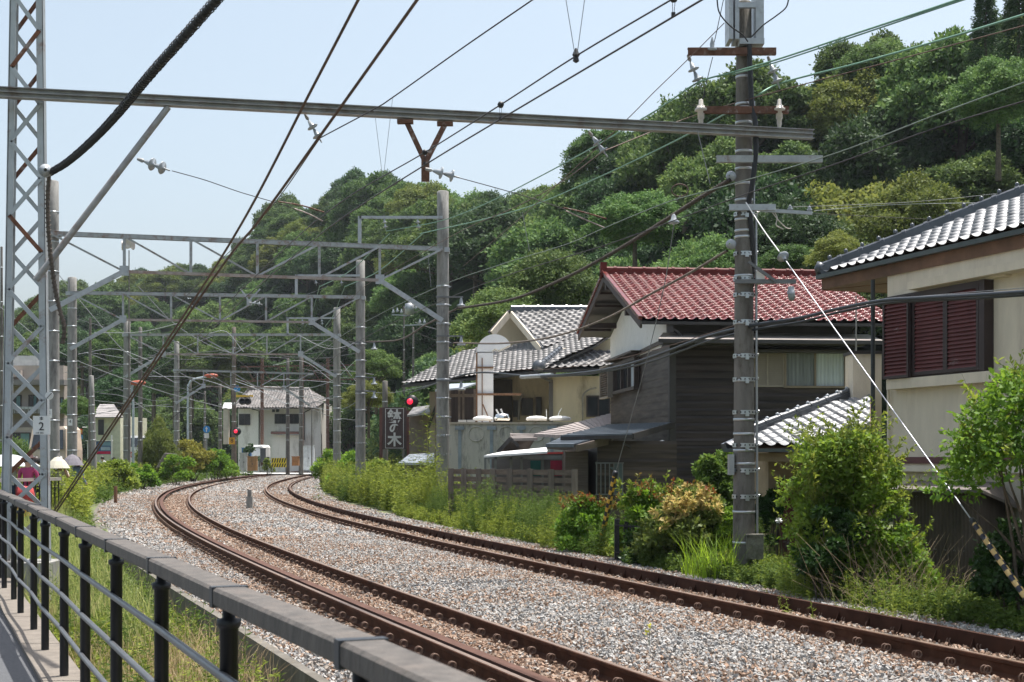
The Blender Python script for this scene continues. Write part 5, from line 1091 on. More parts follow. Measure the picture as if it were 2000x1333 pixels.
# panel water tank
q = thing('water_tank', 'stained pale panel water tank behind the slatted fence', 'tank', P(985, 960, 44)); Yt = 43.8
m_ = MB(); m_.box(XY(877,Yt), XY(1185,Yt), Yt, Yt+4, -.8, ZZ(827,Yt)); tank_m = mat('tank_frp', (.50,.49,.44), .7, var=.06, scale=2, dirt=(.10,.10,.095), dirt_amt=.45, stretch=(2.2,2.2,.5)); obj('body', m_, tank_m, q)
m_ = MB(); m_.box(XY(875,Yt), XY(1187,Yt), Yt-.05, Yt+4, ZZ(829,Yt), ZZ(825,Yt)); obj('lid', m_, mat('tank_lid', (.50,.44,.36), .7, var=.12, scale=5, dirt=(.3,.18,.1), dirt_amt=.3), q)
m_ = MB(); 
for px in (898,960,1018,1078): m_.box(XY(px,Yt)-.05, XY(px,Yt)+.05, Yt-.03, Yt, -.3, ZZ(833,Yt)); m_.box(XY(px,Yt)-.14, XY(px,Yt)+.14, Yt-.06, Yt-.03, ZZ(840,Yt), ZZ(833,Yt))
obj('joint_strip', m_, mat('strip_blue', (.26,.31,.35), .6, var=.15), q)
m_ = MB()
for px in (930, 989, 1048):
    c = P(px, 848, Yt-.01); m_.ring(c, (0,1,0), .23, .022, 20, 5, 0, 2*math.pi)
obj('embossed_ring', m_, mat('tank_frp', (0,0,0)), q)
for px, y, w_ in ((943,822,.32),(1048,822,.34),(1094,822,.36)):
    m_ = MB(); m_.lathe(P(px, y, Yt+.8), [(0,w_*.9),(.05,w_),(.1,w_*.9),(.14,w_*.5),(.15,.0)], n=18); obj('manhole', m_, white_pl, q)
m_ = MB(); m_.lathe(P(981, 822, Yt+.8), [(0,.22),(.08,.26),(.2,.2),(.24,0)], n=18); obj('steel_cover', m_, mat('shiny_steel', (.8,.8,.78), .12, 1), q)
m_ = MB(); m_.tube([P(978,817,Yt+.8), P(969,800,Yt+.8)], .025, 6); m_.tube([P(985,817,Yt+.8), P(978,799,Yt+.8)], .025, 6); m_.tube([P(1068,822,Yt+.8), P(1067,800,Yt+.8)], .012, 5); m_.tube([P(1088,820,Yt+.8), P(1092,806,Yt+.8), P(1097,798,Yt+.8)], .012, 5); obj('vent_pipe', m_, white_pl, q)
for px in (902, 919):
    m_ = MB(); m_.box(XY(px,Yt)-.12, XY(px,Yt)+.12, Yt+.2, Yt+.5, ZZ(825,Yt), ZZ(820,Yt)); obj('top_box', m_, galv, q)
# slatted fence
q = thing('slatted_fence', 'weathered brown horizontal slat fence with square posts in front of the tank', 'fence', P(1005, 1000, 35))
fm = mat('fence_wood', (.155,.12,.095), .85, var=.22, scale=3, bump=.3, bscale=25, dirt=(.09,.07,.06), dirt_amt=.4, stretch=(1,1,5)); fmp = mat('fence_post', (.17,.14,.12), .85, var=.2, scale=3, bump=.3, stretch=(4,4,.5))
fa, fb = Vector((XY(880,36.5), 36.5, 0)), Vector((XY(1128,33.2), 33.2, 0)); ft = (fb-fa).normalized(); ztop = 1.31
posts_px = [881, 906, 935, 962, 995, 1035, 1076, 1122]
def fpt(px):
    # intersection of the pixel column with the fence line
    k = (px-1000)/F; t = (k*fa.y-fa.x)/((fb.x-fa.x)-k*(fb.y-fa.y)); return fa.lerp(fb, t)
for px in posts_px:
    m_ = MB(); c = fpt(px); m_.box(c.x-.07, c.x+.07, c.y-.12, c.y+.0, -.4, ztop); obj('post', m_, fmp, q)
for i, z in enumerate(np.arange(-.2, ztop-.06, .187)):
    m_ = MB(); a = fa+Vector((0,0,z+.12)); b = fb+Vector((0,0,z+.12)); m_.bar(a, b, .025, .125); obj('slat', m_, fm, q)
# ---- cream house with shutters
ea, eb_ = Vector((5.22, 24.0, 0)), Vector((.34, -.94, 0)).normalized()
yaw = math.atan2(eb_.y, eb_.x); H4 = frame(5.87, 22.25, math.atan2(-.945, .326))    # a toward viewer, b to the right (into the house)
h4 = thing('shuttered_house', 'cream stucco house with maroon shutters and silver grey tiled hip roof at the right', 'house', H4(3, 3, -.95))
m_ = MB(); m_.box(0, 9, 0, 7, ZZ(893,21)-.14+0, 4.55, H4); obj('upper_wall', m_, stucco, h4)
m_ = MB(); m_.box(0, 9, .12, 7, -.95, 1.46, H4); obj('lower_wall', m_, stucco, h4)
m_ = MB(); m_.box(-.03, 9, -.03, .02, 1.50, 1.60, H4); obj('maroon_band', m_, mat('maroon', (.13,.05,.05), .6), h4)
m_ = MB(); m_.box(-.03, 9, -.03, .12, 1.38, 1.46, H4); m_.box(.9, 3.6, -.26, .0, 4.10, 4.22, H4); m_.box(3.6, 3.8, -.26, 0, 2.4, 4.5, H4); obj('white_trim', m_, stucco, h4)
C = Vector((5.22, 24.0, 4.68)); u_ = Vector((.326, -.945, 0)); v_ = Vector((.945, .326, 0)); Ls = 10.5; Lh = 5.0; pitch = .46
A_ = [C, C+u_*Ls, C+u_*(Ls-Lh)+v_*Lh+Vector((0,0,Lh*pitch)), C+u_*Lh+v_*Lh+Vector((0,0,Lh*pitch))]
o, un = tile_panel('track_side_roof', A_, (0,1), kawara, h4, tw=.265, tc_=.235, h=.038, step=.03); obj('roof_deck', un, soffit, h4)
B_ = [C, C+v_*Lh*2, C+u_*Lh+v_*Lh+Vector((0,0,Lh*pitch))]
o, un = tile_panel('far_side_roof', B_, (0,1), kawara, h4); obj('roof_deck', un, soffit, h4)
m_ = MB(); ridge(m_, C+Vector((0,0,.06)), A_[3]+Vector((0,0,.06)), .075, step=.36); m_.lathe(C+Vector((-.02,.02,.10)), [(-.08,0),(-.08,.1),(.05,.12),(.1,0)], axis=(-1,.4,.1), n=12); obj('hip_ridge', m_, kawara_dk, h4)
m_ = MB()
for k in range(10):
    for j in (0, 1):
        p = C+(A_[3]-C)*(k+.5)/10+Vector((0,0,.2))
for k in range(26):
    t = (k+.5)/26; p = C.lerp(A_[3], t)+Vector((0,0,.235))
    if (k % 1) == 0: m_.lathe(p, [(-.03,.03),(0,.035),(.025,.03),(.04,.0)], n=8)
obj('ridge_knobs', m_, kawara_dk, h4)
sn = MB()
for k in range(18):       # snow guards in a broken row
    p = C+u_*(1.0+k*.53)+v_*.85+Vector((0,0,.85*pitch+.07))
    if True: sn.ring(p, u_, .07, .016, 8, 5, 0, math.pi)
obj('snow_guards', sn, kawara_dk, h4)
m_ = MB(); m_.bar(C+Vector((-.05,.02,-.05)), C+u_*Ls+Vector((-.05,0,-.05)), .10, .07); obj('gutter', m_, mat('gutter_dk', (.06,.075,.075), .35, .2), h4)
m_ = MB(); m_.prism([C+Vector((0,0,-.08)), C+u_*Ls+Vector((0,0,-.08)), C+u_*Ls+v_*1.0+Vector((0,0,-.02)), C+u_*.9+v_*.9+Vector((0,0,-.02))], (0,0,-.18)); m_.prism([C+Vector((0,0,-.09)), C+u_*.9+v_*.9+Vector((0,0,-.03)), C+v_*6+Vector((0,0,-.03)), C+v_*6+Vector((-.1,.1,-.09))], (0,0,-.18)); obj('eaves', m_, soffit, h4)
m_ = MB(); m_.box(.22, 2.75, -.17, .0, 2.64, 2.79, H4); m_.box(.15, 2.95, -.10, -.0, 4.07, 4.12, H4); obj('bay_sill', m_, stucco, h4)
mar = mat('shutter_maroon', (.12,.030,.027), .6, var=.15, scale=3, dirt=(.30,.27,.26), dirt_amt=.06); mar_f = mat('shutter_frame', (.045,.03,.03), .55)
louvre(h4, H4, .19, .86, -.17, 2.80, 4.02, mar_f, 'shutter', pitch=.058, dep=.05, fw=.04, slat=mar)
louvre(h4, H4, .88, 1.68, -.12, 2.82, 4.02, mar_f, 'shutter', pitch=.058, dep=.04, fw=.05, slat=mar)
louvre(h4, H4, 1.68, 2.44, -.12, 2.82, 4.02, mar_f, 'shutter', pitch=.058, dep=.04, fw=.05, slat=mar)
m_ = MB(); m_.box(.17, 2.56, -.15, .0, 4.02, 4.07, H4); m_.box(2.45, 2.57, -.16, .0, 2.80, 4.07, H4); m_.box(.2,2.5,-.115,0,2.79,4.02,H4); obj('shutter_casing', m_, mar_f, h4)
m_ = MB(); m_.tube([H4(-.28,-.08,4.4), H4(-.28,-.08,1.3)], .035, 8); obj('downpipe', m_, mat('pipe_black', (.035,.04,.045), .4), h4)
m_ = MB(); m_.tube(smooth_path([H4(.0,-.05,4.0), H4(-.02,-.05,3.7), H4(.08,-.05,3.4), H4(.1,-.05,1.7)], 5), .022, 6); obj('wall_conduit', m_, stucco, h4)
m_ = MB(); m_.box(4.05, 4.3, -.2, 0, 3.7, 4.1, H4); obj('vent_box', m_, taupe, h4)
# rear wing and garden wall seen past the corner
q = thing('beige_wing', 'plain beige wing wall with dark coping left of the shuttered house', 'wall', P(1690, 900, 26))
m_ = MB(); m_.box(XY(1666,26), XY(1722,26), 26, 26.6, -.95, ZZ(692,26)); obj('wall', m_, stucco, q); m_ = MB(); m_.box(XY(1663,26), XY(1724,26), 25.95, 26.65, ZZ(692,26), ZZ(686,26)); obj('coping', m_, trim_dk, q)
# lower tiled roof of the porch
L0 = Vector(P(1440, 876, 24.5)); L1 = Vector(P(1640, 876, 23.2)); Lr0 = P(1470, 846, 25.0); Lr1 = P(1668, 774, 26.2)
h5 = thing('porch_wing', 'single storey wing with silver grey tiles, low between the near pole and the cream house', 'building', P(1560, 960, 25))
E0 = P(1414, 874, 24.6); E1 = P(1700, 874, 22.6); T1 = P(1700, 762, 26.6)
nn = (E1-E0).cross(T1-E0).normalized()
def onpl(px, py):
    d = P(px, py, 1)-Vector((0,0,CZ)); t = (E0-Vector((0,0,CZ))).dot(nn)/d.dot(nn); return Vector((0,0,CZ))+d*t
Rp = [E0, E1, onpl(1700, 762), onpl(1468, 850)]
o, un = tile_panel('tiled_roof', Rp, (0,1), kawara, h5, h=.04, step=.03); obj('roof_deck', un, soffit, h5)
m_ = MB(); ridge(m_, Rp[3]+Vector((0,0,.05)), Rp[2]+Vector((0,0,.05)), .07, step=.35); m_.bar(Rp[3], E0, .12, .12); obj('ridge', m_, kawara_dk, h5)
m_ = MB(); 
for k in range(12): m_.lathe(Rp[3].lerp(Rp[2], (k+.5)/12)+Vector((0,0,.19)), [(-.03,.03),(0,.035),(.025,.03),(.04,.0)], n=8)
obj('ridge_knobs', m_, porc, h5)
m_ = MB(); m_.lathe(P(1447, 872, 24.8), [(0,.09),(.12,.07),(.22,.075),(.3,.04),(.31,0)], n=9, smooth=False); obj('ridge_end_ornament', m_, mat('stone_old', (.20,.19,.16), .9, var=.3, scale=9), h5)
m_ = MB(); m_.bar(E0+Vector((0,-.05,-.05)), E1+Vector((0,-.05,-.05)), .08, .06); obj('gutter', m_, mat('gutter_dk', (0,0,0)), h5)
m_ = MB(); m_.prism([E0+Vector((.3,.05,-.1)), E1+Vector((0,.05,-.1)), E1+Vector((0,.9,-.1)), E0+Vector((.3,.9,-.1))], (0,0,-.14)); m_.box(XY(1515,24.2), XY(1730,24.2), 24.9, 27, -.95, 1.72); obj('wall', m_, mat('wing_wall', (.30,.22,.14), .85), h5)
louvre(h5, frame(XY(1517,24.7),24.7,0), 0, .42, 0, -.6, ZZ(935,24.7), mar_f, 'maroon_shutter', pitch=.06, fw=.03, slat=mar)
# brown shed with sheet walls
h6 = thing('metal_shed', 'dark brown corrugated shed with a flat roof below the cream house wall', 'shed', P(1880, 1040, 18.5))
shed_m = mat('shed_sheet', (.105,.08,.07), .7, .1, var=.2, scale=3, dirt=(.06,.05,.045), dirt_amt=.3, stretch=(1,1,.3))
def corr(mb, p0, p1, z0, z1, pitch=.06, amp=.012):
    p0 = Vector(p0); p1 = Vector(p1); L = (p1-p0).length; t = (p1-p0)/L; n_ = t.cross(Vector((0,0,1))); k = int(L/pitch*4); vs = []
    for i in range(k+1):
        p = p0+t*L*i/k+n_*amp*math.sin(2*math.pi*i/4+.7)
        vs += [(p.x, p.y, z0), (p.x, p.y, z1)]
    mb.add(vs, [(2*i, 2*i+2, 2*i+3, 2*i+1) for i in range(k)])
s0_, s1_, s2_ = Vector((XY(1745,19.5),19.5,0)), Vector((XY(1912,18.2),18.2,0)), Vector((XY(1985,20.5),20.5,0))
m_ = MB(); corr(m_, s0_, s1_, -.9, ZZ(958,18.6)); corr(m_, s1_, s2_, -.9, ZZ(958,18.6)); obj('sheet_wall', m_, shed_m, h6)
m_ = MB(); m_.prism([P(1738,955,19.4), P(1918,957,17.9), P(1990,990,19.5), P(1990,925,22.6), P(1800,934,22.6)], (0,0,-.04)); obj('roof', m_, mat('shed_top', (.14,.12,.11), .7, var=.2, scale=4), h6)
m_ = MB(); 
for k in range(9): p = s0_.lerp(s1_, (k+.5)/9); m_.lathe((p.x, p.y-.02, ZZ(972,18.6)), [(0,.012),(.01,.012)], axis=(0,-1,0), n=6); m_.lathe((p.x, p.y-.02, ZZ(1075,18.6)), [(0,.012),(.01,.012)], axis=(0,-1,0), n=6)
obj('screws', m_, galv, h6)
# black railing fence in the shrubs
q = thing('iron_fence', 'low black vertical bar fence half hidden by the shrubs', 'fence', P(1240, 1075, 24.5)); m_ = MB()
for k in range(16):
    px = 1219+k*6; m_.tube([P(px, 1082+k*.8, 24-k*.02), P(px, 1024+k*.6, 24-k*.02)], .011, 6)
obj('bars', m_, post_m, q); m_ = MB()
for y in (1026, 1078): m_.bar(P(1200,y,24.05), P(1316,y+10,23.6), .02, .03)
m_.box(XY(1205,24.1)-.04, XY(1205,24.1)+.04, 24.1, 24.2, -.5, ZZ(1015,24)); m_.box(XY(1224,24.1)-.03, XY(1224,24.1)+.03, 24.1, 24.2, -.5, ZZ(1020,24)); obj('frame', m_, post_m, q)
# ---------------------------------------------------------------- restaurant sign
sb = mat('sign_brown', (.075,.05,.05), .5, var=.05); sw = mat('sign_white', (.62,.62,.62), .5)
q = thing('restaurant_sign', 'tall dark brown sign with white characters and white border line', 'sign', P(771, 878, 60)); Ys = 60.0
m_ = MB(); m_.box(XY(747,Ys), XY(794,Ys), Ys, Ys+.12, ZZ(878,Ys), ZZ(796,Ys)); obj('board', m_, sb, q)
m_ = MB(); x0, x1, z0, z1 = XY(752.5,Ys), XY(788.5,Ys), ZZ(876,Ys), ZZ(798,Ys)
for a in ((x0,x1,z0,z0+.02),(x0,x1,z1-.02,z1),(x0,x0+.02,z0+.02,z1-.02),(x1-.02,x1,z0+.02,z1-.02)): m_.box(a[0], a[1], Ys-.008, Ys, a[2], a[3])
obj('border_line', m_, sw, q)
for ch, y in (('鉢', 815.5), ('の', 838), ('木', 861)):
    cu = bpy.data.curves.new('character', 'FONT'); cu.body = ch; cu.size = .60 if ch != 'の' else .46; cu.align_x = 'CENTER'; cu.align_y = 'CENTER'; cu.extrude = .005; cu.offset = .018; cu.materials.append(sw)
    o = bpy.data.objects.new('character', cu); COL.objects.link(o); o.parent = q; o.location = P(770.5, y, Ys-.01)-q.location; o.rotation_euler = (R(90),0,0)
m_ = MB(); m_.box(XY(741,Ys), XY(747,Ys), Ys-.02, Ys+.15, -.9, ZZ(796,Ys)); m_.box(XY(794,Ys), XY(799,Ys), Ys-.02, Ys+.15, -.9, ZZ(802,Ys)); obj('post', m_, mat('post_redbrown', (.13,.06,.05), .7, var=.15), q)
# red signal light at the right
def signal_light(px, y, Y, label, s=1.0, post=True):
    q = thing('signal_light', label, 'signal', P(px, y, Y)); m_ = MB(); c = P(px, y, Y)
    m_.lathe(c, [(.14*s,.0),(.14*s,.15*s),(0,.17*s)], axis=(0,-1,0), n=18); m_.lathe(c+Vector((.07*s,.02,0)), [(-.02,.0),(-.02,.30*s),(0,.30*s),(0,0)], axis=(0,-1,0), n=20); obj('housing', m_, black_m, q)
    m_ = MB(); m_.lathe(c+Vector((-.0,-.145*s,0)), [(0,.13*s),(.04*s,.10*s),(.07*s,.0)], axis=(0,-1,0), n=18, smooth=True); obj('red_lens', m_, red_em, q)
red_em = emat('red_glow', (1.0,.02,.06), .7)
signal_light(801, 785, 64, 'lit red signal lamp on a yellow bracket left of the restaurant wall', 1.0)
q = thing('signal_bracket', 'yellow upright bracket beside the lit red lamp', 'bracket', P(811, 800, 64)); m_ = MB(); m_.box(XY(809,64), XY(813,64), 64.05, 64.15, -.9, ZZ(777,64)); obj('post', m_, mat('yellow_paint', (.62,.38,.04), .5, var=.1), q)
signal_light(461, 843, 104, 'lit red lamp on the brown pole at the level crossing', 1.0)
m_ = sign('bracket_plate', P(453, 861.5, 104.4), .44, .5, mat('orange_plate', (.60,.30,.02), .5), 'orange plate reading 8 on the brown crossing pole', 'sign', [('8', 0, 0, .42)])
# ---------------------------------------------------------------- white house behind the crossing
YW = 148.0; h7 = thing('white_house', 'two storey white plastered house with a grey brown tiled hip roof behind the crossing', 'house', P(545, 912, YW))
m_ = MB(); m_.box(XY(465,YW), XY(506,YW), YW, YW+8, 0, ZZ(797,YW)); m_.box(XY(506,YW), XY(592,YW+.8), YW+.8, YW+8, 0, ZZ(797,YW)); m_.box(XY(592,YW), XY(627,YW), YW-.0, YW+9, 0, ZZ(785,YW)); m_.box(XY(532,YW-1), XY(590,YW-1), YW-1, YW+.8, 0, ZZ(850,YW-1)); obj('wall', m_, mat('white_wall', (.84,.81,.76), .85, var=.04, scale=.8, dirt=(.5,.47,.42), dirt_amt=.25, stretch=(1,1,.3)), h7)
for a, b, y0, y1, n_ in ((467,489,809,831,4),(537,586,809,828,7)):
    Yw = YW-.02 if a < 500 else YW+.78
    f_ = window(h7, frame(0,0,0), XY(a,Yw), XY(b,Yw), Yw, ZZ(y1,Yw), ZZ(y0,Yw), mat('dark_frame', (0,0,0)), [glass_dk]*(2 if a < 500 else 4), fw=.06)
    m_ = MB()
    for k in range(n_*3): xx = XY(a,Yw)+(XY(b,Yw)-XY(a,Yw))*k/(n_*3-1); m_.box(xx-.012, xx+.012, Yw-.16, Yw-.13, ZZ(y1,Yw), ZZ(y0,Yw))
    obj('window_bars', m_, mat('bars', (.10,.10,.11), .5), h7)
roofp_ = lambda pts: [P(*p) for p in pts]
def flat3(pts):
    pts = [P(*p) for p in pts]; n = (pts[1]-pts[0]).cross(pts[2]-pts[0]).normalized(); return [p-n*(p-pts[0]).dot(n) for p in pts]
kw = mat('kawara_far', (.28,.26,.25), .5, 0, var=.3, scale=1.2, dirt=(.10,.09,.09), dirt_amt=.45)
for nm, pts in (('front_roof', [(458,797,146.6),(618,797,146.6),(604,762,152),(487,759,152)]), ('side_roof', [(618,797,146.6),(640,782,150),(604,762,152)]), ('left_roof', [(458,797,146.6),(466,783,152),(487,759,152)])):
    o, un = tile_panel(nm, flat3(pts), (0,1), kw, h7, tw=.30, tc_=.30, h=.07, step=.05); obj(nm+'_deck', un, trim_dk, h7)
m_ = MB(); ridge(m_, P(487,758,152), P(604,761,152), .16, step=.6); ridge(m_, P(604,762,152), P(619,797,146.6), .14, step=.5); obj('ridge', m_, kw, h7)
m_ = MB(); m_.tube([P(506,845,YW-.1), P(506,803,YW-.1), P(492,799,YW-.5)], .06, 6); m_.tube([P(506,912,YW-.1), P(506,845,YW-.1)], .06, 6); m_.tube([P(594,860,YW-.1), P(594,806,YW-.1), P(606,800,YW-.5)], .06, 6); obj('downpipe', m_, trim_dk, h7)
m_ = MB(); m_.prism([P(529,846,YW-1.6), P(590,846,YW-1.6), P(590,843,YW), P(529,843,YW)], (0,0,-.12)); obj('porch_roof', m_, mat('porch_red', (.25,.13,.10), .7), h7)
m_ = MB()
for px in (529,537): m_.box(XY(px,YW), XY(px,YW)+.3, YW+.7, YW+.8, ZZ(805,YW), ZZ(799,YW)) if px else 0
obj('vent', m_, glass_dk, h7)
m_ = MB(); m_.prism([P(598,812,YW-.6), P(612,812,YW-.6), P(612,826,YW-.6), P(598,826,YW-.6)], (0,.3,0)) if False else None
# grey timber shed right of the white house
q = thing('garden_fence', 'low grey brown fence right of the white house', 'fence', P(645, 905, 132)); m_ = MB()
for k in range(12): px = 628+k*3.2; m_.box(XY(px,132), XY(px+2.9,132), 132, 132.05, 0, ZZ(893,132)+.3)
obj('boards', m_, mat('grey_boards', (.22,.20,.18), .8, var=.2), q); m_ = MB(); m_.box(XY(627,131.95), XY(667,131.95), 131.92, 131.97, ZZ(893,132)+.2, ZZ(893,132)+.3); obj('rail', m_, mat('grey_boards', (0,0,0)), q)
# ---------------------------------------------------------------- level crossing
m_ = MB(); cr0, cr1 = s_at_Y(122, -2), s_at_Y(131, -2); vs = []
for s in np.linspace(cr0, cr1, 6):
    for d in (6, 0, -5.4, -9): x, y = track(s, d); vs.append((x, y, zA(y)-.004))
m_.add(vs, [(i*4+j, i*4+j+1, (i+1)*4+j+1, (i+1)*4+j) for i in range(5) for j in range(3)]); struct('crossing_road', m_, mat('crossing_concrete', (.42,.43,.42), .8, var=.08))
m_ = MB(); m_.add([(-90,132,.02),(40,132,.02),(40,139,.02),(-90,139,.02)], [(0,1,2,3)]); struct('road', m_, asph)
q = thing('barrier_panel', 'yellow panel with slanted black stripes beside the crossing', 'barrier', P(544, 914, 119)); Yb = 119
m_ = MB(); x0, x1, z0, z1 = XY(530,Yb), XY(559,Yb), ZZ(914,Yb), ZZ(895,Yb); m_.box(x0, x1, Yb, Yb+.05, z0+.04, z1); obj('panel', m_, mat('bright_yellow', (.75,.60,.03), .5), q)
m_ = MB(); n_ = 6; w_ = (x1-x0)/n_
for r_i, (za_, zb_) in enumerate(((z0+.05, z0+.36), (z0+.42, z1-.02))):
    for k in range(n_): m_.prism([(x0+w_*k, Yb-.01, za_), (x0+w_*(k+.5), Yb-.01, za_), (min(x1, x0+w_*(k+1.0)), Yb-.01, zb_), (x0+w_*(k+.5), Yb-.01, zb_)], (0,.008,0))
obj('black_stripe', m_, black_m, q); m_ = MB(); m_.box(x0+.05, x0+.12, Yb+.05, Yb+.1, z0-.3, z1); m_.box(x1-.12, x1-.05, Yb+.05, Yb+.1, z0-.3, z1); obj('post', m_, galv, q)
def cabinet(name, pa, pb, yt, yb, Y, m, label, cat, door=True, dep=.6):
    q = thing(name, label, cat, P((pa+pb)/2, yb, Y)); m_ = MB(); x0, x1, z0, z1 = XY(pa,Y), XY(pb,Y), ZZ(yb,Y)-.3, ZZ(yt,Y); m_.box(x0, x1, Y, Y+dep, z0, z1); obj('body', m_, m, q)
    m_ = MB(); m_.box(x0-.04, x1+.04, Y-.05, Y+dep, z1, z1+.06); obj('lid', m_, m, q)
    if door: m_ = MB(); xm = (x0+x1)/2; m_.box(xm-.01, xm+.01, Y-.012, Y, z0+.3, z1-.05); m_.box(xm+.05, xm+.09, Y-.03, Y, (z0+z1)/2-.08, (z0+z1)/2+.08); obj('door_seam', m_, trim_dk, q)
cabinet('equipment_cabinet', 590, 613, 872, 912, 124, mat('cab_white', (.60,.63,.65), .5), 'tall pale double door cabinet left of the track bend', 'cabinet')
cabinet('equipment_cabinet', 468, 482, 886, 914, 121, mat('cab_grey', (.42,.43,.42), .6, var=.1), 'grey slim equipment cabinet right of the brown crossing pole', 'cabinet')
cabinet('blue_bin', 472, 489, 876, 890, 128, mat('bin_blue', (.03,.12,.32), .5), 'blue container above the grey cabinet at the crossing', 'container', False)
cabinet('dark_panel', 508, 519, 877, 897, 130, mat('panel_dark', (.05,.05,.055), .5), 'dark upright panel in front of the white house', 'panel', False, .1)
cabinet('crossing_machine', 483, 501, 893, 913, 118, mat('mach_brown', (.30,.17,.07), .7, var=.2), 'brown crossing gate machine left of the yellow striped panel', 'machine')
cabinet('crossing_machine', 570, 583, 893, 903, 118, mat('mach_orange', (.38,.18,.07), .7, var=.2), 'orange brown crossing gate machine right of the yellow striped panel', 'machine', False)
q = thing('crossing_gear', 'pale tall signal housing with white hood on the brown crossing pole', 'signal', P(444, 800, 106)); m_ = MB(); m_.box(XY(437,106), XY(447,106), 105.8, 106.3, ZZ(868,106), ZZ(800,106)); obj('housing', m_, mat('cream_housing', (.50,.47,.40), .6, var=.1), q)
m_ = MB(); m_.prism([P(434,798,105.6), P(456,798,105.6), P(453,787,106.2), P(438,787,106.2)], (0,.5,0)); obj('hood', m_, white_m, q)
q = thing('gate_arm', 'yellow and black raised signal boom above the white house roof', 'boom', P(477, 774, 104)); m_ = MB(); m_.box(XY(461,104), XY(494,104), 104, 104.1, ZZ(776,104), ZZ(772,104)); obj('boom', m_, mat('bright_yellow2', (.70,.42,.04), .5), q)
m_ = MB(); 
for px in (474, 484): m_.lathe(P(px, 784, 104), [(0,.0),(0,.26),(.05,.28),(.25,.2)], axis=(0,-1,0), n=14)
m_.box(XY(470,104), XY(488,104), 104.0, 104.08, ZZ(784,104), ZZ(776,104)); obj('lamp_pair', m_, black_m, q)
blue_s = mat('sign_blue', (.03,.22,.50), .45)
def arrow(q, c, s):
    m_ = MB(); Y = c.y-.03; m_.box(c.x-s*.12, c.x+s*.12, Y, Y+.01, c.z-s*.65, c.z+s*.1); m_.prism([(c.x-s*.35,Y,c.z+s*.05), (c.x+s*.35,Y,c.z+s*.05), (c.x,Y,c.z+s*.7)], (0,.01,0)); obj('white_arrow', m_, sw, q)
c = P(403.5, 839, 100); q = sign('round_sign', c, 0, 0, blue_s, 'round blue sign with a white upward arrow left of the crossing', 'sign', roundr=.25); arrow(q, c, .26)
m_ = MB(); m_.tube([c+Vector((0,.1,.2)), Vector((c.x, c.y+.1, -.2))], .03, 6); obj('post', m_, galv, q); m_ = MB(); m_.box(c.x-.16, c.x+.16, c.y, c.y+.02, c.z-.62, c.z-.28); obj('sub_plate', m_, sw, q)
c = P(463, 760, 103.8); q = sign('round_sign', c, 0, 0, blue_s, 'round blue sign high on the brown crossing pole', 'sign', roundr=.24)
m_ = MB(); m_.bar(c+Vector((-.15,-.03,-.15)), c+Vector((.15,-.03,.15)), .01, .05, up=(0,1,0)); obj('white_mark', m_, sw, q)
# street lamps with orange red heads
for px, y, Y, sgn, lab in ((412, 734, 98, 1, 'street lamp with a red head on a curved grey post, the right one'), (268, 748, 80, 1, 'street lamp with a red head beside the third left portal pole')):
    q = thing('street_lamp', lab, 'street lamp', P(px-38, 905, Y), 'red headed street lamps'); m_ = MB()
    m_.tube(smooth_path([P(px-45, 905, Y), P(px-45, 770, Y), P(px-43, 752, Y), P(px-35, 742, Y), P(px-8, 736, Y)] if px > 300 else [P(px-8,905,Y), P(px-8, 790, Y), P(px-10,760,Y), P(px-6, 748, Y)], 5), .07, 8); obj('post', m_, mat('lamp_post_blue', (.36,.42,.45), .5), q)
    m_ = MB(); c = P(px, y, Y); m_.lathe(c+Vector((-.45,0,-.02)), [(0,.05),(.2,.13),(.6,.17),(.85,.12),(.95,.0)], axis=(1,0,-.0), n=12); obj('head', m_, mat('lamp_red', (.36,.09,.05), .5), q)
    m_ = MB(); m_.lathe(c+Vector((.1,0,-.09)), [(0,.14),(-.07,.12),(-.1,.0)], axis=(0,0,1), n=12); obj('lens', m_, mat('lens', (.6,.6,.58), .2), q)
# ---------------------------------------------------------------- left background buildings
YA = 78.0
q = thing('apartment_building', 'beige grey block with balconies and a flat roof at the far left behind the mast', 'building', P(60, 930, YA))
m_ = MB(); m_.box(XY(-60,YA), XY(122,YA), YA, YA+3, -.9, ZZ(835,YA)); m_.box(XY(-60,YA+1), XY(124,YA+1), YA+1, YA+3.5, ZZ(835,YA), ZZ(712,YA)); m_.box(XY(-60,YA+1), XY(45,YA+1), YA+.6, YA+3, ZZ(735,YA), ZZ(722,YA)); obj('wall', m_, mat('apt_wall', (.38,.33,.29), .85, var=.06, scale=1), q)
m_ = MB(); m_.box(XY(-60,YA), XY(127,YA), YA-.2, YA+1.2, ZZ(808,YA), ZZ(800,YA)); m_.box(XY(-60,YA), XY(126,YA), YA-.1, YA+1.2, ZZ(742,YA), ZZ(752,YA)); obj('balcony_slab', m_, mat('apt_slab', (.20,.19,.185), .8), q)
for a, b, y0, y1 in ((8,30,770,800),(44,62,770,800),(100,114,775,800),(20,60,845,885)):
    window(q, frame(0,0,0), XY(a,YA), XY(b,YA), YA+.98 if y0 < 840 else YA-.02, ZZ(y1,YA), ZZ(y0,YA), mat('dark_frame', (0,0,0)), [glass_dk, mat('curtain_teal', (.12,.22,.22), .4)], fw=.06)
m_ = MB(); m_.box(XY(-30,YA), XY(122,YA), YA-.25, YA-.2, ZZ(800,YA), ZZ(795,YA)); 
for k in range(24): x = XY(-30,YA)+k*.19; m_.box(x, x+.02, YA-.25, YA-.22, ZZ(808,YA), ZZ(795,YA))
obj('balcony_rail', m_, galv, q)
m_ = MB(); m_.box(XY(20,YA+4), XY(112,YA+4), YA+2, YA+3, ZZ(712,YA), ZZ(690,YA)); obj('roof_structure', m_, mat('roof_struct', (.42,.45,.46), .7), q)
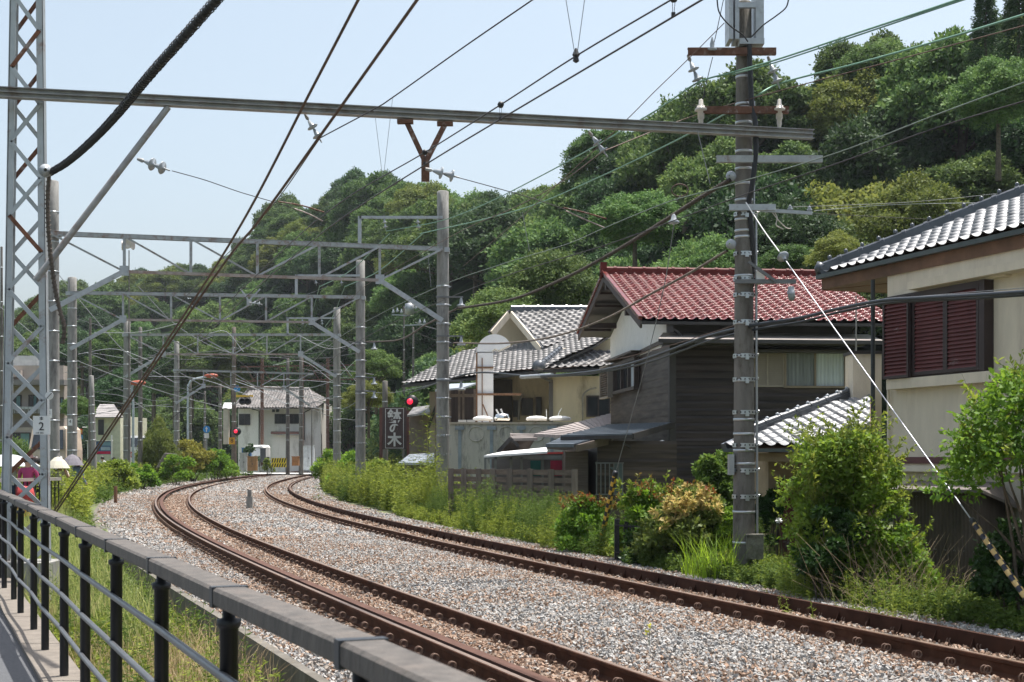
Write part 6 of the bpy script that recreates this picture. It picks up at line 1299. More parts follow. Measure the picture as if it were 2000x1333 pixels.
m_ = MB(); m_.box(XY(93,YA-3), XY(122,YA-3), YA-3, YA-1, -.9, ZZ(862,YA-3)); obj('entrance_block', m_, mat('ent', (.30,.27,.25), .85), q)
m_ = MB(); c = P(58, 885, YA-.05); m_.lathe(c, [(0,0),(0,.1),(.03,.1)], axis=(0,-1,0), n=10); obj('wall_lamp', m_, mat('teal_glow', (.3,.6,.55), .4), q)
# small house with pale wall behind the poles
YH = 96; q = thing('pale_house', 'small pale yellow walled house with a tiled roof between the far left poles', 'house', P(205, 910, YH))
m_ = MB(); m_.box(XY(185,YH), XY(235,YH), YH, YH+7, 0, ZZ(812,YH)); obj('wall', m_, mat('pale_yellow', (.52,.52,.40), .85), q)
slabroof('roof', [P(178,815,YH-.8), P(240,815,YH-.8), P(222,790,YH+4), P(195,790,YH+4)], kw, q, courses=8)
m_ = MB(); m_.box(XY(192,YH), XY(203,YH), YH-.05, YH, ZZ(850,YH), ZZ(820,YH)); obj('window', m_, glass_dk, q)
YV = 88
q = thing('shop_sign', 'long red yellow and blue vending shop board behind the weeds', 'sign board', P(192, 890, YV)); m_ = MB(); m_.box(XY(171,YV), XY(217,YV), YV, YV+.15, ZZ(888,YV), ZZ(862,YV)); obj('board', m_, mat('board_navy', (.05,.12,.28), .5), q)
for a, b, y0, y1, cc in ((172,181,865,882,(.55,.03,.03)),(181,187,865,882,(.75,.45,.02)),(187,216,882,887,(.5,.02,.08)),(196,216,864,871,(.20,.34,.45)),(197,215,873,880,(.35,.45,.55))):
    m_ = MB(); m_.box(XY(a,YV), XY(b,YV), YV-.02, YV, ZZ(y1,YV), ZZ(y0,YV)); obj('colour_panel', m_, mat('bp%d%d' % (a, y0), cc, .5), q)
m_ = MB(); m_.box(XY(168,YV), XY(218,YV), YV-.1, YV+.3, ZZ(862,YV), ZZ(861,YV)+.02); m_.tube([P(218,905,YV), P(218,850,YV)], .05, 6); m_.tube([P(172,905,YV), P(172,862,YV)], .05, 6); obj('frame', m_, white_m, q)
q = thing('hanging_signs', 'stack of small red and blue signs on the dark pole', 'sign', P(157, 860, 62)); m_ = MB(); m_.box(XY(152,62), XY(160,62), 62, 62.05, ZZ(848,62), ZZ(838,62)); obj('red_panel', m_, mat('sred', (.5,.05,.04), .5), q); m_ = MB(); m_.box(XY(153,62), XY(161,62), 62, 62.05, ZZ(858,62), ZZ(850,62)); obj('blue_panel', m_, mat('sblue', (.05,.2,.35), .5), q)
m_ = MB(); m_.box(XY(155,62), XY(160,62), 61.96, 62, ZZ(846,62), ZZ(840,62)); obj('yellow_mark', m_, yel, q)
m_ = MB(); m_.box(XY(150,62), XY(152,62), 62, 62.05, ZZ(850,62), ZZ(837,62)); m_.tube([P(161,835,62), P(170,835,62)], .02, 5); obj('bracket', m_, white_m, q)
# vehicles
def van(px, py, Y, W, Hh, L, m, label, glass=glass_dk):
    q = thing('parked_van', label, 'van', P(px, py, Y)); x0 = XY(px,Y)-W/2; x1 = x0+W; z0 = q.location.z+.25; z1 = z0+Hh-.25
    m_ = MB(); poly = [(x0,Y,z0),(x1,Y,z0),(x1,Y,z0+.9),(x1-.08,Y+.25,z1-.12),(x1-.2,Y+.3,z1),(x0+.2,Y+.3,z1),(x0+.08,Y+.25,z1-.12),(x0,Y,z0+.9)]
    back_ = [(a, Y+L, c) for a, b, c in poly]; n_ = len(poly); m_.add(poly+back_, [tuple(range(n_)), tuple(range(n_, 2*n_))[::-1]]+[(i, n_+i, n_+(i+1) % n_, (i+1) % n_) for i in range(n_)]); obj('body', m_, m, q)
    m_ = MB(); m_.add([(x0+.1,Y-.0,z0+.92),(x1-.1,Y-.0,z0+.92),(x1-.18,Y+.22,z1-.14),(x0+.18,Y+.22,z1-.14)], [(0,1,2,3)]); obj('windscreen', m_, glass, q)
    for sx in (x0+.02, x1-.2):
        for yy in (Y+.5, Y+L-.8): m_ = MB(); m_.lathe((sx, yy, z0+.05), [(0,.0),(0,.3),(.18,.3),(.18,0)], axis=(1,0,0), n=16); obj('wheel', m_, black_m, q)
    for sx in (x0+.22, x1-.22): m_ = MB(); m_.lathe((sx, Y-.01, z0+.55), [(0,.1),(.03,.09),(.04,0)], axis=(0,-1,0), n=10); obj('headlight', m_, white_pl, q)
van(92, 935, 57, 1.5, 2.1, 2.2, mat('van_beige', (.55,.45,.36), .5), 'beige minibus parked behind the cream umbrella')
van(268, 908, 93, 1.8, 1.9, 4.6, white_m, 'white van with a red panel parked beyond the third left portal pole')
van(496, 898, 135, 1.7, 1.4, 4.2, white_m, 'white car glimpsed left of the dark panel at the crossing')
q = thing('red_poster', 'small red poster beside the white van', 'poster', P(258, 885, 90)); m_ = MB(); m_.box(XY(255,90), XY(262,90), 90, 90.05, ZZ(894,90), ZZ(883,90)); obj('panel', m_, mat('sred', (0,0,0)), q); m_ = MB(); m_.box(XY(257,90), XY(260,90), 89.96, 90, ZZ(892,90), ZZ(885,90)); obj('mark', m_, sw, q)
# far fence by the pavement
q = thing('pavement_fence', 'distant black railing fence with a pale top rail in front of the pedestrians', 'railing', (-9.6, 30, 0)); fa_, fb_ = Vector((-11.6, 27.5, 0)), Vector((-10.35, 32.5, 0))
m_ = MB(); m_.bar(fa_+Vector((0,0,1.10)), fb_+Vector((0,0,1.10)), .12, .07); obj('top_beam', m_, mat('far_rail', (.33,.30,.27), .7), q)
for k in range(34):
    p = fa_.lerp(fb_, k/33); m_ = MB() if k % 4 == 0 else m_
    m_.box(p.x-.012, p.x+.012, p.y-.012, p.y+.012, .05, 1.06)
    if k % 4 == 3 or k == 33: obj('bars', m_, post_m, q)
# ---------------------------------------------------------------- people
skin_m = mat('skin', (.50,.30,.21), .6, var=.03); hair_m = mat('hair', (.02,.015,.013), .5)
def person(name, loc, face, top, legs, label, H=1.6, hat=None, pose='walk', arm=None):
    q = thing(name, label, 'person', loc); s = H/1.62; me = bpy.data.meshes.new('body')
    J = {'pel':(0,0,.88),'wst':(0,0,1.02),'ch':(0,0,1.22),'nk':(0,0,1.37),'hd':(0,-.01,1.46),'tp':(0,0,1.60),
         'sl':(-.16,0,1.32),'el':(-.21,.02,1.07),'wl':(-.17,-.14,.92),'hl':(-.16,-.20,.90),'sr':(.16,0,1.32),'er':(.22,.0,1.08),'wr':(.17,-.16,1.0),'hr':(.16,-.22,1.0),
         'il':(-.09,0,.84),'kl':(-.10,-.07 if pose == 'walk' else 0,.47),'al':(-.10,.02,.08),'tl':(-.10,-.12,.03),'ir':(.09,0,.84),'kr':(.10,.03,.47),'ar':(.10,.10,.09),'tr':(.10,-.03,.03)}
    if arm == 'up': J['er'] = (.20,-.12,1.15); J['wr'] = (.10,-.16,1.36); J['hr'] = (.10,-.16,1.44)
    rad_ = dict(pel=.135,wst=.115,ch=.14,nk=.05,hd=.095,tp=.065,sl=.06,el=.04,wl=.03,hl=.035,sr=.06,er=.04,wr=.03,hr=.035,il=.09,kl=.06,al=.042,tl=.035,ir=.09,kr=.06,ar=.042,tr=.035)
    ks = list(J); E_ = [('pel','wst'),('wst','ch'),('ch','nk'),('nk','hd'),('hd','tp'),('ch','sl'),('sl','el'),('el','wl'),('wl','hl'),('ch','sr'),('sr','er'),('er','wr'),('wr','hr'),('pel','il'),('il','kl'),('kl','al'),('al','tl'),('pel','ir'),('ir','kr'),('kr','ar'),('ar','tr')]
    me.from_pydata([tuple(np.array(J[k])*s) for k in ks], [(ks.index(a), ks.index(b)) for a, b in E_], []); o = bpy.data.objects.new('body', me); COL.objects.link(o)
    md = o.modifiers.new('skin', 'SKIN'); sv = me.skin_vertices[0].data
    for i, k in enumerate(ks): sv[i].radius = (rad_[k]*s, rad_[k]*s*(.72 if k in ('pel','wst','ch') else 1)); sv[i].use_root = (k == 'pel')
    sb_ = o.modifiers.new('sub', 'SUBSURF'); sb_.levels = 1; sb_.render_levels = 1
    dg = bpy.context.evaluated_depsgraph_get(); ev = o.evaluated_get(dg); me2 = bpy.data.meshes.new_from_object(ev); bpy.data.objects.remove(o)
    me2.materials.clear()
    for m in (skin_m, top, legs): me2.materials.append(m)
    for p in me2.polygons:
        c = p.center/s; p.use_smooth = True
        p.material_index = 1 if (.92 < c.z < 1.36 and abs(c.x) < .235 and c.y > -.11) else 2 if c.z <= .92 and c.y > -.13 or c.z < .5 else 0
    b = bpy.data.objects.new('body', me2); COL.objects.link(b); b.parent = q; b.rotation_euler = (0,0,face)
    def loc_(v): return q.location+Matrix.Rotation(face, 3, 'Z') @ Vector(v)
    m_ = MB(); m_.lathe(loc_((0,.015*s,1.44*s)), [(0,.085*s),(.05,.108*s),(.11,.10*s),(.16,.06*s),(.185,.0)], n=12); obj('hair', m_, hair_m, q)
    m_ = MB()
    for sx in (-.033,.033): m_.lathe(loc_((sx*s,-.095*s,1.49*s)), [(0,.012),(.006,.0)], axis=Matrix.Rotation(face, 3, 'Z') @ Vector((0,-1,0)), n=6)
    obj('eyes', m_, black_m, q)
    if hat: m_ = MB(); m_.lathe(loc_((0,0,1.55*s)), [(0,.20*s),(.012,.20*s),(.02,.115*s),(.09,.10*s),(.11,.0)], n=18); obj('hat', m_, hat, q)
    return q
cloth = lambda n_, c: mat('cloth_'+n_, c, .85, var=.05)
def umbrella(loc, m, label, r=.62):
    q = thing('umbrella', label, 'umbrella', loc); m_ = MB(); c = Vector(loc); K = 8; prof = [(0,.25),(.3,.22),(.6,.14),(.85,.04),(1.0,-.03)]; vs = [c+Vector((0,0,.25))]
    for t, z in prof[1:]:
        for k in range(K*2):
            a = math.pi*k/K; rr = r*t*(1 if k % 2 == 0 else .955); vs.append(c+Vector((rr*math.cos(a), rr*math.sin(a), z)))
    n_ = K*2; fs = [(0, 1+k, 1+(k+1) % n_) for k in range(n_)]
    for i in range(len(prof)-2):
        for k in range(n_): fs.append((1+i*n_+k, 1+(i+1)*n_+k, 1+(i+1)*n_+(k+1) % n_, 1+i*n_+(k+1) % n_))
    m_.add(vs, fs); obj('canopy', m_, m, q); m_ = MB(); m_.tube([c+Vector((0,0,.3)), c+Vector((0,0,-.75))], .008, 6); obj('shaft', m_, galv, q); return q
yp = 31.5
person('person', (XY(55,yp), yp, .02), 0, cloth('pink', (.36,.05,.14)), cloth('dark', (.04,.04,.05)), 'woman in a pink shirt and dark sun hat behind the far railing', 1.62, hat=cloth('hat', (.05,.02,.02)))
person('person', (XY(22,yp+1.5), yp+1.5, .02), .3, cloth('white', (.6,.6,.6)), cloth('navy', (.03,.05,.10)), 'person in white under the large white umbrella at the left edge', 1.6, arm='up')
umbrella((XY(15,yp+1.2), yp+1.2, 1.42), cloth('umb_white', (.45,.47,.50)), 'large white umbrella at the far left above the railing', .75)
person('person', (XY(70,yp+2), yp+2, .02), -.2, cloth('black', (.03,.03,.035)), cloth('dark', (0,0,0)), 'person in black just right of the woman in pink', 1.6)
person('person', (XY(117,yp+3), yp+3, .02), .4, cloth('cream', (.55,.50,.40)), cloth('dark', (0,0,0)), 'person in cream below the cream umbrella', 1.52, arm='up')
umbrella((XY(113,yp+2.8), yp+2.8, 1.36), cloth('umb_cream', (.50,.47,.38)), 'cream umbrella between the two left concrete poles', .30)
person('person', (XY(151,36), 36, .02), 2.6, cloth('blue', (.18,.25,.42)), cloth('white', (0,0,0)), 'walker in blue and white seen behind the guy lines', 1.6)
umbrella((XY(146,36), 35.8, 1.42), cloth('umb_grey', (.16,.15,.17)), 'dark grey umbrella right of the second left pole', .30)
person('person', (XY(200,86), 86, .0), 0, cloth('white', (0,0,0)), cloth('dark', (0,0,0)), 'distant person in white by the shop board', 1.65)
person('person', (XY(222,84), 84, .0), 0, cloth('palecloth', (.5,.5,.46)), cloth('dark', (0,0,0)), 'distant person in pale clothes right of the shop board', 1.6)
person('person', (XY(297,88), 88, 0), 2.8, cloth('palecloth', (0,0,0)), cloth('navy', (0,0,0)), 'person in a pale shirt and white sun hat by the leaning fence', 1.62, hat=white_pl)
q = thing('stroller', 'red and orange stroller pushed behind the far railing', 'stroller', (XY(50,31), 31, 0)); m_ = MB(); c = Vector((XY(48,31), 31, .75)); m_.lathe(c, [(-.22,.0),(-.2,.17),(0,.22),(.2,.17),(.22,0)], axis=(0,0,1), n=14); obj('hood', m_, cloth('red', (.40,.05,.05)), q)
m_ = MB(); m_.box(c.x-.2, c.x+.2, c.y-.2, c.y+.3, .3, .55); obj('seat', m_, cloth('orange', (.6,.25,.05)), q); m_ = MB()
for sx in (-.22,.22):
    for sy in (-.25,.35): m_.lathe((c.x+sx, c.y+sy, .11), [(-.02,0),(-.02,.11),(.02,.11),(.02,0)], axis=(1,0,0), n=12)
m_.tube([c+Vector((-.2,.3,.2)), c+Vector((-.2,.45,.35))], .012, 5); m_.tube([c+Vector((.2,.3,.2)), c+Vector((.2,.45,.35))], .012, 5); m_.tube([c+Vector((-.2,.45,.35)), c+Vector((.2,.45,.35))], .012, 5); obj('wheel', m_, black_m, q)
# short markers on the ballast
q = MB(); q.box(XY(225,50.5)-.05, XY(225,50.5)+.05, 50.5, 50.6, -.5, ZZ(950,50.5)); tag(obj('marker_post', q, mat('marker_brown', (.20,.10,.06), .8, var=.2)), 'short brown marker post at the bend of the retaining wall', 'marker')
q = MB(); q.box(XY(487,44)-.06, XY(487,44)+.06, 44, 44.1, -.3, ZZ(957,44)); q.box(XY(487,44)-.09, XY(487,44)+.09, 43.97, 44.13, -.3, ZZ(970,44)); tag(obj('marker_post', q, concrete), 'small grey stone marker between the two tracks', 'marker')
q = thing('leaning_fence', 'grey leaning stick fence left of the farthest left portal pole', 'fence', P(320, 905, 84)); m_ = MB()
for k in range(8): m_.tube([P(306+k*4, 915-k*1.5, 84), P(322+k*2.5, 886, 84)], .04, 5)
m_.tube([P(322,886,84), P(345,888,84)], .04, 5); obj('sticks', m_, mat('grey_boards', (0,0,0)), q)
# blue tin roof in the greenery
q = thing('tin_roof_hut', 'low hut with a blue grey tin roof in the greenery under the sign', 'hut', P(820, 905, 50)); slabroof('roof', [P(778,905,49), P(848,905,47), P(848,885,51), P(800,888,53)], mat('tin_blue', (0,0,0)), q, courses=6); m_ = MB(); m_.box(XY(790,51), XY(845,51), 51, 53, -.9, ZZ(897,51)); obj('wall', m_, mat('low_wall', (0,0,0)), q)
# ---------------------------------------------------------------- hills
SIL = [(-400,620),(0,600),(60,598),(130,560),(190,545),(250,535),(320,528),(380,512),(440,508),(480,480),(520,430),(560,405),(600,385),(660,350),(720,345),(770,335),(830,350),(890,360),(960,350),(1040,345),(1080,345),(1130,335),(1160,290),(1200,250),(1250,215),(1300,235),(1340,235),(1400,205),(1490,150),(1560,135),(1630,105),(1680,90),(1740,90),(1790,125),(1850,130),(1890,50),(1960,0),(2100,-60),(2500,-150)]
FOOT = [(-400,200),(100,185),(300,175),(480,188),(560,180),(640,172),(720,140),(850,102),(1000,84),(1200,72),(1500,62),(1800,56),(2100,54),(2500,52)]
CREST = [(-400,360),(100,350),(300,335),(480,310),(520,275),(600,250),(800,200),(1000,170),(1110,152),(1150,118),(1300,112),(1500,108),(1800,98),(2100,90),(2500,85)]
def itp(tab, x): return np.interp(x, [p[0] for p in tab], [p[1] for p in tab])
TREEH = 7.0
def hill_z(px, Y):
    f = itp(FOOT, px); c = itp(CREST, px); zc = CZ+(HY-itp(SIL, px))*c/F-np.interp(px, [1120,1180], [8.6,6.6])
    t = np.clip((Y-f)/(c-f), 0, 1.6); e = np.where(t < 1, np.sin(np.clip(t, 0, 1)*math.pi/2)**1.15*.75+.25*t, 1-(t-1)*.25)
    return -1+(zc+1)*e+1.2*np.sin(px*.02+Y*.11)*np.clip(t*3, 0, 1)
pxs = np.linspace(-400, 2500, 100); ts = np.linspace(-.03, 1.6, 34); vs = []
for px in pxs:
    f = itp(FOOT, px); c = itp(CREST, px)
    for t in ts: Y = f+(c-f)*t; vs.append((XY(px, Y), Y, float(hill_z(px, Y))))
m_ = MB(); k = len(ts); m_.add(vs, [(i*k+j, (i+1)*k+j, (i+1)*k+j+1, i*k+j+1) for i in range(len(pxs)-1) for j in range(k-1)], True)
struct('wooded_hill', m_, mat('forest_floor', (.016,.03,.010), 1, var=.5, scale=.6, spec=0))
# tree prototypes
GR = [(0.041,0.081,0.029),(0.060,0.115,0.037),(0.086,0.150,0.047),(0.117,0.186,0.058),(0.162,0.229,0.081)]
DK = [(0.026,0.050,0.025),(0.037,0.076,0.032),(0.056,0.107,0.041),(0.084,0.140,0.056)]
LT = [(0.078,0.111,0.028),(0.110,0.151,0.036),(0.149,0.182,0.048),(0.192,0.222,0.071)]
leaf_mid = leafmat('leaf_mid', GR, .25, .5, .30); leaf_dark = leafmat('leaf_dark', DK, .22, .45, .25); leaf_light = leafmat('leaf_light', LT, .3, .5, .22)
bark = mat('bark', (.10,.08,.06), .9, var=.3, scale=6, bump=.5)
def crown_quads(Rx, Rz, nblob, nleaf, ls, seed, zc, squash=.75, top_only=True, flat=0.0):
    r = np.random.default_rng(seed); out = []
    cs = []
    for i in range(nblob):
        for _ in range(20):
            d = r.normal(size=3); d /= np.linalg.norm(d); d[2] = abs(d[2])*1.15-.42
            k = r.uniform(.55, .98); p = np.array([d[0]*Rx*k, d[1]*Rx*k, zc+d[2]*Rz*k]); b = r.uniform(.16, .34)*Rx
            if all(np.linalg.norm(p-q[0]) > .5*(b+q[1])*.8 for q in cs): break
        cs.append((p, b))
    tot = sum(b*b for _, b in cs)
    for p, b in cs:
        n = int(nleaf*b*b/tot); d = r.normal(size=(n,3)); d /= np.linalg.norm(d, axis=1, keepdims=True)
        d[:,2] = np.where(d[:,2] < -.35, -d[:,2], d[:,2]); lump = 1+.16*np.sin(d[:,0]*7+p[0])*np.sin(d[:,1]*6+p[1]*2)+.1*np.sin(d[:,2]*9+p[2])
        rad = b*lump[:,None]*np.clip(r.normal(.95, .13, size=(n,1)), .45, 1.25); pos = p+d*rad*np.array([1,1,squash])
        dirs = d*.55+r.normal(size=(n,3))*.55; dirs[:,2] -= .15+flat
        nn = d+r.normal(size=(n,3))*.5+np.array([0,0,.35]); nn /= np.linalg.norm(nn, axis=1, keepdims=True)
        dirs /= np.linalg.norm(dirs, axis=1, keepdims=True); side = np.cross(dirs, nn); side /= np.maximum(np.linalg.norm(side, axis=1, keepdims=True), 1e-6)
        L = ls*r.uniform(.6, 1.35, size=(n,1)); W = L*r.uniform(.45, .7, size=(n,1)); mid = pos+dirs*L*.45
        out.append(np.stack([pos, mid+side*W/2, pos+dirs*L, mid-side*W/2], axis=1))
    return np.concatenate(out), cs
protos = []
def tree_proto(kind, seed):
    r = random.Random(seed)
    if kind == 'conifer':
        out = []; rg_ = np.random.default_rng(seed); H_ = 11
        for i in range(60):
            z = 2+(H_-2)*(i/60)**.9; rad = 2.6*(1-(z-1)/(H_+.3))+.25
            for k in range(6):
                a = rg_.uniform(0, 6.28); n = 26; t = rg_.uniform(.25, 1, n); p = np.stack([np.cos(a)*rad*t, np.sin(a)*rad*t, z+.3*t-.6*t*t+rg_.normal(0,.10,n)], 1)+rg_.normal(0,.14,(n,3))
                d = np.stack([np.cos(a)*np.ones(n), np.sin(a)*np.ones(n), -.5*np.ones(n)], 1)+rg_.normal(0,.5,(n,3)); out.append(leafquads(p, d, rg_.uniform(.25,.5,n), .11))
        V = np.concatenate(out); me = qmesh('crown', V, leaf_dark); tr = MB(); tr.tube([(0,0,-2),(0,0,5),(0.05,0,10.5)], [.22,.16,.05], 8); return me, newmesh('trunk', np.concatenate(tr.v), tr.f, bark, tr.sm)
    Rx = 3.4; Rz = r.uniform(3.0, 3.8); zc = 3.9
    m = {'mid': leaf_mid, 'dark': leaf_dark, 'light': leaf_light}[kind]
    V, cs = crown_quads(Rx, Rz, 44, 34000, .215 if kind != 'light' else .19, seed, zc, .85); me = qmesh('crown', V, m)
    tr = MB(); tr.tube([(0,0,-2.5),(.1,0,1.5),(.0,.1,zc+.5)], [.24,.18,.10], 8)
    for p, b in cs[:11]:
        s = Vector((0,.05,r.uniform(1.5, 3.5))); e = Vector(p); tr.tube([s, s.lerp(e, .5)+Vector((0,0,-.2)), e], [.09,.06,.02], 5)
    return me, newmesh('trunk', np.concatenate(tr.v), tr.f, bark, tr.sm)
def round_proto(m, seed):
    r = random.Random(seed); V = []
    a, cs = crown_quads(3.3, 3.1, 40, 24000, .19, seed, 3.7, .9); b, c2 = crown_quads(3.1, -2.9, 26, 12000, .20, seed+50, 3.3, .9)
    tr = MB(); tr.tube([(0,0,-2.5),(0,0,4)], [.22,.1], 8); return qmesh('crown', np.concatenate([a, b]), m), newmesh('trunk', np.concatenate(tr.v), tr.f, bark, tr.sm)
PR = {'round_light': [round_proto(leaf_light, 21)], 'round_mid': [round_proto(leaf_mid, 22)], 'round_dark': [round_proto(leaf_dark, 23)], 'mid': [tree_proto('mid', s) for s in (1,2,3,4)], 'dark': [tree_proto('dark', s) for s in (5,6,7)], 'light': [tree_proto('light', s) for s in (8,9)], 'conifer': [tree_proto('conifer', 10), tree_proto('conifer', 11)]}
def plant_tree(kind, x, y, z, s, label, group=None, name='tree', sz=1.0):
    cm, tm = random.choice(PR[kind]); r_ = thing(name, label, 'tree', (x, y, z), group); r_.rotation_euler = (0, 0, random.uniform(0, 6.28)); r_.scale = (s, s, s*sz)
    for nm, me in (('crown', cm), ('trunk', tm)):
        o = bpy.data.objects.new(nm, me); COL.objects.link(o); o.parent = r_
    return r_
zones = [(-60, 500, 84, 5.2, 'left', 'green broadleaf tree on the far low hill at the left', 'trees on the far left hill'),
         (480, 1110, 112, 4.5, 'middle', 'green broadleaf tree on the wooded hill in the middle', 'trees on the middle hill'),
         (1090, 2080, 120, 4.3, 'right', 'green broadleaf tree on the near steep hill at the right', 'trees on the right hill')]
ntree = 0
LMK = [(60,'left of the lattice mast'),(130,'behind the nearest left concrete pole'),(200,'above the second left portal pole'),(260,'behind the horn speakers'),(330,'right of the horn speakers'),(400,'above the farthest left portal pole'),(470,'above the brown crossing pole'),(530,'left of the white house'),(600,'above the white house'),(670,'above the third right portal pole'),(740,'above the second right portal pole'),(810,'left of the nearest right portal pole'),(870,'behind the top of the nearest right portal pole'),(940,'above the exhaust duct'),(1010,'above the left restaurant gable'),(1080,'above the restaurant ridge'),(1150,'between restaurant and timber house'),(1230,'above the red gable peak'),(1310,'above the left part of the red roof'),(1390,'above the middle of the red roof'),(1450,'just left of the near pole'),(1530,'just right of the near pole'),(1610,'above the right part of the red roof'),(1690,'above the corner of the silver roof'),(1780,'above the middle of the silver roof'),(1880,'above the upper silver roof'),(9999,'by the right edge')]
def hill_label(kind, px, t, s):
    lm = next(b for a, b in LMK if px < a); ht = 'skyline' if t > 1.5 else 'foot of the hill' if t < .22 else 'lower slope' if t < .45 else 'middle slope' if t < .7 else 'upper slope'
    return '%s tree, %s %s' % ({'mid':'green','dark':'dark green','light':'pale green'}[kind], ht, lm)
for a, b, cnt, sp, nm, lab, grp in zones:
    pts = []; tries = 0
    while len(pts) < cnt and tries < 9000:
        tries += 1; px = random.uniform(a, b); f = itp(FOOT, px); c = itp(CREST, px); t = random.random()**.85*1.12+.0; Y = f+(c-f)*t; x = XY(px, Y)
        if all((x-q[0])**2+((Y-q[1])*.8)**2 > sp*sp for q in pts):
            pts.append((x, Y)); z = float(hill_z(px, Y)); kind = random.choices(['mid','dark','light'], [5,4 if nm == 'right' else 3,1.1])[0]
            s = random.uniform(.7, 1.35)*(1.25 if nm == 'left' else 1.12 if nm == 'middle' else 1.0)
            plant_tree(kind, x, Y, z-1.6, s, hill_label(kind, px, t, Y), grp, sz=random.uniform(.85, 1.15)); ntree += 1
    # crest row so that the skyline has no holes
    n_ = {'left': 16, 'middle': 20, 'right': 20}[nm]
    for i in range(n_):
        px = a+(b-a)*(i+random.uniform(.2,.8))/n_; Y = itp(CREST, px)*random.uniform(.93,.99); kind = random.choice(['mid','mid','dark','light'])
        plant_tree(kind, XY(px, Y), Y, float(hill_z(px, Y))-1.0, random.uniform(.8, 1.2)*(1.2 if nm == 'left' else 1.05), hill_label(kind, px, 2, Y), grp, sz=random.uniform(.8,1.1))
# single trees one can point at
def tree_px(kind, px, pytop, Y, wpx, label, ztall=1.0, name='tree', z0=None):
    s = wpx*Y/F/6.6; zt = ZZ(pytop, Y)
    if kind.startswith('round') and zt < 9.5: ztall = (zt+.9)/(7.0*s)
    H_ = (7.0 if kind != 'conifer' else 11.0)*s*ztall
    return plant_tree(kind, XY(px, Y), Y, zt-H_, s, label, None, name, ztall)
tree_px('round_light', 1785, 335, 58, 205, 'round pale green tree standing above the cream house roof')
tree_px('round_light', 1640, 450, 52, 120, 'yellowish bushy tree between the red roof and the cream house roof', .8)
tree_px('conifer', 1925, -30, 74, 110, 'tall dark conifer in the top right corner, left one', 1.1, 'conifer')
tree_px('conifer', 1990, -60, 70, 130, 'tall dark conifer in the top right corner, right one', 1.1, 'conifer')
tree_px('round_dark', 1358, 195, 108, 60, 'small dark tree breaking the skyline left of the pole top', .9)
tree_px('round_mid', 1705, 78, 92, 150, 'pale feathery tree sticking up on the right skyline', .9)
tree_px('round_mid', 1950, 95, 66, 180, 'bright green tree under the conifers')
tree_px('mid', 1185, 240, 112, 150, 'big tree at the left shoulder of the near hill', 1.0)
tree_px('round_mid', 985, 545, 64, 190, 'leafy tree behind the exhaust duct and restaurant roof', .9)
tree_px('round_mid', 1080, 470, 66, 200, 'bright leafy tree behind the restaurant ridge')
tree_px('round_mid', 1240, 360, 74, 190, 'broad pale tree behind the brown wrapped cable', .8)
tree_px('round_mid', 1380, 440, 60, 220, 'green tree behind the red roof, left of the near pole')
tree_px('round_dark', 1545, 380, 62, 200, 'dark green tree behind the red roof, right of the near pole')
tree_px('round_mid', 1550, 470, 55, 140, 'bright bush tree rising over the red roof ridge', .7)
tree_px('mid', 735, 680, 88, 90, 'bright tree right of the second right portal pole')
tree_px('light', 720, 740, 80, 90, 'yellow green tree between the second and first right portal poles', .9)
tree_px('round_mid', 20, 835, 46, 95, 'leafy green shrub tree behind the mast at the left edge', .8)
tree_px('round_light', 308, 812, 86, 75, 'olive green bushy tree right of the third left portal pole', 1.0)
tree_px('mid', 150, 770, 72, 60, 'green tree between the second left pole and the dark pole')
tree_px('dark', 240, 720, 110, 110, 'dark tree behind the third left portal pole')
for i, (px, top, w_, kd) in enumerate(((60,650,120,'mid'),(160,640,110,'dark'),(215,640,110,'mid'),(300,650,130,'dark'),(375,660,110,'mid'),(430,690,110,'light'),(510,650,120,'dark'),(570,690,110,'mid'),(640,640,120,'dark'),(690,690,110,'mid'),(760,610,130,'dark'),(830,640,120,'mid'),(650,740,70,'light'),(110,640,100,'dark'),(455,640,110,'mid'),(340,720,80,'mid'))):
    tree_px(kd, px, top, 168 if px < 480 else 172, w_, hill_label(kd, px, 0, 168).replace('foot of the hill', 'belt below hill'), 1.0)['group'] = 'trees in the belt under the hill'
_dup = {}
for o in COL.objects:
    if o.get('category') == 'tree': _dup.setdefault(o['label'], []).append(o)
for lb, os_ in _dup.items():
    if len(os_) > 1:
        os_.sort(key=lambda o: o.location.y)
        for i, o in enumerate(os_): o['label'] = lb+', '+(['nearest', 'second nearest', 'third nearest', 'fourth nearest', 'fifth nearest', 'sixth nearest', 'seventh nearest'][i] if i < 7 else 'farthest')
# ---------------------------------------------------------------- shrubs
def shrub(name, px, Y, top, wpx, mat_, n, ls, label, z0=-.6, cat='shrub', asp=.55, blobs=26, tips=None, tipmat=None, wood=True, dens=1.0):
    """leafy shrub of many small leaves; foliage part plus stems"""
    zt = ZZ(top, Y); Rx = wpx*Y/F/2; h = zt-z0; seed = int(px*7+Y)
    r_ = thing(name, label, cat, (XY(px, Y), Y, z0)); rg_ = np.random.default_rng(seed)
    V, cs = crown_quads(Rx, h*.5, blobs, n, ls, seed, h*.48, .9); V = V+np.array(r_.location); qobj('foliage', V, mat_, r_)
    if wood:
        tr = MB(); base = Vector(r_.location)
        for p, b in cs[:14]:
            e = base+Vector(p); s = base+Vector((rg_.uniform(-.1,.1), rg_.uniform(-.1,.1), 0)); tr.tube([s, s.lerp(e,.5)+Vector((rg_.uniform(-.05,.05),0,.05)), e], [.02*h/1.5,.012,.004], 5)
        obj('stems', tr, bark, r_)
    return r_, cs
SH = [(.045,.10,.012),(.075,.15,.018),(.115,.20,.028),(.16,.25,.045)]
SHL = [(.085,.14,.02),(.13,.19,.03),(.19,.25,.045),(.26,.31,.07)]
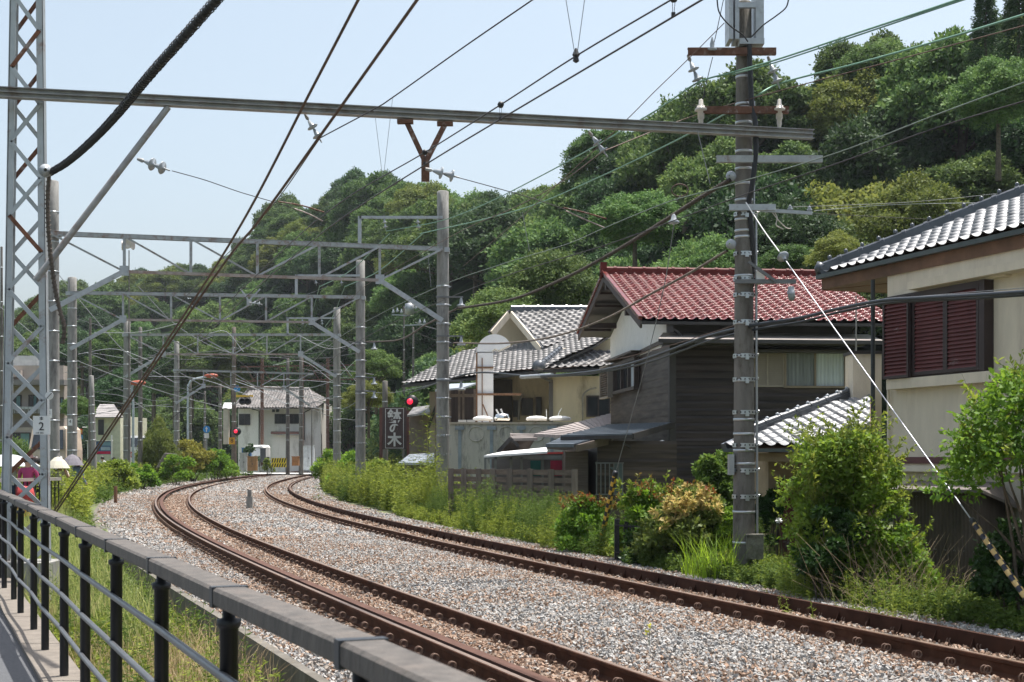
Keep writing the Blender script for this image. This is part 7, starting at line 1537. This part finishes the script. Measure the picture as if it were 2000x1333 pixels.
sh_g = leafmat('shrub_green', [tuple(min(1,v*1.3) for v in c) for c in SH], .38, .42, .1, .4); sh_l = leafmat('shrub_light', SHL, .4, .42, .1, .4); sh_d = leafmat('shrub_dark', [(.018,.045,.010),(.03,.07,.015),(.045,.095,.02)], .25, .3, .1, .5)
sh_y = leafmat('nandina_cream', [(.42,.34,.12),(.52,.42,.18),(.30,.33,.08),(.50,.36,.17)], .35, .4, .05); sh_r = leafmat('photinia_red', [(.30,.06,.035),(.20,.12,.03),(.14,.17,.04),(.33,.10,.06)], .3, .35, .05)
def sprays(r_, base_pts, L, n_each, ls, mat_, seed, up=.8, name='shoots', spread=.5, stem=True, sr=.004):
    """upright shoots carrying leaves"""
    rg_ = np.random.default_rng(seed); out = []; sm = MB()
    for p in base_pts:
        d = np.array([rg_.normal(0, spread), rg_.normal(0, spread), up]); d /= np.linalg.norm(d); l = L*rg_.uniform(.6, 1.25); t = rg_.uniform(.1, 1, n_each)
        pos = p+d*l*t[:,None]; dr = d*.6+rg_.normal(size=(n_each,3))*.6; out.append(leafquads(pos, dr, ls*rg_.uniform(.7,1.3,n_each), ls*.42))
        if stem: sm.tube([p, p+d*l], [sr, sr*.4], 3, cap=False)
    qobj(name, np.concatenate(out), mat_, r_)
    if stem: obj(name+'_stems', sm, mat('stem_green', (.12,.14,.05), .7), r_)
# big shrub in front of the cream house
r_, cs = shrub('shrub', 1655, 18.3, 765, 250, leafmat('shrub_bright', [(.075,.15,.016),(.12,.21,.026),(.17,.26,.04),(.23,.31,.065)], .42, .42, .1, .4), 21000, .064, 'large bright green shrub standing right of the near pole before the cream house', z0=-.75, blobs=60)
bp = [np.array(r_.location)+np.array(p)+np.array([0,0,b*.5]) for p, b in cs if p[2] > .9]
sprays(r_, bp*4, .55, 26, .066, sh_l, 5, .9, spread=.7)
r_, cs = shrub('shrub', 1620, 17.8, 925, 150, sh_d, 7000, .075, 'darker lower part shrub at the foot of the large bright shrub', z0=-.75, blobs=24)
r_, cs = shrub('shrub', 1740, 17.8, 985, 150, sh_g, 4200, .06, 'sparse shrub with dry twigs in front of the brown shed', z0=-.6, blobs=26)
# tree at the right edge
r_, cs = shrub('small_tree', 2020, 15.2, 640, 315, sh_g, 9000, .072, 'young tree with glossy dark leaves at the right edge before the shutters', z0=.35, blobs=70)
tr = MB()
for dx in (-.12, .0, .10): tr.tube([(XY(2020,15.2)+dx, 15.2, -.5), (XY(2020,15.2)+dx*1.8, 15.2, .6), (XY(2020,15.2)+dx*3.4, 15.15, 1.7)], [.022,.018,.008], 6)
obj('trunk', tr, bark, r_)
bp = [np.array(r_.location)+np.array(p)+np.array([0,0,b*.4]) for p, b in cs if p[2] > .5]
sprays(r_, bp, .35, 14, .085, sh_l, 8, .9, 'fresh_shoots')
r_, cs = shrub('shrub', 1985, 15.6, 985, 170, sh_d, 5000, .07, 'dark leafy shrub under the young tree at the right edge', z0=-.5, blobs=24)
# shrubs left of the pole
r_, cs = shrub('nandina_shrub', 1350, 23.0, 925, 175, leafmat('nandina_green', [(.05,.09,.02),(.09,.13,.03),(.13,.17,.04),(.20,.22,.07)], .35, .35, .05), 15000, .09, 'rounded nandina shrub with cream yellow young leaves left of the near pole', z0=-.5, blobs=34)
base = np.array(r_.location); rg_ = np.random.default_rng(3); tp = []
for i in range(70): a = rg_.uniform(-1,.55); tp.append(base+np.array([a*.62, rg_.uniform(-.7,-.2), 1.45-.5*abs(a)**2+rg_.uniform(-.28,.05)]))
sprays(r_, tp, .20, 34, .085, sh_y, 4, .7, 'cream_shoots', .8)
tp = [base+np.array([rg_.uniform(-.9,.3), rg_.uniform(-.5,.3), 1.5+rg_.uniform(-.15,.1)]) for i in range(24)]; sprays(r_, tp, .22, 22, .07, sh_r, 6, .9, 'red_shoots', .5)
r_, cs = shrub('photinia_shrub', 1150, 26.5, 958, 125, sh_g, 9000, .07, 'clipped shrub with red tinged top beside the striped guy tube', z0=-.5, blobs=26)
base = np.array(r_.location); tp = [base+np.array([rg_.uniform(-.55,.55), rg_.uniform(-.4,.1), 1.28+rg_.uniform(-.15,.04)]) for i in range(60)]; sprays(r_, tp, .14, 18, .06, sh_r, 7, .8, 'red_shoots', .7)
r_, cs = shrub('shrub', 1255, 24.5, 905, 110, sh_g, 9000, .08, 'green shrub with tall fresh shoots right of the striped guy tube', z0=-.5, blobs=22)
base = np.array(r_.location); tp = [base+np.array([rg_.uniform(-.4,.6), rg_.uniform(-.3,.3), rg_.uniform(1.0,1.35)]) for i in range(13)]; sprays(r_, tp, .5, 26, .10, sh_l, 9, 1, 'tall_shoots', .15)
r_, cs = shrub('conifer_bush', 1385, 27, 845, 110, leafmat('cypress', [(.05,.10,.02),(.09,.16,.03),(.14,.21,.05)], .3, .5, .05), 13000, .085, 'feathery bright green conifer bush behind the nandina', z0=-.7, blobs=30)
r_, cs = shrub('conifer_bush', 1455, 29, 795, 120, leafmat('cypress', [(0,0,0)]*3), 8000, .085, 'conifer bush peeking out on both sides of the near pole', z0=-.7, blobs=24)
r_, cs = shrub('shrub', 1420, 22.6, 950, 80, sh_g, 6500, .05, 'fine leaved olive shrub touching the left side of the near pole', z0=-.5, blobs=18)
r_, cs = shrub('shrub', 1500, 24.2, 890, 80, sh_d, 6500, .075, 'dark glossy shrub between the near pole and the maroon shutter', z0=-.7, blobs=18)
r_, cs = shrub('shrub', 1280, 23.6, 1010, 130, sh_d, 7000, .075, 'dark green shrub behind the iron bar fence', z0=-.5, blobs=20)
# right verge bushes farther along
for px, Y, top, wp, mm, n, lab in ((650, 74, 862, 70, sh_g, 4000, 'dark leafy bush at the bend, left of the third right portal pole'), (690, 64, 878, 90, sh_g, 5000, 'leafy bush around the foot of the second right portal pole'), (735, 58, 888, 100, sh_l, 6500, 'yellow green bush under the restaurant sign'), (790, 54, 896, 90, sh_l, 6000, 'bright bush left of the nearest right portal pole'),
    (640, 84, 880, 40, sh_d, 2500, 'low dark bush at the right end of the crossing'), (672, 70, 900, 60, sh_l, 3500, 'light bush beside the far bend')):
    shrub('bush', px, Y, top, wp, mm, n, .13, lab, z0=-.4, blobs=20)
for px, Y, top, wp, mm, n, lab in ((375, 92, 848, 80, leafmat('azalea', [(.16,.18,.03),(.24,.24,.05),(.30,.27,.07)], .3, .5, .05), 6000, 'yellow green rounded bush behind the farthest left portal pole'), (420, 93, 868, 75, sh_g, 5000, 'grassy green bush left of the crossing pole'), (345, 80, 880, 70, sh_g, 4000, 'green bush below the leaning sticks'), (225, 66, 893, 90, sh_l, 6000, 'light green bush left of the third left portal pole'), (275, 70, 895, 60, sh_g, 4500, 'green bush right of the third left portal pole'), (178, 60, 915, 70, sh_l, 4500, 'light green bush by the dark left pole'), (487, 127, 850, 32, sh_d, 2500, 'potted looking dark bush before the white house'), (525, 121, 888, 22, sh_l, 1500, 'small bush beside the yellow striped panel'), (440, 96, 885, 60, sh_g, 3500, 'reedy green bush at the foot of the brown crossing pole')):
    shrub('bush', px, Y, top, wp, mm, n, .14, lab, z0=-.3, blobs=18)
# ---------------------------------------------------------------- weeds
WL = [(.10,.15,.025),(.15,.20,.035),(.21,.26,.05),(.28,.31,.08)]
weed_l = leafmat('weed_light', WL, .4, .5, .1, .3); weed_g = leafmat('weed_green', [(.055,.10,.02),(.085,.14,.03),(.12,.18,.04)], .35, .5, .1, .3); weed_dry = leafmat('weed_dry', [(.34,.25,.14),(.44,.35,.20),(.27,.19,.11),(.52,.44,.29)], .25, .7, .1, .2)
def stalks(name, pts, hts, m, label, leaves=26, ll=.09, lw=.2, droop=.35, seed=1, stem=True, whorl=False, grp=None):
    """tall weeds: stems with leaves spread along them"""
    rg_ = np.random.default_rng(seed); out = []
    n = len(pts); pts = np.asarray(pts); hts = np.asarray(hts)
    lean = rg_.normal(0, .09, (n,2)); d = np.stack([lean[:,0], lean[:,1], np.ones(n)], 1); d /= np.linalg.norm(d, axis=1, keepdims=True)
    t = rg_.uniform(.12, 1, (n, leaves)); pos = pts[:,None,:]+d[:,None,:]*hts[:,None,None]*t[:,:,None]
    a = rg_.uniform(0, 6.28, (n, leaves)); dr = np.stack([np.cos(a), np.sin(a), rg_.uniform(-droop, .7, (n, leaves))], -1)
    L = ll*rg_.uniform(.6, 1.3, (n, leaves))*(1.15-.6*t); out.append(leafquads(pos.reshape(-1,3), dr.reshape(-1,3), L.reshape(-1), (L*lw).reshape(-1)))
    if stem:
        w_ = .004; tops = pts+d*hts[:,None]; out.append(np.stack([pts-[w_,0,0], pts+[w_,0,0], tops+[w_*.4,0,0], tops-[w_*.4,0,0]], axis=1))
    return tag(qobj(name, np.concatenate(out), m), label, name.replace('_', ' '), kind='stuff')
def blades(name, pts, hts, m, label, w_=.008, bend=.45, seg=3, seed=2):
    rg_ = np.random.default_rng(seed); n = len(pts); pts = np.asarray(pts); hts = np.asarray(hts)[:,None]; a = rg_.uniform(0, 6.28, n); b = rg_.uniform(.1, 1, n)[:,None]*bend; h = np.stack([np.cos(a), np.sin(a), np.zeros(n)], 1); s = np.stack([-np.sin(a), np.cos(a), np.zeros(n)], 1)*w_/2*rg_.uniform(.6,1.6,(n,1)); out = []; up = np.array([0,0,1.])
    def at(t): return pts+up*hts*(t-.25*b*t*t)+h*hts*b*t*t*.9
    for i in range(seg):
        t0, t1 = i/seg, (i+1)/seg; out.append(np.stack([at(t0)-s*(1-t0*.8), at(t0)+s*(1-t0*.8), at(t1)+s*(1-t1*.95), at(t1)-s*(1-t1*.95)], axis=1))
    return tag(qobj(name, np.concatenate(out), m), label, name.replace('_', ' '), kind='stuff')
def verge_pts(n, s0, s1, d0, d1, seed):
    rg_ = np.random.default_rng(seed); s = rg_.uniform(s0, s1, n); d = rg_.uniform(d0, d1, n); out = []
    for a, b in zip(s, d):
        x, y = track(a, b)
        out.append((x, y, zA(y)+float(np.interp(b, [-13,-11.2,-9.6,-np.interp(px, [1120,1180], [8.6,6.6]),-7.6,-6.6], [-1.05,-.75,-.45,-.33,-.26,-.2]))))
    return np.array(out)
sY = lambda Y: s_at_Y(Y, -8)
def patchy(p, k=1.0, th=-.2, seed=0):
    v = np.sin(p[:,0]*1.9*k+seed)+np.sin(p[:,1]*1.3*k+seed*2)+np.sin((p[:,0]+p[:,1])*2.7*k); return p[v > th]
# right verge, from the near right corner to the bend
p = verge_pts(11000, sY(11), sY(24), -12, -6.35, 21); p = p[(p[:,1] > 14.5) | (rng.uniform(size=len(p)) < .5)]; stalks('ground_weeds', p, rng.uniform(.08,.34,len(p)), weed_g, 'low mixed weeds on the verge below the near pole and shrubs', 18, .075, .5, seed=3, stem=False)
p = patchy(verge_pts(8000, sY(10), sY(24), -11, -6.6, 22), 1, -.3); stalks('ground_weeds', p, rng.uniform(.06,.24,len(p)), weed_l, 'light low weeds creeping onto the ballast edge at right', 12, .05, .55, seed=4, stem=False)
p = patchy(verge_pts(2600, sY(11), sY(26), -12, -8.4, 23), 1.5, .5); blades('grass', p, rng.uniform(.2,.55,len(p)), weed_l, 'light grass tufts along the right verge', .008)
p = patchy(verge_pts(900, sY(11), sY(22), -11, -np.interp(px, [1120,1180], [8.6,6.6]), 24), 1.2, .9); blades('dry_grass', p, rng.uniform(.3,.6,len(p)), weed_dry, 'dry arching grass near the right edge', .006, .8)
p = patchy(verge_pts(3200, sY(22.5), sY(40), -8.3, -7.0, 25), 1.3, -.3); stalks('tall_weeds', p, rng.uniform(.35,.8,len(p))*(1+.5*np.sin(p[:,0]*2.2+p[:,1])), weed_g, 'tall narrow leaved weeds in front of the slatted fence', 46, .10, .16, seed=5)
p = verge_pts(3200, sY(21), sY(42), -8.0, -6.7, 26); stalks('low_weeds', p, rng.uniform(.12,.40,len(p)), weed_l, 'light leafy weeds between ballast and slatted fence', 22, .08, .45, seed=6)
p = verge_pts(5200, sY(42), sY(75), -10.5, -7.0, 27); stalks('tall_weeds', p, rng.uniform(.55,1.3,len(p))*(1+.35*np.sin(p[:,0]*1.3+p[:,1]*.8)), weed_l, 'dense light green weeds along the inner side of the bend', 34, .15, .35, seed=7)
p = verge_pts(1700, sY(40), sY(120), -9, -7.0, 28); stalks('low_weeds', p, rng.uniform(.2,.6,len(p)), weed_g, 'green weeds lining the ballast around the bend', 20, .13, .4, seed=8)
p = patchy(verge_pts(2600, sY(14), sY(40), -7.7, -6.5, 29), 1, 1.0, 2); stalks('ballast_weeds', p, rng.uniform(.02,.09,len(p)), weed_g, 'small moss like weeds among the ballast beyond the far rail', 10, .035, .5, seed=9, stem=False)
p = np.array([[XY(px, 21.0)+random.uniform(-.12,.12), 21.0+random.uniform(-.5,.3), -.25] for px in np.linspace(1340, 1432, 46) for _ in range(4)]); blades('bright_grass', p, rng.uniform(.4,.95,len(p)), leafmat('grass_bright', [(.14,.24,.02),(.20,.33,.035),(.26,.38,.06)], .5, .4, .02), 'bright green grass clump at the left foot of the near pole', .014, .7, seed=4)
p = np.array([[XY(px, 20.8)+random.uniform(-.1,.1), 20.6+random.uniform(-.3,.3), -.3] for px in np.linspace(1480, 1560, 30) for _ in range(4)]); blades('grass', p, rng.uniform(.3,.7,len(p)), weed_g, 'arching grass at the right foot of the near pole', .010, .8, seed=5)
def clump(px, Y, wm, n, h, m, label, seed, leaves=60, ll=.11, lw=.17):
    rg_ = np.random.default_rng(seed); a = rg_.normal(0, wm, (n, 2)); p = np.stack([XY(px, Y)+a[:,0], Y+a[:,1]*.5, np.full(n, -.35)], 1); stalks('tall_weed_clump', p, h*rg_.uniform(.55, 1.12, n)*np.exp(-.4*(a[:,0]/wm/1.5)**2)+.3, m, label, leaves, ll, lw, .25, seed=seed)
clump(958, 33.0, .32, 60, 1.15, weed_g, 'tall narrow leaved weed clump at the left part of the slatted fence', 41)
clump(915, 33.6, .25, 36, .85, weed_l, 'light weed clump at the left end of the slatted fence', 42)
clump(1000, 31.5, .3, 40, .75, weed_l, 'light weed clump below the middle of the slatted fence', 43)
clump(1075, 29.2, .32, 60, .9, weed_g, 'weed clump before the right end of the slatted fence', 44)
clump(1125, 27.4, .33, 70, .85, weed_l, 'bright weed clump left of the red tinged shrub', 45)
clump(1190, 25.6, .25, 40, .6, weed_g, 'weed clump at the foot of the striped guy tube', 46)
clump(845, 41.0, .35, 60, 1.6, weed_l, 'tall bright weeds left of the nearest right portal pole', 47, 50, .16)
clump(832, 42.0, .18, 8, 3.3, weed_l, 'very tall reed like plant left of the nearest right portal pole', 48, 70, .28, .14)
clump(770, 50.0, .6, 80, 1.5, weed_l, 'tall bright weeds under the restaurant sign', 49, 44, .18)
clump(700, 54.0, .5, 60, 1.4, weed_g, 'tall weeds at the second right portal pole', 50, 44, .18)
clump(1300, 22.9, .22, 50, .7, weed_g, 'weeds under the nandina shrub', 51, 40, .09)
clump(1600, 17.9, .35, 60, .55, weed_l, 'light weeds below the large bright shrub', 52, 40, .08)
clump(1790, 15.8, .5, 70, .5, weed_l, 'light weeds before the brown shed', 53, 40, .07)
# left strip between railing and wall
def strip_pts(n, y0, y1, seed, a=0., b=1.):
    rg_ = np.random.default_rng(seed); out = []
    for _ in range(n):
        y = y0+(y1-y0)*rg_.uniform()**1.1; s = s_at_Y_fast(y); d = left_edge_fast(y)+.25; xr = np.interp(y, _ys_t, _xs_t)-d; xl = RL(min(y, 19))+.25-max(0, y-19)*.42; t = a+(b-a)*rg_.uniform()
        z = -.62+max(0, min(.5, (y-25)*.03)) if y > 99 else -.62+min(.52, max(0,y-15)*.035)
        out.append((xl+(xr-xl)*t, y, z))
    return np.array(out)
_ys_t = _base[:,1]; _xs_t = _base[:,0]
s_at_Y_fast = lambda y: y
left_edge_fast = lambda Y: float(np.interp(Y, [0,10,16,23,35,48,60,80,120], [1.15,1.15,1.25,1.45,1.65,1.8,2.1,2.4,2.5]))*1.08
p = strip_pts(850, 3.5, 16, 31); stalks('tall_weeds', p, rng.uniform(.2,.62,len(p)), weed_l, 'light green weeds growing behind the black railing', 26, .075, .4, seed=11)
p = patchy(strip_pts(6500, 3, 17, 32), 1.1, -.4, 1); blades('dry_grass', p, rng.uniform(.35,.85,len(p)), weed_dry, 'straw coloured dry grass tangled behind the railing', .006, .9, seed=12)
p = patchy(strip_pts(420, 5, 18, 37), 1.6, .6, 4); stalks('tall_weeds', p, rng.uniform(.4,.85,len(p)), weed_g, 'taller green leafy weeds standing out behind the railing', 40, .10, .2, seed=13)
p = strip_pts(5200, 15, 38, 33, 0, .8); blades('grass', p, rng.uniform(.4,.95,len(p)), leafmat('grass_pale', [(.17,.21,.06),(.25,.29,.10),(.34,.36,.16)], .4, .5, .05), 'tall pale grass between the lattice mast and the ballast wall', .011, .6, seed=14)
p = strip_pts(1300, 15, 34, 34); stalks('low_weeds', p, rng.uniform(.2,.6,len(p)), weed_g, 'green weeds in the grass beside the lattice mast', 18, .09, .35, seed=15)
p = patchy(strip_pts(1100, 12, 30, 38), 1.2, .5, 3); blades('dry_grass', p, rng.uniform(.3,.6,len(p)), weed_dry, 'dry grass patches beside the lattice mast', .008, .8, seed=12)
p = strip_pts(9000, 33, 95, 35); stalks('tall_weeds', p, rng.uniform(.5,1.5,len(p)), weed_l, 'dense bright weeds along the outside of the bend', 30, .16, .33, seed=16)
p = strip_pts(1500, 50, 125, 36, .5, 1.1); stalks('low_weeds', p, rng.uniform(.3,.9,len(p)), weed_g, 'green weeds along the far ballast edge', 24, .16, .3, seed=17)
# dry twigs by the shed
rg_ = np.random.default_rng(9); q = MB()
for i in range(150):
    px = rg_.uniform(1640, 1860); Y = rg_.uniform(16.6, 17.8); a = Vector((XY(px, Y), Y, -.4)); b = a+Vector((rg_.normal(0,.45), rg_.normal(0,.2), rg_.uniform(.4,1.1))); m1 = a.lerp(b, .5)+Vector((rg_.normal(0,.1),0,.1)); q.tube([a, m1, b], [.004,.003,.0015], 3, cap=False)
tag(obj('dry_twigs', q, mat('twig', (.34,.26,.17), .9, var=.2, island=.3)), 'bare dry twigs and stems around the sparse shrub before the shed', 'twigs', kind='stuff')
q = thing('white_flower', 'single white flower on a thin stem right of the near pole', 'flower', P(1520, 1075, 19.5)); m_ = MB(); m_.tube([P(1528,1080,19.5), P(1521,1020,19.5)], .004, 4); obj('stem', m_, mat('stem_green', (0,0,0)), q)
c = np.array(P(1521, 1017, 19.5)); dr = np.array([[math.cos(a), -.4, math.sin(a)] for a in np.linspace(0, 6.28, 9)[:-1]]); qobj('petals', leafquads(np.tile(c, (8,1)), dr, .055, .035), white_pl, q)
q = thing('yellow_weed', 'tiny yellow flowering weed growing in the ballast between the tracks', 'weed', PZ(1268, 1268, 0)); c = np.array(PZ(1268, 1262, 0)); rg_ = np.random.default_rng(2)
m_ = MB(); m_.tube([Vector(c), Vector(c)+Vector((.005,0,.17))], .003, 4); m_.tube([Vector(c), Vector(c)+Vector((-.02,0,.11))], .003, 4); obj('stem', m_, mat('stem_green', (0,0,0)), q); n = 16; qobj('flower_head', leafquads(np.array([c+np.array([.005,0,.17])]*8+[c+np.array([-.02,0,.11])]*8), rg_.normal(size=(16,3)), .035, .02), leafmat('yellowgreen', [(.55,.55,.08),(.62,.6,.15)], .3, .5, 0), q)
# ---------------------------------------------------------------- haze
m_ = MB(); m_.box(-420, 420, -30, 480, -2.5, 75); hz = obj('haze', m_, None); tag(hz, None, None, kind='stuff')
hm = bpy.data.materials.new('haze'); hm.use_nodes = True; t = hm.node_tree; t.nodes.clear(); pv = t.nodes.new('ShaderNodeVolumePrincipled'); pv.inputs['Density'].default_value = .00015; pv.inputs['Color'].default_value = (.82,.9,1,1); pv.inputs['Anisotropy'].default_value = .2
ou = t.nodes.new('ShaderNodeOutputMaterial'); t.links.new(pv.outputs[0], ou.inputs['Volume']); hz.data.materials.append(hm)
print('trees', ntree, 'objects', len(bpy.data.objects))
